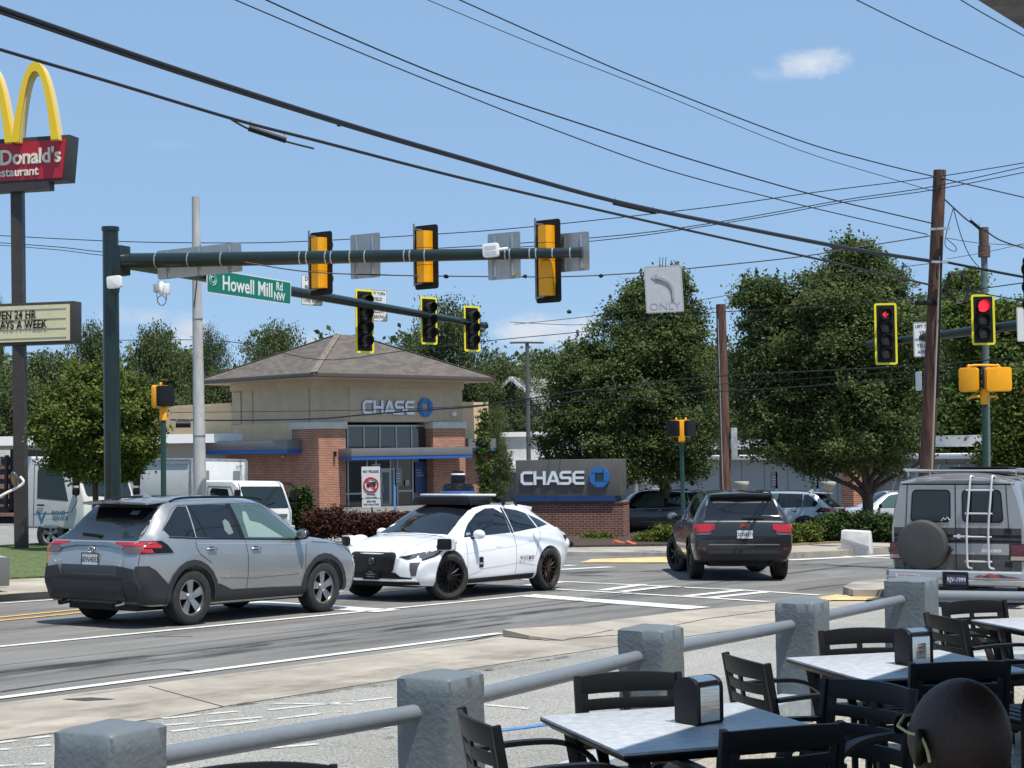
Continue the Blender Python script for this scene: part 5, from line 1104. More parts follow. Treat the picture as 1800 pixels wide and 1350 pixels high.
gr = MB().prism([(.62 * math.cos(a), .5 * math.sin(a)) for a in (2 * math.pi * k / 28 for k in range(28))], (-4.35, -1.182, 1.75), (1, 0, 0), (0, 0, 1), .004).build('graffiti', mat('pale aqua', (.35, .55, .56), .5), cb)
text('M', .75, BLACK, frame((-4.3, -1.190, 1.80), (1, 0, 0), (.2, 0, 1)), 'graffiti_mark', gr, .001, .8, .015); text('S', .9, mat('magenta spray', (.4, .02, .12), .5), frame((-5.25, -1.190, 1.75), (1, 0, 0)), 'graffiti_mark', gr, .001, .7, .05)
# ------------------------------------------------------------------ yellow bus nose at the left edge
YEL = mat('school bus yellow', (.75, .36, .02), .4, coat=.4)
bn = at(-26, 1003, 27.5); hb = R(28)
t3 = thing('bus', 'yellow bus nose with a white mirror arm cut by the left edge', 'bus', mw=on_slope(bn.x, bn.y, hb))
MB().prism([(-6.5, .6), (-.42, .6), (-.40, 1.05), (-.6, 1.28), (-1.6, 1.45), (-1.7, 2.9), (-6.5, 3.0)], (0, -1.15, 0), (1, 0, 0), (0, 0, 1), 2.3).build('body', YEL, t3, bevel=.06, seg=3)
for s in (-1, 1):
    y0 = 0 if s > 0 else 0
MB().box((.02, 0, .62), (.22, 2.36, .10)).build('bumper_top', mat('bumper grey', (.35, .33, .3), .5), t3, bevel=.01)
MB().box((.05, 0, .40), (.12, 2.36, .36)).build('front_bumper', BLACK, t3, bevel=.01)
MB().box((.0, -1.20, .44), (.30, .03, .46)).build('bumper_end', mat('bumper end grey', (.13, .14, .13), .5), t3, bevel=.008)
MB().box((-.13, -.98, .9), (.10, .16, .34)).build('lamp_housing', mat('weathered amber', (.35, .28, .18), .6), t3, bevel=.02)
for x in (-1.2, -5.2):
    for s in (-1, 1): wheel(t3, x, s * .95, .48, .3, 'five', 0, .28, MATS['grey steel'])
def loc(v): return t3.matrix_world.inverted() @ v
bpy.context.view_layer.update()
ma = MB(); ma.tube([loc(q) for q in cr([at(-30, 895, 27.3), at(0, 873, 27.2), at(22, 861, 27.2), at(38, 852, 27.2), at(41, 845, 27.2), at(35, 838, 27.2)], 5)], .022, 8); am = ma.build('mirror_arm', WHITE, t3, smooth=60)
mh = MB(); mh.tube([loc(at(17, 833, 27.2)), loc(at(19, 834, 27.18)), loc(at(24, 843, 27.12)), loc(at(33, 857, 27.2))], .01); 
q0 = loc(at(26, 843, 27.2)); mh = MB().ell((0, 0, 0), (.045, .09, .15), 18, 12).build('crossview_mirror', mat('mirror back', (.12, .13, .15), .3, .4), t3, smooth=60); mh.location = q0; mh.rotation_euler = (R(20), R(-25), R(20))
mh2 = MB().ell((0, 0, 0), (.045, .09, .15), 18, 12).build('crossview_mirror', MATS['mirror back'], t3, smooth=60); mh2.location = loc(at(-3, 815, 27.0))
# ================================================================== buildings
def brick(name, c1, c2, mortar, scale=1.0, coords='Object'):
    m = bpy.data.materials.new(name); m.use_nodes = True; t = m.node_tree; b = t.nodes['Principled BSDF']; b.inputs['Roughness'].default_value = .85
    c = t.nodes.new('ShaderNodeTexCoord'); s = t.nodes.new('ShaderNodeSeparateXYZ'); a = t.nodes.new('ShaderNodeMath'); a.operation = 'ADD'; q = t.nodes.new('ShaderNodeCombineXYZ')
    t.links.new(c.outputs[coords], s.inputs[0]); t.links.new(s.outputs[0], a.inputs[0]); t.links.new(s.outputs[1], a.inputs[1]); t.links.new(a.outputs[0], q.inputs[0]); t.links.new(s.outputs[2], q.inputs[1])
    k = t.nodes.new('ShaderNodeTexBrick'); k.inputs['Color1'].default_value = (*c1, 1); k.inputs['Color2'].default_value = (*c2, 1); k.inputs['Mortar'].default_value = (*mortar, 1)
    k.inputs['Scale'].default_value = 1; k.inputs['Brick Width'].default_value = .21 * scale; k.inputs['Row Height'].default_value = .068 * scale; k.inputs['Mortar Size'].default_value = .008 * scale; k.inputs['Bias'].default_value = .1
    t.links.new(q.outputs[0], k.inputs[0]); n = t.nodes.new('ShaderNodeTexNoise'); n.inputs['Scale'].default_value = 1.2; n.inputs['Detail'].default_value = 6; t.links.new(c.outputs[coords], n.inputs[0])
    mx = t.nodes.new('ShaderNodeMixRGB'); mx.blend_type = 'OVERLAY'; mx.inputs[0].default_value = .35; t.links.new(k.outputs[0], mx.inputs[1]); t.links.new(n.outputs[0], mx.inputs[2]); t.links.new(mx.outputs[0], b.inputs['Base Color'])
    MATS[name] = m; return m
BRK = brick('orange brick', (.40, .14, .07), (.27, .085, .048), (.46, .36, .27), 1.35); BRK2 = brick('red brown brick', (.20, .066, .045), (.12, .042, .032), (.30, .22, .17), 1.15); BRKW = brick('white painted brick', (.62, .62, .60), (.56, .56, .55), (.5, .5, .49), 1.0)
STO = mat('tan stucco', (.62, .46, .28), .8, var=.07, vs=1.2, bump=.1, bs=30); STG = mat('taupe stucco', (.47, .38, .265), .8, var=.07, vs=1.2, bump=.1, bs=30); CAP = mat('pale stone cap', (.55, .53, .47), .7, var=.1, vs=3)
GRC = mat('grey metal panel', (.19, .19, .19), .45, .3, var=.06, vs=1); BLU = mat('bank blue', (.02, .11, .38), .4); BGL = mat('bank window glass', (.02, .028, .024), .04, spec=.9, coat=.5); ALU = mat('aluminium frame', (.45, .45, .44), .35, .7)
def shingle():
    m = mat('shingle', (.17, .125, .09), .9, var=.35, vs=5, bump=.4, bs=20); t = m.node_tree; b = t.nodes['Principled BSDF']; c = t.nodes.new('ShaderNodeTexCoord'); k = t.nodes.new('ShaderNodeTexBrick')
    mp = t.nodes.new('ShaderNodeSeparateXYZ'); t.links.new(c.outputs['Object'], mp.inputs[0]); a = t.nodes.new('ShaderNodeMath'); a.operation = 'SUBTRACT'; t.links.new(mp.outputs[0], a.inputs[0]); t.links.new(mp.outputs[1], a.inputs[1]); q = t.nodes.new('ShaderNodeCombineXYZ'); t.links.new(a.outputs[0], q.inputs[0]); 
    z = t.nodes.new('ShaderNodeMath'); z.operation = 'MULTIPLY'; z.inputs[1].default_value = 2.2; t.links.new(mp.outputs[2], z.inputs[0]); t.links.new(z.outputs[0], q.inputs[1]); t.links.new(q.outputs[0], k.inputs[0])
    k.inputs['Color1'].default_value = (.125, .108, .09, 1); k.inputs['Color2'].default_value = (.075, .066, .057, 1); k.inputs['Mortar'].default_value = (.07, .05, .04, 1); k.inputs['Scale'].default_value = 1; k.inputs['Brick Width'].default_value = .45; k.inputs['Row Height'].default_value = .15 * 2; k.inputs['Mortar Size'].default_value = .012
    t.links.new(k.outputs[0], b.inputs['Base Color']); return m
SHG = shingle()
C0 = at(562, 896, 88); C0.z = -1.42
bank = thing('bank_building', 'brick and tan stucco bank with a hipped shingle roof and blue sign', 'building', C0, R(45))
def bx_(x0, x1, y0, y1, z0, z1, name, mt, par=None, bevel=0): return MB().box(((x0 + x1) / 2, (y0 + y1) / 2, (z0 + z1) / 2), (x1 - x0, y1 - y0, z1 - z0)).build(name, mt, par or bank, bevel=bevel)
bx_(0.02, 10.55, .02, 7.9, 4.86, 7.3, 'upper_wall', STG)
bx_(-.06, 10.63, -.06, 7.98, 6.75, 7.32, 'frieze', STG)
bx_(2.1, 8.9, -.02, .02, 4.9, 6.74, 'sign_panel', mat('taupe stucco light', (.50, .40, .285), .8, var=.06, vs=1.2))
bx_(-.05, 0.015, .8, 1.0, 4.9, 6.7, 'stucco_rib', STG); bx_(-.05, 0.015, 7.0, 7.8, 4.9, 6.7, 'stucco_rib', STG); bx_(-.03, 0.015, 5.9, 6.1, 4.9, 6.7, 'stucco_rib', STG)
bx_(-.12, 1.72, -.12, 2.2, 0, 4.50, 'brick_pier', BRK); bx_(8.1, 10.60, -.12, 2.2, 0, 4.50, 'brick_pier', BRK)
bx_(-.2, 1.80, -.2, 2.3, 4.50, 4.86, 'pier_cap', CAP); bx_(8.02, 10.68, -.2, 2.3, 4.50, 4.86, 'pier_cap', CAP)
bx_(.3, 10.3, 1.2, 7.8, 0, 4.86, 'core_wall', mat('dark inside', (.03, .03, .03), .8))
bx_(-.10, 0.3, 2.2, 16, 0, 3.6, 'wing_wall', BRK); bx_(0.0, .3, 7.9, 16, 3.6, 6.1, 'wing_parapet', STO); bx_(-.05, .35, 7.92, 16.05, 5.95, 6.12, 'parapet_cap', STO); bx_(0.02, .3, 2.3, 7.9, 3.6, 4.86, 'wing_upper_wall', STO)
bx_(.3, 12.6, 7.9, 16, 0, 5.9, 'rear_wall', STO)
bx_(-.13, -.09, 2.2, 16, 1.55, 1.62, 'brick_reveal', mat('shadow joint', (.12, .05, .03), .9))
bx_(-1.15, 0.0, 1.3, 16.0, 3.42, 3.95, 'wing_canopy', GRC, bevel=.03); bx_(-1.12, -.01, 1.33, 16.0, 3.2, 3.42, 'canopy_blue_band', BLU)
bx_(10.6, 13.2, .6, 3, 3.6, 6.05, 'right_wing_parapet', STO); bx_(10.6, 13.2, .5, 3, 0, 3.3, 'right_wing_wall', BRK); bx_(10.7, 12.9, -.3, .7, 3.35, 3.9, 'right_canopy', GRC); bx_(10.7, 12.9, -.27, .7, 3.2, 3.35, 'right_canopy_band', BLU); bx_(10.6, 13.5, .4, 3.05, 3.3, 3.62, 'right_cap', CAP)
# front glazing
fz = 4.78
for (z0, z1, xs) in ((3.45, 4.66, [1.72, 2.35, 3.5, 4.65, 5.85, 7.0, 8.1]),):
    MB().box((4.91, .52, (z0 + z1) / 2), (6.4, .02, z1 - z0)).build('upper_window', BGL, bank)
    f = MB(); [f.box((x, .49, (z0 + z1) / 2), (.09, .06, z1 - z0)) for x in xs[1:-1]]; f.box((4.91, .485, z1), (6.4, .07, .09)); f.build('window_frame', ALU, bank)
bx_(1.2, 10.1, -1.25, .5, 2.98, 3.42, 'entrance_canopy', GRC, bevel=.03); bx_(1.23, 10.07, -1.22, .45, 2.80, 2.98, 'canopy_blue_band', BLU)
MB().box((4.91, .52, 1.4), (6.4, .02, 2.8)).build('shopfront_glass', BGL, bank)
f = MB()
for x in (2.35, 3.7, 4.35, 5.4, 5.9, 7.05): f.box((x, .49, 1.4), (.09, .06, 2.8))
for x0, x1, z in ((1.72, 3.7, .95), (5.9, 7.05, 1.0), (3.7, 5.9, 2.25)): f.box(((x0 + x1) / 2, .485, z), (x1 - x0, .07, .09))
f.build('shopfront_frame', ALU, bank)
for x in (4.22, 5.02):
    d = MB(); d.box((x, .47, 1.1), (.72, .05, 2.2)); dr = d.build('door', ALU, bank); MB().box((x, .44, 1.2), (.48, .03, 1.75)).build('door_pane', mat('door glass', (.12, .15, .15), .05, spec=.9), dr); MB().tube([(x + .25 * (1 if x < 4.6 else -1), .42, .9), (x + .25 * (1 if x < 4.6 else -1), .36, .95), (x + .25 * (1 if x < 4.6 else -1), .36, 1.3), (x + .25 * (1 if x < 4.6 else -1), .42, 1.35)], .015, 6).build('door_handle', ALU, dr)
WL = mat('sign white', (.82, .83, .84), .4)
text('2002', .34, mat('numeral white', (.6, .6, .6), .5), frame((4.35, .47, 2.42), (1, 0, 0)), 'street_number', bank, .005, 1, .008)
ps = MB().box((7.58, .40, 1.75), (.82, .03, 1.75)).build('window_poster', mat('poster blue', (.02, .05, .16), .4), bank)
for i, s_ in enumerate(('Start with', 'the fit your', 'mortgage rate')): text(s_, .12, mat('poster white', (.45, .5, .55), .5), frame((7.22, .38, 2.15 - i * .15), (1, 0, 0)), 'poster_text', ps, .001, .8, .002, ax='LEFT')
MB().box((6.6, .44, 1.45), (.28, .01, .3)).build('window_notice', mat('notice paper', (.4, .42, .42), .6), bank)
for p in ((.9, -.2), ): MB().rev([(.07, 0), (.07, .28)], 14, (p[0], p[1] - .06, 3.0)).build('wall_lamp', BLACK, bank, smooth=40)
MB().box((.9, -.2, 3.22), (.08, .16, .06)).build('lamp_bracket', BLACK, bank); MB().ell((9.75, -.1, 5.32), (.16, .16, .14)).build('dome_camera', WHITE, bank, smooth=50); MB().ell((-.2, 2.9, 3.05), (.07, .07, .07)).build('small_camera', WHITE, bank, smooth=50)
# hipped roof
e0x, e1x, e0y, e1y, ez = -1.35, 11.9, -1.35, 9.3, 7.42
b = MB(); b.add([(e0x, e0y, ez), (e1x, e0y, ez), (e1x, e1y, ez), (e0x, e1y, ez), (4.6, 4, 9.95), (5.9, 4, 9.95)], [(0, 1, 5, 4), (1, 2, 5), (2, 3, 4, 5), (3, 0, 4)]); rf = b.build('roof', SHG, bank)
MB().box(((e0x + e1x) / 2, (e0y + e1y) / 2, ez - .11), (e1x - e0x + .06, e1y - e0y + .06, .2)).build('gutter', mat('brown gutter', (.09, .07, .06), .5), rf, bevel=.02)
MB().box(((e0x + e1x) / 2, (e0y + e1y) / 2, ez - .24), (e1x - e0x - .1, e1y - e0y - .1, .04)).build('soffit', STG, rf)
cp = MB()
for (x, y) in ((e0x, e0y), (e1x, e0y), (e1x, e1y), (e0x, e1y)): cp.bar((x, y, ez + .02), (4.6 if x < 5 else 5.9, 4, 9.98), .34, .03)
cp.build('hip_cap', mat('shingle cap', (.16, .13, .105), .9, var=.3, vs=4), rf)
# block letters
def stroke_letter(ch):                     # outlines of squarish letters, unit height
    w_, t = .92, .20
    if ch == 'C': return [[(w_, 0), (.22, 0), (0, .2), (0, .8), (.22, 1), (w_, 1), (w_, 1 - t), (.28, 1 - t), (.21, .72), (.21, .28), (.28, t), (w_, t)]]
    if ch == 'H': return [[(0, 0), (.21, 0), (.21, .42), (.71, .42), (.71, 0), (w_, 0), (w_, 1), (.71, 1), (.71, .60), (.21, .60), (.21, 1), (0, 1)]]
    if ch == 'A': return [[(-.05, 0), (.19, 0), (.27, .2), (.75, .2), (.83, 0), (1.07, 0), (.63, 1), (.39, 1)]]
    if ch == 'S': return [[(0, 0), (.72, 0), (w_, .18), (w_, .45), (.76, .60), (.25, .60), (.21, .66), (.21, .77), (.26, .81), (w_ - .04, .81), (w_ - .04, 1), (.18, 1), (0, .82), (0, .55), (.15, .41), (.66, .41), (.71, .36), (.71, .24), (.66, .19), (0, .19)]]
    if ch == 'E': return [[(.2, 0), (w_ - .04, 0), (w_ - .04, .19), (.27, .19), (.21, .26), (.21, .41), (.84, .41), (.84, .59), (.21, .59), (.21, .74), (.27, .81), (w_ - .04, .81), (w_ - .04, 1), (.2, 1), (0, .8), (0, .2)]]
def bank_word(m, h, pitch, parent, mt, side, ext=.09, name='sign_letter'):
    x = 0
    for ch in 'CHASE':
        for out in stroke_letter(ch):
            p = [(x + a * h * 1.0, q * h) for a, q in out]
            MB().prism(p, m @ Vector((0, 0, ext)), m.to_3x3() @ Vector((1, 0, 0)), m.to_3x3() @ Vector((0, 1, 0)), .006).build(name, mt, parent)
            o = MB().prism(p, m @ Vector((0, 0, ext - .007)), m.to_3x3() @ Vector((1, 0, 0)), m.to_3x3() @ Vector((0, 1, 0)), ext).build('letter_return', side, parent)
        if ch == 'A':
            MB().prism([(x + a * h, q * h) for a, q in ((.36, .38), (.66, .38), (.51, .76))], m @ Vector((0, 0, ext + .003)), m.to_3x3() @ Vector((1, 0, 0)), m.to_3x3() @ Vector((0, 1, 0)), .002).build('letter_counter', mat('sign back grey', (.11, .108, .10), .55) if parent != bank else STG, parent)
        x += pitch * h
def bank_logo(m, r_, parent, cm, side, ext=.1):
    k = .42; inn = .40; X, Y = m.to_3x3() @ Vector((1, 0, 0)), m.to_3x3() @ Vector((0, 1, 0))
    base = [(-1, k), (-k, 1), (inn * .98, 1), (inn * .98, inn), (-inn * 1.35, inn)]      # one of four arms, turned in quarter steps
    arm = [(-1 + .02, k + .03), (-k + .02, 1), (k, 1), (1 - .06, k + .06), (inn + .02, inn + .02), (-inn, inn + .02)]
    arm = [(-.40, 1.0), (.42, 1.0), (.95, .47), (-.40, .47)] if 0 else [(-.95, .46), (-.42, 1.0), (.40, 1.0), (.40, .46)]
    for q in range(4):
        a = -q * math.pi / 2; p = [(x * math.cos(a) - y * math.sin(a), x * math.sin(a) + y * math.cos(a)) for x, y in arm]
        p = [(x * r_, y * r_) for x, y in p]; MB().prism(p, m @ Vector((0, 0, ext)), X, Y, ext - .004).build('logo_arm', cm, parent)
LB = mat('logo blue', (.025, .16, .48), .35)
bank_word(frame((2.95, -.03, 5.27), (1, 0, 0)), .78, .99 * 1.0, bank, WL, LB); bank_logo(frame((7.58, -.03, 5.68), (1, 0, 0)), .52, bank, LB, LB)
# monument sign
MC = at(1001, 953, 55.5); MC.z = gz(MC.x, MC.y) + .05
ms = thing('monument_sign', 'grey monument sign with white letters and blue emblem on a brick base', 'sign', MC, R(-17))
z0, z1 = 1.25, 2.62
MB().box((0.02, .35, .6), (3.75, .85, 1.3)).build('brick_base', BRK2, ms)
MB().box((0.02, .35, 1.21), (3.79, .89, .075)).build('brick_course', brick('dark soldier course', (.12, .045, .035), (.09, .035, .03), (.2, .16, .13)), ms)
b = MB(); w_ = 1.87; b.add([(-w_, -.14, z0), (w_ - .15, -.14, z0), (w_ + .14, .0, 1.50), (w_ + .14, 0, 2.66), (-w_, -.14, 2.62)] , [(0, 1, 2, 3, 4)])
hd = MB().box((0, .35, 2.05), (3.62, .95, 1.22)).build('sign_box', mat('sign box grey', (.125, .12, .112), .5, .2, var=.08, vs=2), ms, bevel=.008)
MB().box((-.10, .32, 1.35), (3.44, .96, .18)).build('blue_band', mat('deep sign blue', (.012, .05, .16), .45), ms)
bank_word(frame((-1.62, -.13, 1.82), (1, 0, 0)), .46, .985, hd, WL, mat('letter side blue', (.12, .35, .65), .4), .06); bank_logo(frame((1.12, -.13, 2.06), (1, 0, 0)), .33, hd, LB, LB, .08)
# white painted shop behind with a grey gabled roof
w1 = at(900, 870, 100); w1.z = -1.6
shop = thing('white_shop', 'white painted brick shop behind the monument sign with a red word', 'building', (w1.x, w1.y, -1.6), R(8))
MB().box((2.5, 3, 2.35), (10.5, 6, 4.1)).build('wall', BRKW, shop); MB().box((2.5, -.1, 4.32), (10.7, .3, .28)).build('cornice', WHITE, shop); MB().box((2.5, -.2, 2.35), (10.7, .35, .22)).build('band', WHITE, shop); MB().box((2.5, -.05, 1.1), (10.6, .1, 2.0)).build('shop_window', mat('grey shutter', (.22, .24, .24), .5), shop)
MB().box((2.5, -.9, 2.1), (10.6, 1.4, .12)).build('awning', mat('grey awning', (.3, .32, .32), .5), shop)
text('Fresh', .62, mat('red sign', (.45, .02, .02), .4), frame((-1.35, -.12, 3.35), (1, 0, 0)), 'shop_lettering', shop, .04, 1, .012)
gp = at(880, 760, 112); hs = thing('gabled_house', 'grey house with a grey shingle gable behind the white shop', 'building', (gp.x + 1, gp.y, -1.6), R(-28))
GSH = mat('grey shingle', (.20, .20, .195), .9, var=.25, vs=4, bump=.3, bs=20); GWL = mat('grey blue siding', (.13, .15, .17), .7)
MB().prism([(-4, 0), (4, 0), (4, 4.6), (0, 8.1), (-4, 4.6)], (0, 0, 0), (1, 0, 0), (0, 0, 1), 14).build('wall', GWL, hs)
b = MB(); 
for s in (-1, 1): b.add([(0, -.5, 8.35), (0, 14.5, 8.35), (s * 4.6, 14.5, 4.3), (s * 4.6, -.5, 4.3), (0, -.5, 8.2), (0, 14.5, 8.2), (s * 4.6, 14.5, 4.12), (s * 4.6, -.5, 4.12)], [(0, 1, 2, 3), (4, 5, 6, 7), (0, 3, 7, 4), (3, 2, 6, 7), (1, 2, 6, 5)])
b.build('roof', GSH, hs); b = MB(); [b.bar((0, -.55, 8.25), (s * 4.65, -.55, 4.2), .06, .22) for s in (-1, 1)]; b.build('bargeboard', WHITE, hs)
# drive-through building on the right
dt = at(1285, 880, 82); d1_ = at(1700, 880, 70)
dr = thing('drive_through_building', 'long pale grey drive-through building with white fascia behind the right trees', 'building', (dt.x, dt.y, -1.5), math.atan2(d1_.y - dt.y, d1_.x - dt.x))
GW = mat('grey render', (.30, .32, .32), .7, var=.05, vs=1)
MB().box((6, 4, 1.4), (22, 8, 2.8)).build('wall', GW, dr); MB().box((6, 3.8, 2.75), (22.4, 8.6, .22)).build('fascia', WHITE, dr, bevel=.03); MB().box((6, 5, 3.4), (22, 6, .5)).build('upper_wall', BRKW, dr)
sj = MB(); [sj.box((x, -.01, 1.4), (.03, .02, 2.7)) for x in np.arange(-4, 17, 1.6)]; sj.build('wall_joint', mat('joint grey', (.2, .21, .21), .7), dr)
MB().box((9.3, -1.2, 1.3), (.75, .75, 2.9)).build('brick_column', BRK, dr); MB().box((12.5, -.1, 1.2), (5.5, .1, 2.4)).build('glazing', mat('pale glazing', (.25, .27, .27), .2), dr)
w2 = MB(); [w2.bar((10.4 + k * 1.1, -.4, 0), (11.4 + k * 1.1, -.4, 2.4), .10, .08) for k in range(4)]; w2.build('brace', mat('pale steel', (.42, .42, .38), .5), dr)
# left background building
lb = at(60, 760, 92); lbt = thing('strip_shop', 'low pale shop partly hidden behind the brown sign post at far left', 'building', (lb.x, lb.y, -1.6), R(10))
MB().box((0, 3, 2.3), (26, 6, 4.4)).build('wall', mat('pale stucco', (.42, .40, .35), .8), lbt); MB().box((0, -.5, 4.3), (26, 1.2, .5)).build('parapet', WHITE, lbt); MB().box((0, -.02, 1.5), (24, .06, 2.4)).build('shop_window', BGL, lbt)
w3 = MB(); [w3.box((x, -.06, 1.5), (.08, .06, 2.4)) for x in np.arange(-11, 12, 1.5)]; w3.build('window_frame', WHITE, lbt); text('Donuts', .9, mat('pale blue lettering', (.15, .35, .6), .5), frame((2.5, -1.15, 3.4), (1, 0, 0)), 'lettering', lbt, .03, 1, .02) if 0 else None
rb = at(5, 870, 75); o = thing('brick_building', 'red brick building low behind the stake bed truck at the left edge', 'building', (rb.x - 2, rb.y, -1.6), R(5)); MB().box((-3, 3, 1.7), (12, 6, 3.6)).build('wall', BRK2, o); MB().box((-3, 3, 3.6), (12.3, 6.3, .3)).build('cap', CAP, o)
# ================================================================== restaurant sign
DKB = mat('dark bronze metal', (.05, .042, .038), .5, .2, var=.15, vs=5); 
b0 = gx(38, 44); top = at(31, 333, 44)
rs = thing('restaurant_sign', 'tall brown post with yellow arches, red restaurant box and pale letter board', 'sign', (b0.x, b0.y, b0.z - .1))
H_ = top.z - b0.z + .1; ln = (top.x - b0.x)
MB().bar((0, 0, 0), (ln, 0, H_), .30, .30, (0, 1, 0)).build('post', DKB, rs)
X_ = Vector((math.cos(R(-14)), math.sin(R(-14)), 0)); Y_ = Vector((0, 0, 1)); s44 = 44 / FPX
def sgn(px, py): p = at(px, py, 44); return p - Vector((b0.x, b0.y, b0.z - .1))
o_ = Vector((ln, -.22, H_)); w_ = 1.62
bxm = MB(); bxm.prism([(-w_ - 1.5, .12), (w_ - .12, .12), (w_, 1.34), (-w_ - 1.5, 1.34)], o_ + Vector((0, -.02, 0)), X_, Y_, .50); bo = bxm.build('sign_box', DKB, rs, bevel=.01)
MB().prism([(-w_ - 1.4, .20), (w_ - .22, .20), (w_ - .10, 1.22), (-w_ - 1.4, 1.22)], o_ + Vector((0, -.045, 0)), X_, Y_, .02).build('red_face', mat('red panel', (.42, .012, .03), .35, var=.05, vs=2), bo)
MB().prism([(-1.6, -.10), (1.0, -.10), (1.0, .12), (-1.6, .12)], o_ + Vector((0, -.1, 0)), X_, Y_, .34).build('sign_cradle', DKB, bo)
CR = mat('cream letters', (.72, .68, .55), .4)
mm = frame(o_ + X_ * 1.38 + Vector((0, -.06, .52)), X_); text("McDonald's", .56, CR, mm, 'sign_lettering', bo, .02, .92, .012, ax='RIGHT', ay='BOTTOM')
mm = frame(o_ + X_ * .70 + Vector((0, -.06, .25)), X_); text('Restaurant', .33, CR, mm, 'sign_lettering', bo, .012, 1.0, .006, ax='RIGHT', ay='BOTTOM')
YA = mat('arch yellow', (.80, .55, .02), .35); YP = mat('arch side cream', (.75, .60, .25), .45)
for cx in (.68, -.68):
    a_ = MB(); sd = MB(); n = 40; hw = .58
    def arch(u, off): # u 0..1 from left foot to right foot
        xx = (2 * u - 1); zz = 1 - abs(xx) ** 2.3; return Vector((cx, 0)) + Vector((xx * (hw + off * .9), zz * (1.98 + off)))
    for mtl, o1, o2, dy, th in ((YA, -.12, .12, -.30, .12), (YP, -.15, .15, -.18, .36)):
        q = MB(); vs = []
        for i in range(n + 1):
            u = i / n; u = .5 - .5 * math.cos(math.pi * u); a1, a2 = arch(u, o1), arch(u, o2)
            c_ = (a1 + a2) / 2
            for v, yy in ((a1, 0), (a2, 0), (a2, th), (a1, th)):
                vs.append(o_ + X_ * v.x + Y_ * (v.y + 1.18) + Vector((0, dy + yy, 0)) + (Y_ * 0))
            if mtl is YA: vs[-3] = vs[-3]; 
        q.add(vs, [(i * 4 + j, i * 4 + (j + 1) % 4, i * 4 + 4 + (j + 1) % 4, i * 4 + 4 + j) for i in range(n) for j in range(4)] + [(0, 1, 2, 3), tuple(n * 4 + j for j in range(4))])
        q.build('arch' if mtl is YA else 'arch_casing', mtl, rs, smooth=30)
mo = sgn(70, 570) ; mo = Vector((sgn(37, 570).x, -.20, mo.z))
bb = MB().prism([(-2.6, -.56), (1.62, -.56), (1.62, .56), (-2.6, .56)], mo, X_, Y_, .42).build('letter_board', DKB, rs, bevel=.02)
MB().prism([(-2.5, -.48), (1.50, -.48), (1.50, .48), (-2.5, .48)], mo + Vector((0, -.025, 0)), X_, Y_, .02).build('board_face', mat('cream board', (.68, .62, .38), .5, var=.05, vs=2), bb)
tr = MB(); [tr.prism([(-2.5, z), (1.40, z), (1.40, z + .02), (-2.5, z + .02)], mo + Vector((0, -.035, 0)), X_, Y_, .008) for z in (.36, .10, -.16, -.40)]; tr.build('letter_track', mat('track grey', (.3, .29, .24), .5), bb)
pnl = mat('letter tile', (.62, .62, .56), .5)
for s_, zz, xr in (('OPEN 24 HR', .225, .52), ('7 DAYS A WEEK', -.035, .83)):
    text(s_, .30, BLACK, frame(mo + X_ * xr + Vector((0, -.05, zz)), X_), 'board_text', bb, .003, .78, .006, ax='RIGHT', ay='CENTER', sp=1.05)
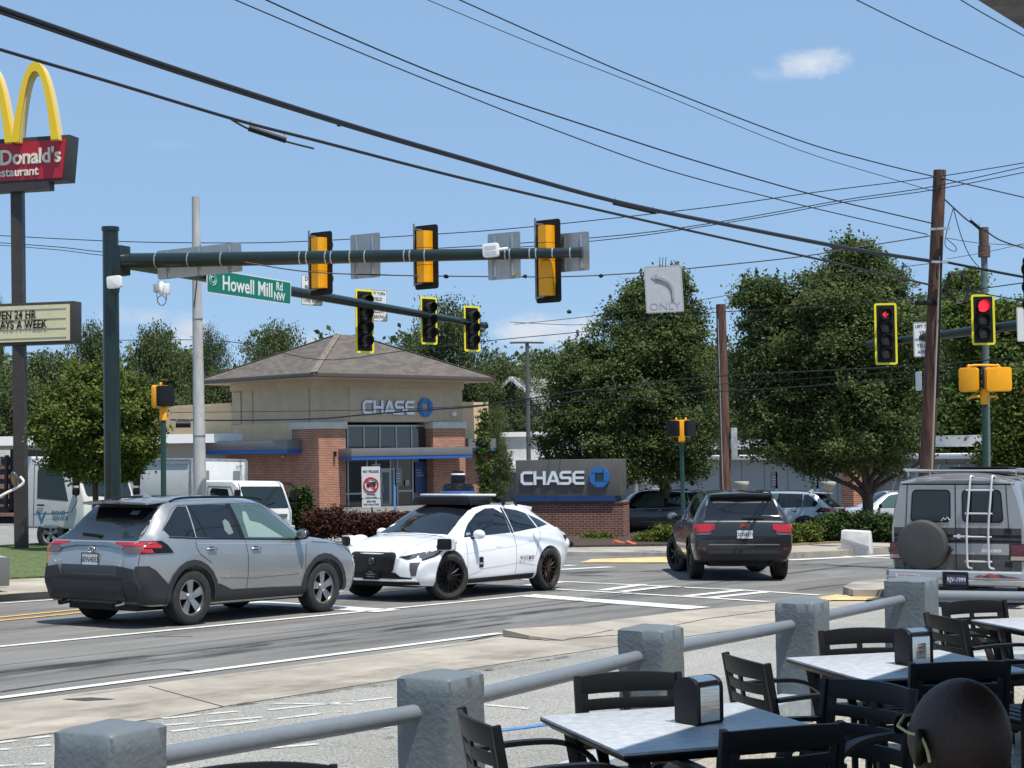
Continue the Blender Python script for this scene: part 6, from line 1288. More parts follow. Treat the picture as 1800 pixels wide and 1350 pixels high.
# ================================================================== traffic signals, masts, poles
MG = mat('dark green mast paint', (.010, .022, .020), .32, .2, var=.2, vs=6, coat=.3); BAND = mat('steel band', (.55, .56, .56), .3, .9)
SY = mat('signal yellow', (.85, .36, .0), .4, var=.05, vs=8); BYEL = mat('reflective yellow', (.85, .72, .02), .4)
LR = mat('lit red lamp', (.6, .02, .03), .4, em=(1, .015, .03, 1.9)); LO = mat('unlit lens', (.05, .04, .035), .2, spec=.7)
def signal(label, c, face, n, back=False, lit=None, group='traffic signal heads', yellow=True, tilt=0, arrow=False):
    """c: centre; face: azimuth the lamps look to"""
    t = thing('traffic_signal', label, 'traffic signal', mw=Matrix.Translation(c) @ Matrix.Rotation(R(face), 4, 'Z') @ Matrix.Rotation(R(tilt), 4, 'X'), group=group)
    u = .355; h = n * u; W = .60; Ht = h + .26
    MB().prism(rrect(W, Ht, .06), (.02, 0, 0), (0, 1, 0), (0, 0, 1), .012).build('backplate', BLACK, t)
    if yellow:
        o, i_ = rrect(W + .01, Ht + .01, .06, 5), rrect(W - .10, Ht - .10, .03, 5); k = len(o)
        b = MB().add([(.024, a, z) for a, z in o] + [(.024, a, z) for a, z in i_], [(i, (i + 1) % k, (i + 1) % k + k, i + k) for i in range(k)]); b.build('yellow_border', BYEL, t)
        b = MB().add([(.022, a, z) for a, z in rrect(W + .012, Ht + .012, .06, 5)] + [(.006, a, z) for a, z in rrect(W + .012, Ht + .012, .06, 5)], [(i, (i + 1) % k, (i + 1) % k + k, i + k) for i in range(k)]); b.build('border_edge', BYEL, t)
    hs_ = SY if back else BLACK
    for i in range(n):
        z = h / 2 - u * (i + .5); b = MB(); b.add([(.02, -.165, z - .172), (.02, .165, z - .172), (.02, .165, z + .172), (.02, -.165, z + .172), (-.10, -.165, z - .172), (-.10, .165, z - .172), (-.10, .165, z + .172), (-.10, -.165, z + .172), (-.20, -.09, z - .172), (-.20, .09, z - .172), (-.20, .09, z + .172), (-.20, -.09, z + .172)],
              [(3, 2, 1, 0), (0, 1, 5, 4), (1, 2, 6, 5), (2, 3, 7, 6), (3, 0, 4, 7), (4, 5, 9, 8), (5, 6, 10, 9), (6, 7, 11, 10), (7, 4, 8, 11), (8, 9, 10, 11)])
        if i == 0: hb = b
        else: hb.v += b.v; o0 = len(hb.v) - len(b.v); hb.f += [tuple(q + o0 for q in f) for f in b.f]
    hb.build('housing', hs_, t)
    for i in range(n):
        z = h / 2 - u * (i + .5); on = lit == i
        L_ = MB().rev([(.148, .024), (.10, .040), (.03, .046)], 24, (0, 0, z), 'X').build('lens', (LO if (not on or arrow) else LR), t, smooth=50)
        if on and arrow:
            for a, b_ in (((.07, 0), (-.07, 0)), ((-.07, 0), (.0, .07)), ((-.07, 0), (.0, -.07))): MB().bar((.055, -a[0] * -1, z + a[1]), (.055, b_[0], z + b_[1]), .018, .018).build('arrow_stroke', LR, L_)
        vs = []; m = 18; a0, a1 = (-38, 218)
        for j in range(m + 1):
            a = R(a0 + (a1 - a0) * j / m); cut = .5 + .5 * math.sin(a)
            vs += [(.022, .158 * math.cos(a), z + .158 * math.sin(a)), (.10 + .16 * max(0, cut) ** .6, .162 * math.cos(a), z + .162 * math.sin(a)), (.10 + .16 * max(0, cut) ** .6, .152 * math.cos(a), z + .152 * math.sin(a)), (.022, .150 * math.cos(a), z + .150 * math.sin(a))]
        MB().add(vs, [(j * 4 + q, j * 4 + (q + 1) % 4, j * 4 + 4 + (q + 1) % 4, j * 4 + 4 + q) for j in range(m) for q in range(4)]).build('visor', mat('visor black', (.02, .02, .02), .35), t, smooth=40)
    b = MB(); b.tube([(-.14, .20, -h / 2 - .06), (-.14, .20, h / 2 + .16)], .022, 8); b.bar((-.14, .20, h / 2 + .05), (-.12, .02, h / 2 + .02), .04, .03); b.bar((-.14, .20, -h / 2 - .03), (-.12, .02, -h / 2 - .01), .04, .03)
    b.build('mount_tube', mat('mount grey', (.25, .26, .26), .4, .6), t, smooth=40)
    return t
def mast(name, label, foot, top, r_, arms, cap=True, group=None):
    t = thing(name, label, 'traffic mast', foot); h = top - foot
    MB().tube([Vector((0, 0, 0)), h], r_ * 1.05, 24, r2=r_).build('pole', MG, t, smooth=40)
    MB().rev([(r_ * 1.12, -.02), (r_ * 1.12, .06)], 24, h).build('pole_cap', MG, t, smooth=40); MB().rev([(r_ * 1.5, 0), (r_ * 1.5, .08), (r_ * 1.05, .12)], 20).build('base_flange', MG, t, smooth=40)
    for a, b_, ra, rb_ in arms:
        am = MB().tube([a - foot, b_ - foot], ra, 20, r2=rb_).build('mast_arm', MG, t, smooth=40); d = (b_ - a).normalized()
        MB().tube([b_ - foot, b_ - foot + d * .05], rb_ * 1.12, 20).build('arm_cap', MG, am, smooth=40)
        q = a - foot; MB().box(q - d * .05, (.34, .34, .62), math.atan2(d.y, d.x)).build('arm_bracket', MG, t, bevel=.02)
    return t
A1, B1 = at(208, 459, 34.5), at(1020, 444, 32.6); B2 = at(852, 572, 49)
foot = gx(199, 34.5); ptop = at(194, 404, 34.5)
A2 = at(212, 459, 34.6)
m1 = mast('signal_mast', 'dark green signal mast behind the silver car with two long arms', foot, ptop, .165, [(A1, B1, .165, .105), (A2, B2, .15, .09)])
def on_arm(px, a=A1, b=B1):
    lo, hi = 0, 1
    for _ in range(40):
        m = (lo + hi) / 2; p = a.lerp(b, m); v = p - Vector((0, 0, CZ)); x = v.dot(rt) / v.dot(fw) * FPX + 900
        if x < px: lo = m
        else: hi = m
    return a.lerp(b, lo)
dA = (B1 - A1).normalized()
for i, px in enumerate((276, 333, 391, 529, 541, 574, 584, 617, 643, 712, 722, 748, 889, 897, 932, 943, 972, 1003)):
    p = on_arm(px); r_ = .165 + (.105 - .165) * (p - A1).length / (B1 - A1).length + .005; MB().tube([p - foot - dA * .012, p - foot + dA * .012], r_, 24).build('clamp_band', BAND, m1, smooth=40)
signal('four-lamp signal seen from behind in its yellow housing, last on the near arm' , at(963, 459, 33.05), 56, 4, True, yellow=False)
signal('signal seen from behind in yellow housing at the middle of the near arm', at(749, 452, 33.85), 56, 3, True, yellow=False)
signal('signal seen from behind in yellow housing, leftmost on the near arm', at(564, 463, 34.3), 56, 3, True, yellow=False)
signal('yellow-bordered four-lamp unlit signal on the far arm above the bank roof', at(645, 566, 43.8) + Vector((-.05, -.25, 0)), -46, 4)
signal('yellow-bordered three-lamp unlit signal second on the far arm', at(757, 565, 46.4) + Vector((-.05, -.25, 0)), -46, 3)
signal('yellow-bordered three-lamp unlit signal at the end of the far arm', at(832, 579, 48.4) + Vector((-.05, -.25, 0)), -46, 3)
ALB = mat('aluminium sign back', (.36, .37, .37), .4, .5, var=.08, vs=4); SW = mat('sign sheet white', (.72, .73, .72), .45); SK = mat('sign black', (.02, .02, .02), .5)
def sign(label, c, xdir, w_, h, front, tilt=0, edge=True, cat='road sign', name='road_sign', rad=.04, group=None, backm=ALB):
    x = Vector(xdir).normalized(); q = Matrix.Rotation(R(tilt), 3, x.cross(Vector((0, 0, 1)))) ; x = q @ x; y = q @ Vector((0, 0, 1))
    t = thing(name, label, cat, mw=frame(c, x, y), group=group)
    MB().prism(rrect(w_, h, rad), (0, 0, 0), (1, 0, 0), (0, 1, 0), .006).build('plate', front, t)
    return t
# backs of signs on the near arm
def sign_back(label, px, py, d, w_, h):
    c = at(px, py, d); t = sign(label, c, (math.cos(R(-32)), math.sin(R(-32)) * .9, 0), w_, h, ALB, name='sign_back'); 
    for s in (-1, 1): MB().box((s * w_ * .27, 0, .012), (.045, h * .86, .018)).build('sign_bracket', BAND, t)
    MB().box((w_ * .3, -h * .38, .008), (.10, .07, .004)).build('inspection_sticker', mat('sticker yellow', (.5, .35, .05), .6), t)
sign_back('back of a grey sign panel between the first two signals on the near arm', 642, 450, 33.95, .74, .92)
sign_back('back of a grey sign panel left of the four-lamp signal on the near arm', 886, 450, 33.3, .76, .95)
sign_back('back of a grey sign panel at the very end of the near arm', 1007, 443, 33.0, .74, .78)
t = thing('street_sign_back', 'long grey back of a street name sign hung at the left of the near arm', 'road sign', mw=frame(at(350, 459, 34.75), Vector((.96, -.26, .055)), Vector((-.05, 0, 1))))
MB().prism(rrect(1.95, .62, .05), (0, 0, 0), (1, 0, 0), (0, 1, 0), .01).build('plate', ALB, t); [MB().box((x, 0, .016), (.05, .56, .02)).build('sign_bracket', BAND, t) for x in (-.7, .02, .72)]
# street name sign
SG = mat('sign green', (.0, .17, .11), .4, var=.03)
pa, pb = on_arm(352, A2, B2), on_arm(503, A2, B2); xd = (pb - pa).normalized(); nn = xd.cross(Vector((0, 0, 1))).normalized(); mid = (pa + pb) / 2 + nn * .16; L0 = (pb - pa).length
t = thing('street_name_sign', 'green street name sign reading Howell Mill Rd NW on the far arm', 'road sign', mw=frame(mid + Vector((0, 0, -.10)), xd))
MB().prism(rrect(L0, .56, .05), (0, 0, 0), (1, 0, 0), (0, 1, 0), .01).build('plate', SW, t); MB().prism(rrect(L0 - .05, .51, .04), (0, 0, .003), (1, 0, 0), (0, 1, 0), .002).build('green_face', SG, t)
I = Matrix.Identity(4); T3 = Matrix.Translation
text('Howell Mill', .47, SW, T3((-.10, -.02, .005)), 'street_name', t, .001, .92, .008); text('Rd', .27, SW, T3((1.16 * L0 / 3.3, .11, .005)), 'street_name', t, .001, .95, .005); text('NW', .27, SW, T3((1.16 * L0 / 3.3, -.13, .005)), 'street_name', t, .001, .95, .005)
sl_ = MB(); c0 = Vector((-L0 / 2 + .22, .03, .006)); sl_.tube([c0 + Vector((.13 * math.cos(a), .13 * math.sin(a), 0)) for a in (2 * math.pi * k / 24 for k in range(24))], .010, 6, closed=True); sl_.tube([c0 + Vector((.075 * math.cos(a), .075 * math.sin(a), 0)) for a in (2 * math.pi * k / 16 for k in range(16))], .014, 6, closed=True); sl_.build('city_seal', mat('seal pale', (.35, .5, .45), .5), t)
def wsign(label, px, py, d, az, w_, h, lines, mt=SW, ink=SK, tilt=0, sz=None):
    t = sign(label, at(px, py, d), (math.cos(R(az)), math.sin(R(az)), 0), w_, h, mt, tilt)
    o, i_ = rrect(w_ - .02, h - .02, .035, 4), rrect(w_ - .045, h - .045, .03, 4); k = len(o)
    MB().add([(a, b_, .002) for a, b_ in o] + [(a, b_, .002) for a, b_ in i_], [(i, (i + 1) % k, (i + 1) % k + k, i + k) for i in range(k)]).build('border', ink, t)
    for s_, y, z in lines: text(s_, z, ink, T3((0, y, .003)), 'sign_text', t, .001, .85, .002)
    return t
wsign('white sign about the box hidden behind the first near signal', 548, 510, 41.3, 38, .62, .78, (("DON'T", .28, .15), ('BLOCK', .06, .15), ('THE BOX', -.26, .15)))
wsign('white left turn yield sign beside the far four-lamp signal', 664, 537, 44.2, 38, .62, .86, (('LEFT TURN', .32, .115), ('YIELD', .17, .13), ('ON FLASHING', .0, .09), ('YELLOW', -.16, .12), ('ARROW', -.31, .12)))
# radar boxes and camera
for lb_, px, py, d, s_ in (('white radar box strapped to the green mast pole', 201, 496, 34.1, 1.0), ('white radar box near the right end of the near arm', 863, 440, 32.4, 1.05)):
    t = thing('radar_box', lb_, 'sensor', mw=frame(at(px, py, d), (math.cos(R(-10)), math.sin(R(-10)), .14))); MB().prism(rrect(.31 * s_, .26 * s_, .05), (0, 0, .05), (1, 0, 0), (0, 1, 0), .11).build('casing', WHITE, t, bevel=.012)
    if s_ > 1: [MB().prism(rrect(.24, .07, .03), (0, y, .053), (1, 0, 0), (0, 1, 0), .004).build('ridge', mat('pale grey ridge', (.55, .55, .55), .5), t) for y in (.05, -.05)]; MB().tube([(.15, 0, -.02), (.34, .0, -.02)], .03, 8).build('bracket', WHITE, t)
    else: MB().tube(cr([(-.08, -.12, -.02), (-.04, -.24, 0), (.07, -.24, 0), (.10, -.11, -.02)], 5), .010, 6).build('cable', BLACK, t)
t = thing('camera_unit', 'white camera unit with a looped cable hanging under the street sign back', 'sensor', at(284, 508, 34.2)); MB().ell((0, 0, 0), (.07, .07, .16)).build('stem', WHITE, t, smooth=50); MB().box((-.10, 0, .02), (.12, .16, .18)).build('casing', GALV, t, bevel=.02); MB().box((.11, 0, .0), (.12, .16, .22)).build('casing', WHITE, t, bevel=.02)
MB().tube([Vector((.09 * math.cos(a), 0, -.24 + .10 * math.sin(a))) for a in (2 * math.pi * k / 20 for k in range(20))], .009, 6, closed=True).tube(cr([(-.07, 0, .18), (-.10, 0, -.1), (-.06, 0, -.28), (.03, 0, -.34), (.10, 0, -.2), (.08, 0, .15)], 5), .009, 6).build('cable', mat('cable grey', (.2, .22, .25), .5), t, smooth=50)
# far right arm with three heads
m3a, m3b = at(1528, 606, 46), at(1860, 562, 42.5)
f3 = gx(1858, 42.4); m3 = mast('signal_mast', 'green signal mast at the right edge with an arm reaching left past the wood pole', f3, Vector((f3.x, f3.y, m3b.z + .6)), .16, [(m3b, m3a, .14, .10)])
signal('yellow-bordered four-lamp signal lit with a red left arrow', at(1557, 587, 45.2), -92, 4, lit=0, arrow=True)
signal('yellow-bordered three-lamp signal lit solid red at the right', at(1728, 562, 43.4), -93, 3, lit=0)
signal('dark signal edge cut off by the right edge of the photo', at(1820, 508, 33), -150, 3, yellow=False)
wsign('white left turn yield sign half hidden by the tall wood pole', 1626, 597, 44.9, -3, .62, .95, (('LEFT TURN', .36, .12), ('YIELD', .18, .14), ('ON FLASHING', .0, .10), ('YELLOW', -.17, .13), ('ARROW', -.34, .13)))
wsign('white sign cut off by the right edge below the dark signal', 1803, 570, 42.8, -3, .45, .9, (), ink=GALV)
wsign('small white notice on the left side of the tall wood pole', 1614.5, 670, 35.8, -60, .18, .42, (), ink=SW)
# faded turn-only sign hung from the span wire, seen from its back
on = wsign('faded grey left arrow ONLY sign hanging from the span wire', 1167, 508, 32, 4, .74, .92, (), mt=mat('faded sign grey', (.40, .42, .44), .6, var=.06, vs=6), ink=mat('faded edge', (.30, .32, .34), .6), tilt=2.5)
FA = mat('faded ink', (.29, .31, .335), .6); MB().tube(cr([(.17, -.20, .004), (.17, -.02, .004), (.10, .12, .004), (-.04, .20, .004), (-.16, .23, .004)], 6), .035, 4).build('arrow', FA, on); MB().prism([(-.24, .23), (-.12, .31), (-.10, .13)], (0, 0, .012), (1, 0, 0), (0, 1, 0), .01).build('arrow_head', FA, on)
text('ONLY', .20, FA, T3((0, -.34, .004)), 'sign_text', on, .001, 1.15, .0); [MB().bar((x, .44, 0), (x + .02, .62, 0), .012, .012).build('hanger', BLACK, on) for x in (-.06, 0, .06)]
# pedestrian signals
PM = mat('green post paint', (.012, .05, .038), .4, var=.1, vs=8)
def ped(label, px, ptop_, d, heads, foot_px=None):
    f = gx(foot_px or px, d); tp = at(px, ptop_, d); t = thing('pedestrian_signal', label, 'pedestrian signal', f, group='pedestrian signals on posts'); h = tp - f
    MB().tube([(0, 0, 0), h], .055, 14).build('post', PM, t, smooth=40); MB().rev([(.075, -.02), (.075, .22), (.055, .26)], 14, h).build('post_collar', SY, t, smooth=40); MB().rev([(.14, 0), (.14, .06), (.07, .2)], 14).build('post_base', PM, t, smooth=40)
    for off, az, w_ in heads:
        m = Matrix.Translation(h + Vector(off)) @ Matrix.Rotation(R(az), 4, 'Z')
        q = MB(); pr = rrect(w_, .44, .05, 3); q.prism(pr, m @ Vector((.0, 0, 0)), m.to_3x3() @ Vector((0, 1, 0)), (0, 0, 1), .13)
        hd_ = q.build('signal_housing', SY, t, bevel=.015)
        q = MB(); q.prism(rrect(w_ * .98, .42, .04, 3), m @ Vector((.12, 0, 0)), m.to_3x3() @ Vector((0, 1, 0)), (0, 0, 1), .125); q.build('signal_face', BLACK, hd_, bevel=.01)
        MB().rev([(.02, .2), (.03, .26), (.015, .28)], 10, m @ Vector((-.06, 0, 0))).build('mount_knob', SY, hd_, smooth=40)
    return t
ped('pedestrian signal with one black face left of the white pole', 287, 737, 33.5, [((.0, 0, .47), -30, .42)], 288)
p = ped('pedestrian signal with two black faces on the far corner before the dark tree', 1198, 776, 43, [((-.17, 0, .34), 180 + 40, .40), ((.17, 0, .34), -40, .40)], 1203)
MB().box((0, -.10, .34) if 0 else Vector(at(1198, 757, 42.9)) - p.location, (.17, .12, .54)).box(Vector(at(1198, 741, 42.9)) - p.location, (.36, .10, .07)).build('signal_bracket', SY, p, bevel=.01)
p = ped('pedestrian signal with two yellow housings turned away, behind the van', 1731, 709, 30, [((-.26, 0, .43), 60, .34), ((.23, 0, .43), 95, .47)], 1735)
MB().tube([Vector(q) - p.location for q in cr([at(1704, 652, 30), at(1705, 643, 30), at(1754, 643, 30), at(1754, 652, 30)], 4)], .022, 8).tube([Vector(q) - p.location for q in (at(1705, 701, 30), at(1707, 697, 30), at(1752, 697, 30), at(1754, 701, 30))], .025, 8).build('bracket_arm', SY, p, smooth=40)
# wood poles
def wood():
    m = mat('creosote wood', (.105, .052, .036), .9, var=.6, vs=3, bump=.5, bs=10, stretch=(6, 6, .5), detail=8); return m
WD = wood()
def pole(name, label, cat, b_, t_, rb, rt_, mt, n=18):
    t = thing(name, label, cat, b_); h = t_ - b_; k = 6; MB().tube([h * i / k for i in range(k + 1)], rb, n, r2=rt_).build('shaft', mt, t, smooth=40); return t
wp = pole('utility_pole', 'tall leaning wood utility pole in front of the right trees', 'utility pole', gx(1622, 36.5), at(1652, 299, 36), .17, .135, WD)
w0 = Vector(wp.location)
MB().tube([at(1638, 830, 35.8) - w0, at(1645, 640, 35.8) - w0, at(1653, 450, 35.8) - w0], .022, 8).build('conduit', mat('conduit cream', (.35, .30, .22), .5), wp, smooth=40)
MB().tube([at(1648, 700, 35.8) - w0, at(1655, 415, 35.8) - w0], .03, 8).build('riser', BLACK, wp, smooth=40)
MB().ell(at(1656, 313, 35.8) - w0, (.05, .04, .06), 10, 6).build('knot', mat('rust', (.12, .05, .03), .9), wp); MB().bar(at(1636, 403, 35.8) - w0, at(1670, 401, 35.8) - w0, .05, .05).bar(at(1632, 460, 35.8) - w0, at(1666, 461, 35.8) - w0, .06, .05).build('pole_hardware', GALV, wp)
MB().box(at(1600, 533, 36) - w0 + Vector((.35, 0, 0)), (.5, .12, .10)).build('terminal_box', BLACK, wp, bevel=.02)
wp2 = pole('utility_pole', 'shorter wood utility pole behind the dark grey SUV', 'utility pole', gx(1279, 47), at(1267, 535, 47), .17, .14, WD); w2_ = Vector(wp2.location)
MB().tube([at(1271, 860, 46.8) - w2_, at(1262, 560, 46.8) - w2_], .012, 6).build('ground_wire', GALV, wp2); MB().box(at(1290, 780, 46.9) - w2_, (.18, .2, .9)).build('equipment_box', GALV, wp2, bevel=.02)
CP = mat('weathered concrete pole', (.42, .42, .41), .7, var=.15, vs=2.5, stretch=(2, 2, .6), bump=.15, bs=20)
cp_ = pole('concrete_pole', 'pale grey round pole crossing the green street sign', 'utility pole', gx(353, 40), at(344, 346, 40), .175, .095, CP, 16); c0_ = Vector(cp_.location)
sm = MB(); [sm.tube([at(350 - (yy - 560) * -.012 - 4 + 0, yy, 40) - c0_ + Vector((.0, 0, -.01)), at(350 + 4, yy, 40) - c0_ + Vector((0, 0, .01))], .165, 16) for yy in ()]
for yy in (560, 765): p = at(343.5 + (yy - 346) * .0265 * .55 + 1, yy, 40) - c0_; MB().tube([p - Vector((0, 0, .012)), p + Vector((0, 0, .012))], .10 + .075 * (yy - 346) / 590 + .006, 18).build('pole_band', GALV, cp_, smooth=40)
MB().tube([at(352, 430, 39.85) - c0_, at(346, 500, 39.85) - c0_, at(341, 540, 39.85) - c0_], .012, 6).build('cable', BLACK, cp_)
sv = pole('service_pole', 'grey metal service pole with a brown weatherhead right of the tall wood pole', 'utility pole', gx(1738, 47), at(1730, 445, 47), .10, .09, mat('verdigris steel', (.13, .17, .16), .6, .3, var=.2, vs=6)); s0 = Vector(sv.location)
MB().tube([at(1730, 452, 47) - s0, at(1730, 432, 47) - s0], .17, 16).tube([at(1729.5, 432, 47) - s0, at(1729, 400, 47) - s0], .14, 16).build('weatherhead', mat('rusty brown', (.10, .06, .045), .7, var=.3, vs=10), sv, smooth=40)
sl2 = pole('street_lamp', 'grey twin-head car park lamp behind the monument sign', 'street lamp', gx(931, 70), at(926.5, 603, 70), .11, .08, mat('lamp post grey', (.10, .10, .10), .5)); q0 = Vector(sl2.location)
for s in (-1, 1): MB().bar(at(926, 602, 70) - q0, at(926 + s * 30, 602.5, 70) - q0, .25, .07).build('lamp_head', mat('lamp post grey', (.10, .10, .10), .5), sl2, bevel=.02)
# truck prohibition sign
f_ = gx(655, 55); tp = at(652, 822, 55); nt_ = thing('no_trucks_sign', 'no trucks sign on a thin post before the bank', 'road sign', f_)
MB().bar((0, 0, 0), tp - f_, .05, .04).build('post', DKB, nt_)
def fr(py): return frame(at(651.5 + (py - 820) * .02, py, 54.93) - f_, (1, -.05, 0))
MB().prism(rrect(.62, .34, .04), fr(829).translation, (1, -.05, 0), (0, 0, 1), .01).build('top_plate', SW, nt_); text('NO TRUCKS', .105, SK, fr(829) @ T3((0, 0, .004)), 'sign_text', nt_, .001, .9, .004)
MB().prism(rrect(.62, .74, .04), fr(856.5).translation, (1, -.05, 0), (0, 0, 1), .01).build('main_plate', SW, nt_)
RS = mat('sign red', (.55, .02, .03), .45); mm = fr(852); MB().tube([mm @ Vector((.235 * math.cos(a), .235 * math.sin(a), .006)) for a in (2 * math.pi * k / 32 for k in range(32))], .026, 6, closed=True).build('prohibition_ring', RS, nt_)
tk = MB(); [tk.prism(pp, mm @ Vector((0, 0, .009)), (1, -.05, 0), (0, 0, 1), .004) for pp in ([(-.15, -.06), (-.07, -.06), (-.07, .04), (-.12, .04), (-.15, 0)], [(-.06, -.06), (.16, -.06), (.16, .09), (-.06, .09)])]; tk.ell(mm @ Vector((-.09, -.075, .009)), (.03, .004, .03)).ell(mm @ Vector((.1, -.075, .009)), (.03, .004, .03)); tk.build('truck_symbol', SK, nt_)
MB().bar(mm @ Vector((-.16, .16, .016)), mm @ Vector((.16, -.16, .016)), .012, .045).build('prohibition_bar', RS, nt_)
for i, s_ in enumerate(('WITH MORE', 'THAN 6 WHEELS')): text(s_, .058, SK, fr(870 + i * 4.4) @ T3((0, 0, .004)), 'sign_text', nt_, .001, .9, .0015)
MB().prism(rrect(.62, .28, .04), fr(884.5).translation, (1, -.05, 0), (0, 0, 1), .01).build('bottom_plate', SW, nt_)
for i, s_ in enumerate(('$500 FINE', 'FOR VIOLATORS')): text(s_, .085, SK, fr(881.5 + i * 5.4) @ T3((0, 0, .004)), 'sign_text', nt_, .001, .8, .002)
def banner(label, px, py0, d, flag=True, fx=5):
    f = gx(px, d); tp = at(px, py0, d); t = thing('blue_signpost', label, 'signpost', f, group='blue bank signposts'); MB().bar((0, 0, 0), tp - f, .09, .06).build('post', mat('post blue', (.10, .25, .55), .5), t)
    h = tp - f; MB().box(h + Vector((fx * d / FPX, 0, -.32)), (.30, .06, .72)).build('panel', mat('panel dark', (.06, .075, .09), .5), t); b_ = MB(); [b_.box(h + Vector((fx * d / FPX, -.035, -.2 - .1 * k)), (.18, .006, .02)) for k in range(4)]; b_.build('panel_text', mat('panel ink', (.3, .33, .35), .5), t)
banner('blue signpost before the bank entrance', 694, 824, 66, fx=6); banner('blue signpost beside the drive-through, the left one', 1365, 830, 68, fx=-5); banner('blue signpost beside the drive-through, the right one', 1437, 830, 68, fx=-5); banner('small blue signpost left above the monument sign', 947, 806, 78)
for lb_, px in (('pale bowl-shaped lamp near the shorter wood pole', 1303), ('pale bowl-shaped lamp near the big tree trunk', 1456)):
    f = gx(px, 63); t = thing('bowl_lamp', lb_, 'lamp', f); h = at(px, 852, 63) - f; MB().tube([(0, 0, 0), h], .07, 10).build('post', mat('lamp post grey', (.10, .10, .10), .5), t); MB().rev([(.05, -.28), (.12, -.2), (.27, -.05), (.30, .06), (.28, .12)], 20, h).build('bowl', mat('bowl pale', (.45, .45, .42), .5), t, smooth=40)
# concrete block, red pipes, kerb bits
t = thing('concrete_block', 'white painted concrete block on the right corner verge', 'block', gx(1507, 44.5), R(-20)); MB().prism([(-.40, 0), (.40, 0), (.35, .62), (-.37, .66)], (0, -.3, 0), (1, 0, 0), (0, 0, 1), .6).build('block', mat('dirty white paint', (.62, .6, .58), .7, var=.15, vs=4), t, bevel=.03); MB().bar((-.38, -.33, .42), (.36, -.33, .2), .03, .08).build('stripe', mat('grey smear', (.35, .34, .34), .7), t)
for lb_, a, b_ in (('left of two orange pipes lying by the monument sign', (1079, 952), (1097, 956)), ('right of two orange pipes lying by the monument sign', (1103, 953), (1119, 959))):
    o = MB().tube([gnd(*a, .2), gnd(*b_, .12)], .055, 10).build('orange_pipe', mat('orange pipe', (.6, .14, .06), .5), smooth=40); tag(o, lb_, 'pipe')
# ================================================================== cables
WK = mat('cable black', (.012, .012, .014), .5)
def wire(label, pts, d0, d1, r_, r1=None, knots=(), n=6, dd=None):
    k = len(pts); P_ = []
    L_ = [0]; 
    for i in range(1, k): L_.append(L_[-1] + math.hypot(pts[i][0] - pts[i - 1][0], pts[i][1] - pts[i - 1][1]))
    for i, (x, y) in enumerate(pts):
        f = L_[i] / L_[-1]; d = 1 / (1 / d0 + (1 / d1 - 1 / d0) * f); P_.append(at(x, y, d))
    m = MB(); m.tube(cr(P_, n), r_, 8, r2=r1)
    o = m.build('overhead_cable', WK, smooth=60); tag(o, label, 'cable', 'overhead cables'); return o
wire('thickest overhead cable bundle, from upper left to the tall wood pole', [(-40, 0), (0, 14), (300, 118), (600, 215), (820, 280), (1075, 352), (1300, 399), (1500, 437), (1642, 459)], 13, 36, .022, .030)
wire('lashed companion of the thickest cable bundle', [(-40, 8), (0, 22), (300, 124), (600, 219), (820, 283), (1075, 354), (1300, 401), (1500, 440), (1642, 461)], 13, 36, .014, .02)
wire('second thick cable below the bundle, over the red sign', [(-40, 74), (0, 87), (200, 146), (420, 212), (560, 248), (820, 315), (1100, 380), (1300, 425), (1480, 465), (1640, 502)], 14, 36, .015, .022)
wire('lower splice cable ending in a free tip above the street sign', [(400, 206), (440, 228), (500, 248), (551, 261)], 18, 19.5, .012)
wire('thin cable starting at the top left of centre, upper of the pair', [(455, -6), (620, 68), (820, 150), (1040, 224), (1240, 288), (1440, 345), (1640, 393)], 20, 36, .011, .014)
wire('thin cable starting at the top left of centre, lower of the pair', [(400, -6), (560, 62), (700, 120), (820, 168), (940, 215), (1130, 285), (1240, 318), (1330, 341), (1440, 368), (1630, 412)], 20, 36, .009, .011)
wire('thin cable from the top middle to the wood pole tip', [(795, -6), (970, 72), (1140, 145), (1400, 245), (1530, 283), (1645, 311), (1800, 347), (1850, 358)], 22, 38, .010, .014)
wire('thinnest cable just under the one from the top middle', [(738, -6), (940, 78), (1140, 156), (1400, 262), (1560, 312), (1645, 337)], 22, 36, .006, .008)
wire('thin cable at the upper right corner, the left one', [(1490, -8), (1640, 65), (1850, 158)], 26, 30, .010)
wire('thin cable at the upper right corner, the right one', [(1676, -8), (1740, 30), (1850, 90)], 26, 30, .010)
wire('long horizontal cable rising to the right, topmost', [(-40, 412), (200, 424), (400, 427), (540, 424), (760, 412), (940, 398), (1240, 365), (1440, 337), (1645, 311), (1850, 278)], 60, 34, .016, .010)
wire('long horizontal cable rising to the right, second', [(-40, 424), (100, 434), (200, 444), (400, 448), (700, 440), (1040, 418), (1240, 394), (1480, 352), (1645, 327), (1850, 282)], 60, 34, .015, .010)
wire('long horizontal cable rising to the right, third', [(-40, 428), (100, 439), (200, 450), (400, 455), (700, 447), (1040, 424), (1300, 388), (1480, 356), (1645, 333), (1850, 293)], 60, 34, .013, .010)
wire('span cable carrying the turn-only sign', [(430, 461), (545, 478), (700, 484), (860, 486), (1000, 486), (1130, 479), (1240, 469), (1400, 452), (1500, 436), (1638, 414)], 33, 36, .013)
wire('low cable across the front of the bank, lower', [(300, 738), (420, 739), (560, 736), (640, 729), (760, 720), (850, 713), (1000, 690), (1100, 678), (1270, 661), (1640, 641), (1850, 620)], 60, 36, .03, .013)
wire('low cable across the front of the bank, upper thin one', [(300, 725), (500, 723), (700, 719), (860, 711), (1050, 693), (1270, 675), (1640, 650), (1850, 628)], 60, 36, .012, .009)
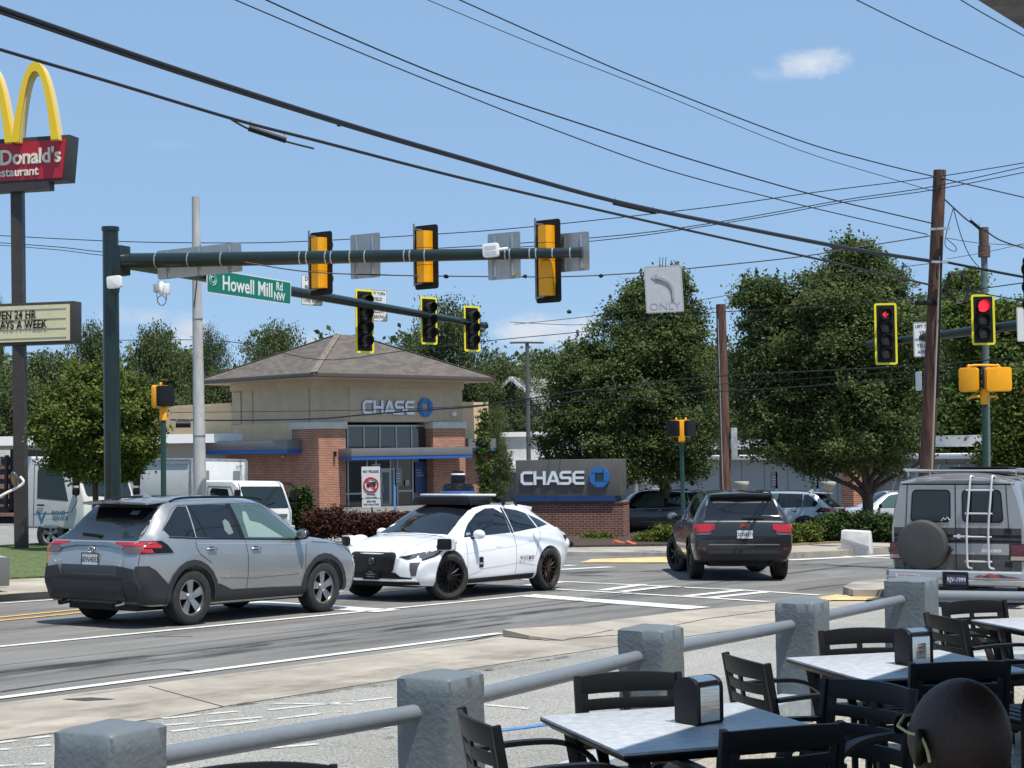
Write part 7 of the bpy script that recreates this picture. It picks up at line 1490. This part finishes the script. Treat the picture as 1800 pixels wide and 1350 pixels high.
wire('low cable across the trees under the two at the bank', [(860, 716), (1000, 707), (1130, 700), (1270, 688), (1400, 680), (1640, 661), (1850, 638)], 55, 36, .014, .012)
wire('cable from the bank roof to the shorter pole top', [(200, 598), (400, 600), (560, 632), (700, 618), (850, 600), (1100, 575), (1262, 548)], 70, 47, .016, .012)
wire('cable from the shorter pole top to the tall pole', [(1270, 548), (1480, 537), (1645, 518), (1850, 490)], 47, 34, .012)
wire('thin cable from the trees to the shorter pole top', [(895, 566), (1000, 571), (1060, 568), (1160, 556), (1268, 540)], 60, 47, .010)
wire('thin cable passing the short pole top toward the tall pole', [(905, 570), (1060, 553), (1262, 522), (1400, 493), (1645, 462)], 60, 36, .011, .008)
wire('service cable from tall pole down to the weatherhead', [(1660, 350), (1676, 365), (1702, 388), (1730, 404), (1765, 425), (1850, 450)], 36, 36, .016)
wire('drooping cable loop right of the tall wood pole', [(1676, 365), (1664, 408), (1662, 432), (1678, 442), (1680, 434), (1664, 420)], 35.8, 35.8, .009)
wire('hanging drop cable from the splice to the lower bundle', [(1676, 366), (1688, 410), (1705, 450), (1727, 476)], 35.9, 35.9, .010)
wire('continuation of the bundle right of the tall wood pole', [(1660, 460), (1720, 472), (1800, 487), (1850, 495)], 35.9, 34, .028)
wire('lower cable right of the tall wood pole', [(1655, 503), (1720, 515), (1800, 529), (1850, 538)], 36, 34, .012)
wire('thin cable crossing the weatherhead', [(1662, 418), (1730, 428), (1850, 433)], 36, 36, .008)
wire('thin cable from the tall pole rising past the weatherhead', [(1665, 455), (1735, 443), (1800, 428), (1850, 418)], 36, 36, .007)
t = thing('cable_coil', 'hanging coil of spare black cable beside the tall wood pole', 'cable')
b = MB(); rr = random.Random(3)
for k in range(9):
    c = at(1683, 505, 35.8); a1, a2 = .235 + rr.uniform(-.03, .02), .33 + rr.uniform(-.05, .03); ph = rr.uniform(-.2, .2)
    b.tube([c + Vector((a1 * math.cos(a + ph), rr.uniform(-.01, .01) + .05 * math.sin(a), a2 * math.sin(a))) for a in (2 * math.pi * i / 24 for i in range(24))], .007, 5, closed=True)
b.build('coil', WK, t, smooth=50)
for lb_, x, y, d, ln_, an in (('long black splice case hanging under the thick bundle', 1115, 365, 27, .72, -.20), ('black splice case on the second thick cable', 470, 236, 18.3, .42, -.30), ('black oval splice case on the low cable by the bank', 322, 746, 58, .5, 0), ('black sleeve on the service cable near the weatherhead', 1714, 395, 36, .28, -.65)):
    c = at(x, y, d); u = Vector((math.cos(an), .25, math.sin(an))); t = thing('splice_case', lb_, 'cable fitting', c, group=None)
    MB().tube([-u * ln_ / 2, -u * ln_ * .42, u * ln_ * .42, u * ln_ / 2], .035 if d < 40 else .12, 10).build('case', BLACK, t, smooth=50)
    MB().bar(-u * ln_ * .45, -u * ln_ * .45 + Vector((0, 0, .10 if d < 40 else .2)), .02, .02).bar(u * ln_ * .45, u * ln_ * .45 + Vector((0, 0, .10 if d < 40 else .2)), .02, .02).build('clamp', GALV, t)
for i, (x, y) in enumerate(((784, 486), (923, 486), (1057, 485), (1000, 548), (595, 219))):
    o = MB().ell(at(x, y, 33.2), (.05, .03, .04), 8, 6, .3).build('cable_clamp', BLACK); tag(o, 'small black clamp ' + ('on the span cable between the last two near signals, left', 'on the span cable behind the four-lamp signal plate', 'on the span cable just left of the ONLY sign', 'on a thin cable low between the far signals and the ONLY sign', 'under the thick bundle left of centre')[i], 'cable fitting')
# ================================================================== planting
def leafmat(name, lo, hi, tr=.25, sc_=.9, hue=None):
    m = bpy.data.materials.new(name); m.use_nodes = True; t = m.node_tree; b = t.nodes['Principled BSDF']; K = t.links.new; N_ = t.nodes.new
    c = N_('ShaderNodeTexCoord'); n = N_('ShaderNodeTexNoise'); n.inputs['Scale'].default_value = sc_; n.inputs['Detail'].default_value = 3; K(c.outputs['Object'], n.inputs[0])
    g = N_('ShaderNodeNewGeometry'); a = N_('ShaderNodeMath'); a.operation = 'MULTIPLY_ADD'; a.inputs[1].default_value = .22; K(g.outputs['Random Per Island'], a.inputs[0])
    q = N_('ShaderNodeMath'); q.operation = 'MULTIPLY'; q.inputs[1].default_value = .9; K(n.outputs[0], q.inputs[0]); K(q.outputs[0], a.inputs[2])
    r = N_('ShaderNodeValToRGB'); r.color_ramp.elements[0].position = .3; r.color_ramp.elements[1].position = .85; r.color_ramp.elements[0].color = (*lo, 1); r.color_ramp.elements[1].color = (*hi, 1)
    K(a.outputs[0], r.inputs[0]); K(r.outputs[0], b.inputs['Base Color']); b.inputs['Roughness'].default_value = .7; b.inputs['Specular IOR Level'].default_value = .15
    d = N_('ShaderNodeBsdfTranslucent'); K(r.outputs[0], d.inputs[0]); x = N_('ShaderNodeMixShader'); x.inputs[0].default_value = tr
    K(b.outputs[0], x.inputs[1]); K(d.outputs[0], x.inputs[2]); K(x.outputs[0], t.nodes['Material Output'].inputs[0]); MATS[name] = m; return m
BARK = mat('bark', (.075, .058, .045), .95, var=.4, vs=6, bump=.7, bs=14, stretch=(3, 3, .7))
def leaf_mesh(name, P_, size, rng, up_bias=.35, asp=.6):
    n = len(P_); nrm = rng.normal(size=(n, 3)); nrm[:, 2] = np.abs(nrm[:, 2]) + up_bias; nrm /= np.linalg.norm(nrm, axis=1)[:, None]
    a = rng.normal(size=(n, 3)); a -= nrm * np.sum(a * nrm, 1)[:, None]; a /= np.linalg.norm(a, axis=1)[:, None]; b = np.cross(nrm, a)
    s = size * rng.uniform(.6, 1.3, n)[:, None]
    v = np.stack([P_ - a * s, P_ - b * s * asp + a * s * .1, P_ + a * s, P_ + b * s * asp + a * s * .1], 1).reshape(-1, 3)
    me = bpy.data.meshes.new(name); me.vertices.add(4 * n); me.vertices.foreach_set('co', v.astype(np.float32).ravel())
    me.loops.add(4 * n); me.loops.foreach_set('vertex_index', np.arange(4 * n, dtype=np.int32)); me.polygons.add(n); me.polygons.foreach_set('loop_start', np.arange(0, 4 * n, 4, dtype=np.int32)); me.polygons.foreach_set('loop_total', np.full(n, 4, dtype=np.int32))
    me.update(); me.validate(); return me
def crown_points(lobes, n, rng, clump=.28, per=45, inner=.55):
    """lobes: (cx,cy,cz, rx,ry,rz); leaves gathered in sprays over the lobes' shells, thinning inwards"""
    w_ = np.array([l[3] * l[4] + l[4] * l[5] + l[3] * l[5] for l in lobes]); w_ = w_ / w_.sum(); out = []
    nc = max(1, n // per); idx = rng.choice(len(lobes), nc, p=w_); L_ = np.array(lobes)[idx]
    d = rng.normal(size=(nc, 3)); d /= np.linalg.norm(d, axis=1)[:, None]
    r = 1 - (1 - inner) * rng.uniform(0, 1, nc) ** 1.6 + rng.normal(0, .05, nc)
    C = L_[:, :3] + d * L_[:, 3:] * r[:, None]
    cs = clump * rng.uniform(.5, 1.5, nc); k = rng.integers(per // 2, per * 3 // 2, nc)
    P_ = np.repeat(C, k, 0) + np.clip(rng.normal(size=(k.sum(), 3)), -1.9, 1.9) * np.repeat(cs, k)[:, None] * np.array([1, 1, .6]) + np.repeat(d * 1.0, k, 0) * (np.minimum(rng.exponential(.5, k.sum()), 1.4)[:, None] * clump * .5)
    return P_
def limbs(h0, tips, r0, rng, parent, name='trunk', split=.3):
    b = MB(); b.tube(cr([(0, 0, -.3), (.02, .01, h0 * .5), (0, 0, h0)], 4), r0, 12, r2=r0 * .8)
    for tx, ty, tz in tips:
        m = Vector((tx * .45 + rng.uniform(-.15, .15), ty * .45 + rng.uniform(-.15, .15), h0 + (tz - h0) * .5)); e = Vector((tx, ty, tz))
        pts = cr([(0, 0, h0 * .85), (tx * .12, ty * .12, h0 + (tz - h0) * .15), m, e], 4); b.tube(pts, r0 * .55, 8, r2=.03)
        for q in range(4):
            p = pts[int(len(pts) * (.4 + .13 * q))]; v = Vector(rng.uniform(-1, 1, 3)); v.z = abs(v.z) * .6; b.tube([p, p + v * .5 + Vector((0, 0, .2)), p + v * 1.1 + Vector((0, 0, .5))], r0 * .2, 6, r2=.012)
    return b.build(name, BARK, parent, smooth=60)
def make_tree(label, foot, lobes, n, leaf, mt, seed, h0, r0, clump=.28, tips=None, name='tree', cat='tree', group=None, inner=.5, per=45, sprout=0):
    rng = np.random.default_rng(seed); t = thing(name, label, cat, foot, group=group)
    P_ = crown_points(lobes, n, rng, clump, inner=inner, per=per)
    if sprout:                                # upright shoots over the top and sides of the crown
        L_ = np.array(lobes)[rng.integers(0, len(lobes), 420)]; d = rng.normal(size=(420, 3)); d[:, 2] = np.abs(d[:, 2]) * .9 + .1; d /= np.linalg.norm(d, axis=1)[:, None]
        C = L_[:, :3] + d * L_[:, 3:] * .95; h = rng.uniform(.12, .42, 420); k = 34; u = rng.uniform(0, 1, (420, k))
        S = C[:, None, :] + (np.array([0, 0, 1.0]) + d[:, None, :] * .35) * (u * h[:, None])[:, :, None] + rng.normal(size=(420, k, 3)) * .05 * (1.3 - u)[:, :, None]; P_ = np.concatenate([P_, S.reshape(-1, 3)])
    me = leaf_mesh('crown', P_, leaf, rng); me.materials.append(mt); o = bpy.data.objects.new('crown', me); col.objects.link(o); o.parent = t
    if r0: limbs(h0, tips or [(l[0], l[1], l[2]) for l in lobes][:9], r0, rng, t)
    return t
LDK = leafmat('dark oak leaf', (.042, .068, .024), (.165, .215, .075), .36)
LMD = leafmat('mid leaf', (.042, .072, .016), (.15, .205, .05), .28)
LLT = leafmat('light maple leaf', (.055, .085, .016), (.19, .235, .055), .32, 1.6)
LFR = leafmat('far leaf', (.042, .066, .022), (.15, .185, .07), .25, .35)
LPI = leafmat('pine needle mass', (.036, .058, .024), (.115, .15, .06), .15, .35)
LBU = leafmat('burgundy leaf', (.040, .016, .013), (.115, .048, .034), .2, 3)
LEG = leafmat('evergreen shrub leaf', (.018, .040, .012), (.07, .11, .03), .15, 3)
LYG = leafmat('yellow green leaf', (.05, .075, .012), (.17, .20, .045), .3, 3)
def irregular(cx, rx, z0, z1, n, seed, taper=.8, ry=None, top=.55):
    """a crown as many overlapping lobes: broad low, narrower to the top"""
    rng = np.random.default_rng(seed); L_ = [(cx, 0, z0 + (z1 - z0) * .42, rx * .72, (ry or rx) * .72, (z1 - z0) * .38)]
    for i in range(n):
        f = (i + .5) / n; z = z0 + (z1 - z0) * (.08 + .84 * f); prof = math.sin(math.pi * (.18 + .74 * f)) ** .7; w_ = rx * prof * (1 if f < top else taper)
        a = rng.uniform(0, 2 * math.pi); r = w_ * rng.uniform(.35, .72); s = rx * rng.uniform(.24, .42) * (1 - .25 * f)
        L_.append((cx + r * math.cos(a), r * math.sin(a) * (ry or rx) / rx, z, s, s, s * rng.uniform(.7, 1.15)))
    return L_
def sz(px, d): return px * d / FPX
# the two big dark trees and the lighter one at the right
f = gx(1167, 60); zz = lambda py, d, b: at(1000, py + 0, d).z - b.z
def tr(label, px, d, x0, x1, ytop, ybot, n, leaf, mt, seed, h0y, r0, cxp=None, lobes=15, tips=None, group=None, clump=.28, taper=.8, name='tree', ry=None, extra=(), inner=.5, sprout=0):
    b_ = gx(px, d); z0, z1 = at(px, ybot, d).z - b_.z, at(px, ytop, d).z - b_.z; cx = at((x0 + x1) / 2, 700, d).x - b_.x; rx = sz(x1 - x0, d) / 2
    L_ = irregular(cx, rx, z0, z1, lobes, seed, taper, ry)
    for ex, ey, er in extra: p = at(ex, ey, d) - b_; L_.append((p.x, 0, p.z, sz(er, d), sz(er, d), sz(er, d)))
    L_ = [(a, b, c - max(0, (c + rz * 1.05) - z1), p_, q_, rz) for a, b, c, p_, q_, rz in L_]
    return make_tree(label, b_, L_, n, leaf, mt, seed, at(px, h0y, d).z - b_.z, r0, clump, tips, name, group=group, inner=inner, sprout=sprout)
G_ = 'big dark trees at the far corner'
def tr2(label, px, d, rows, rad, n, leaf, mt, seed, h0y, r0, tips=None, group=None, clump=.2, inner=.35, name='tree', sprout=1):
    """crown built row by row: at each height, lobes fill a disc as wide as the tree is there"""
    rng = np.random.default_rng(seed); b_ = gx(px, d); L_ = []
    for ri, (y, x0, x1) in enumerate(rows):
        p = at((x0 + x1) / 2, y, d) - b_; w_ = sz(x1 - x0, d) / 2; r = sz(rad, d)
        k = max(2, int(3.2 * w_ / r)); L_.append((p.x, 0, p.z - r * (.62 - 1.15 * ri / len(rows)), w_ * .62, w_ * .62, r * .6))
        for q in range(k + 2):
            rr = r * rng.uniform(.7, 1.15); a = (0, math.pi)[q] if q < 2 else rng.uniform(0, 2 * math.pi); R_ = max(0, w_ - rr) * (1 if q < 2 else rng.uniform(.3, 1) ** .5)
            L_.append((p.x + R_ * math.cos(a), R_ * math.sin(a) * .85, p.z - rr * (.62 - 1.15 * ri / len(rows)) + rng.uniform(-.2, .2) * r, rr, rr, rr * rng.uniform(.55, .8)))
    return make_tree(label, b_, L_, n, leaf, mt, seed, at(px, h0y, d).z - b_.z, r0, clump, tips, name, group=group, inner=inner, sprout=sprout)
tr2('big dark tree between the monument sign and the shorter wood pole', 1170, 60, [(478, 1150, 1200), (502, 1095, 1215), (538, 1060, 1240), (575, 1030, 1250), (615, 985, 1258), (655, 958, 1262), (700, 950, 1262), (745, 945, 1262), (790, 940, 1258), (835, 950, 1245)], 34, 190000, .062, LDK, 11, 845, .24, group=G_)
tr2('biggest dark tree with a forked low trunk right of the shorter wood pole', 1527, 52, [(428, 1478, 1520), (455, 1455, 1562), (488, 1400, 1600), (505, 1315, 1365), (530, 1315, 1625), (570, 1298, 1640), (612, 1288, 1650), (655, 1285, 1652), (700, 1285, 1655), (745, 1290, 1652), (785, 1300, 1640), (818, 1360, 1610)], 40, 230000, .058, LDK, 12, 868, .20, tips=[(-1.6, .2, 3.4), (-.7, -.4, 4.2), (.1, .5, 4.6), (.8, -.3, 4.0), (1.5, .3, 3.2), (-2.6, -.2, 2.6), (2.3, .1, 2.8), (-.2, .1, 5.6)], group=G_)
tr('light green tree behind the two-headed yellow pedestrian signal', 1745, 74, 1640, 1880, 520, 852, 90000, .11, LMD, 13, 850, .2, extra=((1700, 570, 50), (1790, 590, 60), (1830, 660, 60), (1680, 720, 50), (1760, 740, 70)))
tr('mid green tree behind the tall wood pole', 1668, 84, 1600, 1760, 470, 850, 46000, .12, LMD, 14, 850, .2, extra=((1700, 500, 26), (1640, 560, 40)))
tr('low green tree at the right edge behind the parked row', 1810, 66, 1730, 1900, 640, 850, 40000, .09, LLT, 15, 850, .12)
# round maple on the left
tr2('round light green maple behind the dark signal mast', 168, 42.5, [(652, 115, 228), (682, 82, 262), (715, 62, 280), (750, 54, 288), (785, 58, 284), (812, 80, 268), (835, 118, 245)], 26, 90000, .050, LLT, 21, 860, .09, clump=.13, inner=.55, name='maple_tree')
# background wood: individual crowns
FG = 'trees of the wood behind the bank'
bgt = [('tall leafy tree at the left edge beside the brown sign post', -10, 60, 88, 450, 132, 0), ('dark tree left of the green mast, under the letter board', 75, -10, 170, 600, 120, 0), ('tree crown showing right of the letter board', 160, 100, 225, 556, 128, 1), ('tall crown between the green mast and the grey pole', 262, 205, 330, 548, 125, 2),
       ('low crown behind the concrete pole', 330, 280, 400, 600, 140, 0), ('small pine crown right of the concrete pole', 378, 345, 412, 562, 135, 1), ('tall dark crown left of the bank roof', 460, 400, 535, 548, 122, 2), ('lower crown touching the left slope of the bank roof', 520, 480, 610, 596, 130, 0), ('small crown peeking over the roof ridge of the bank', 592, 535, 655, 590, 150, 0),
       ('tall pine behind the right of the bank roof', 800, 735, 905, 512, 118, 1), ('pine left behind the far signals', 735, 690, 790, 575, 124, 0), ('lower crown right of the bank roof', 905, 850, 985, 610, 112, 2), ('crown behind the street lamp', 965, 900, 1040, 600, 125, 0),
       ('wood crown between the big dark trees', 1268, 1200, 1330, 600, 110, 2), ('low wood crown far left behind the strip shop', 20, -60, 110, 650, 110, 2), ('lower crown behind the round maple', 230, 150, 340, 640, 118, 0), ('lower crown behind the wing of the bank', 400, 320, 470, 640, 112, 1),
       ('wood crown behind the tall pole at right', 1620, 1560, 1700, 560, 105, 0), ('tall far crown near the right edge', 1700, 1655, 1760, 500, 108, 1), ('far crown at the right edge', 1800, 1760, 1900, 545, 112, 2), ('wood crown behind the big dark tree at the monument sign', 1060, 980, 1150, 590, 120, 1), ('low crown right of the bank by the shop gable', 862, 838, 900, 700, 98, 2)]
protos = []
for i in range(3):
    rng = np.random.default_rng(50 + i); L_ = [(0, 0, .9, .75, .75, .85)]
    for q in range(26 if i != 1 else 20):      # a rounded, broken head over a wide body
        z = rng.uniform(.15, 1.72); w_ = (1 - ((z - .85) / 1.05) ** 2) ** .5 if abs(z - .85) < 1.05 else .3; a = rng.uniform(0, 6.28); rr = w_ * rng.uniform(.35, .8); s_ = rng.uniform(.22, .36); L_.append((rr * math.cos(a), rr * math.sin(a), z, s_, s_, s_ * rng.uniform(.6, .9)))
    me = leaf_mesh('crown', crown_points(L_, 45000, rng, .07, per=40, inner=.4), .020 if i != 1 else .018, rng, .3); me.materials.append((LFR, LPI, LFR)[i]); protos.append(me)
tk = MB().tube([(0, 0, -.1), (0, 0, 1.5)], .04, 8, r2=.015).build('trunk', BARK); tkm = tk.data; bpy.data.objects.remove(tk)
for i, (lb_, px, x0, x1, yt, d, kd) in enumerate(bgt):
    b_ = gx(px, d); b_.z = -2.0; h = at(px, yt, d).z - b_.z; w_ = sz(x1 - x0, d) / 2 * 1.38
    t = thing('pine_tree' if kd == 1 else 'tree', lb_, 'tree', b_, i * 1.7, FG); t.scale = (w_, w_, h / 2.05)
    for nm, me in (('crown', protos[kd]), ('trunk', tkm)): o = bpy.data.objects.new(nm, me); col.objects.link(o); o.parent = t
# a far mass of wood low behind everything, closing the gaps
rng = np.random.default_rng(99); P_ = []
for k in range(120): x = -105 + k * 1.85 + rng.uniform(-1, 1); y = 150 + rng.uniform(-6, 10); z = rng.uniform(10.5, 14.2); P_.append((x, y, z * .45 - 1, 4.2, 4, z * .55))
me = leaf_mesh('distant_wood', crown_points(P_, 120000, rng, .8, per=40, inner=.6), .34, rng, .3); me.materials.append(LFR); o = bpy.data.objects.new('distant_wood', me); col.objects.link(o); o['kind'] = 'stuff'
# shrubs
def shrub(label, px, d, x0, x1, y0, y1, n, leaf, mt, seed, name='shrub', cat='shrub', lobes=7, group=None, clump=.1, flat=1.0, lift=0):
    b_ = gx((x0 + x1) / 2, d); w_ = sz(x1 - x0, d) / 2; zt = at(px, y0, d).z - b_.z; zb = at(px, y1, d).z - b_.z; rng = np.random.default_rng(seed); L_ = []
    for k in range(lobes): u = (k + .5) / lobes * 2 - 1; r = w_ / lobes * 1.7; L_.append((u * (w_ - r * .6), rng.uniform(-.2, .2), (zt + zb) / 2 + rng.uniform(-.05, .05), r, min(r, .6), (zt - zb) / 2))
    return make_tree(label, b_, L_, n, leaf, mt, seed, 0, 0, clump, name=name, cat=cat, group=group, inner=.6, per=30)
shrub('green upright shrub at the corner of the bank behind the white cab', 525, 54, 508, 548, 856, 935, 9000, .05, LEG, 31, lobes=3, clump=.08)
shrub('burgundy hedge in front of the bank, left part', 570, 53, 536, 612, 897, 945, 12000, .045, LBU, 32, 'hedge', 'hedge', 4)
shrub('burgundy hedge in front of the bank, right part behind the robotaxi', 680, 53, 606, 770, 903, 945, 20000, .045, LBU, 33, 'hedge', 'hedge', 9)
shrub('narrow green arborvitae at the right corner of the bank', 850, 80, 845, 858, 712, 890, 5000, .07, LMD, 34, lobes=1, clump=.08)
GT = 'grass tufts and shrubs at the far kerb'
shrub('dry grass tuft in front of the brick base of the monument sign', 1035, 53, 1022, 1080, 942, 958, 2500, .05, LYG, 35, 'grass_tuft', 'plant', 4)
shrub('rounded yellow-green bush left of the dark grey SUV', 1140, 50, 1120, 1160, 940, 962, 5000, .04, LYG, 36, lobes=3)
shrub('leafy yellow-green bush touching the left side of the dark grey SUV', 1178, 50, 1150, 1200, 928, 962, 6000, .045, LYG, 37, lobes=3)
shrub('bright bush just right of the dark grey SUV', 1388, 48, 1366, 1402, 922, 955, 6000, .045, LYG, 38, lobes=3)
shrub('bright bush below the parked pale crossover', 1422, 49, 1404, 1440, 925, 952, 5000, .045, LYG, 39, lobes=3)
shrub('wide dark bush left of the white concrete block', 1470, 50, 1432, 1535, 905, 955, 16000, .05, LEG, 40, lobes=5)
shrub('dark bush between the tree trunk and the van', 1556, 50, 1535, 1582, 908, 955, 9000, .05, LEG, 41, lobes=3)
shrub('dark shade bushes under the tree behind the sign', 1130, 66, 1105, 1290, 885, 920, 12000, .07, LEG, 42, lobes=7)
shrub('low green shrub at the foot of the left lawn', 240, 47, 215, 300, 935, 962, 5000, .05, LEG, 43, lobes=4)
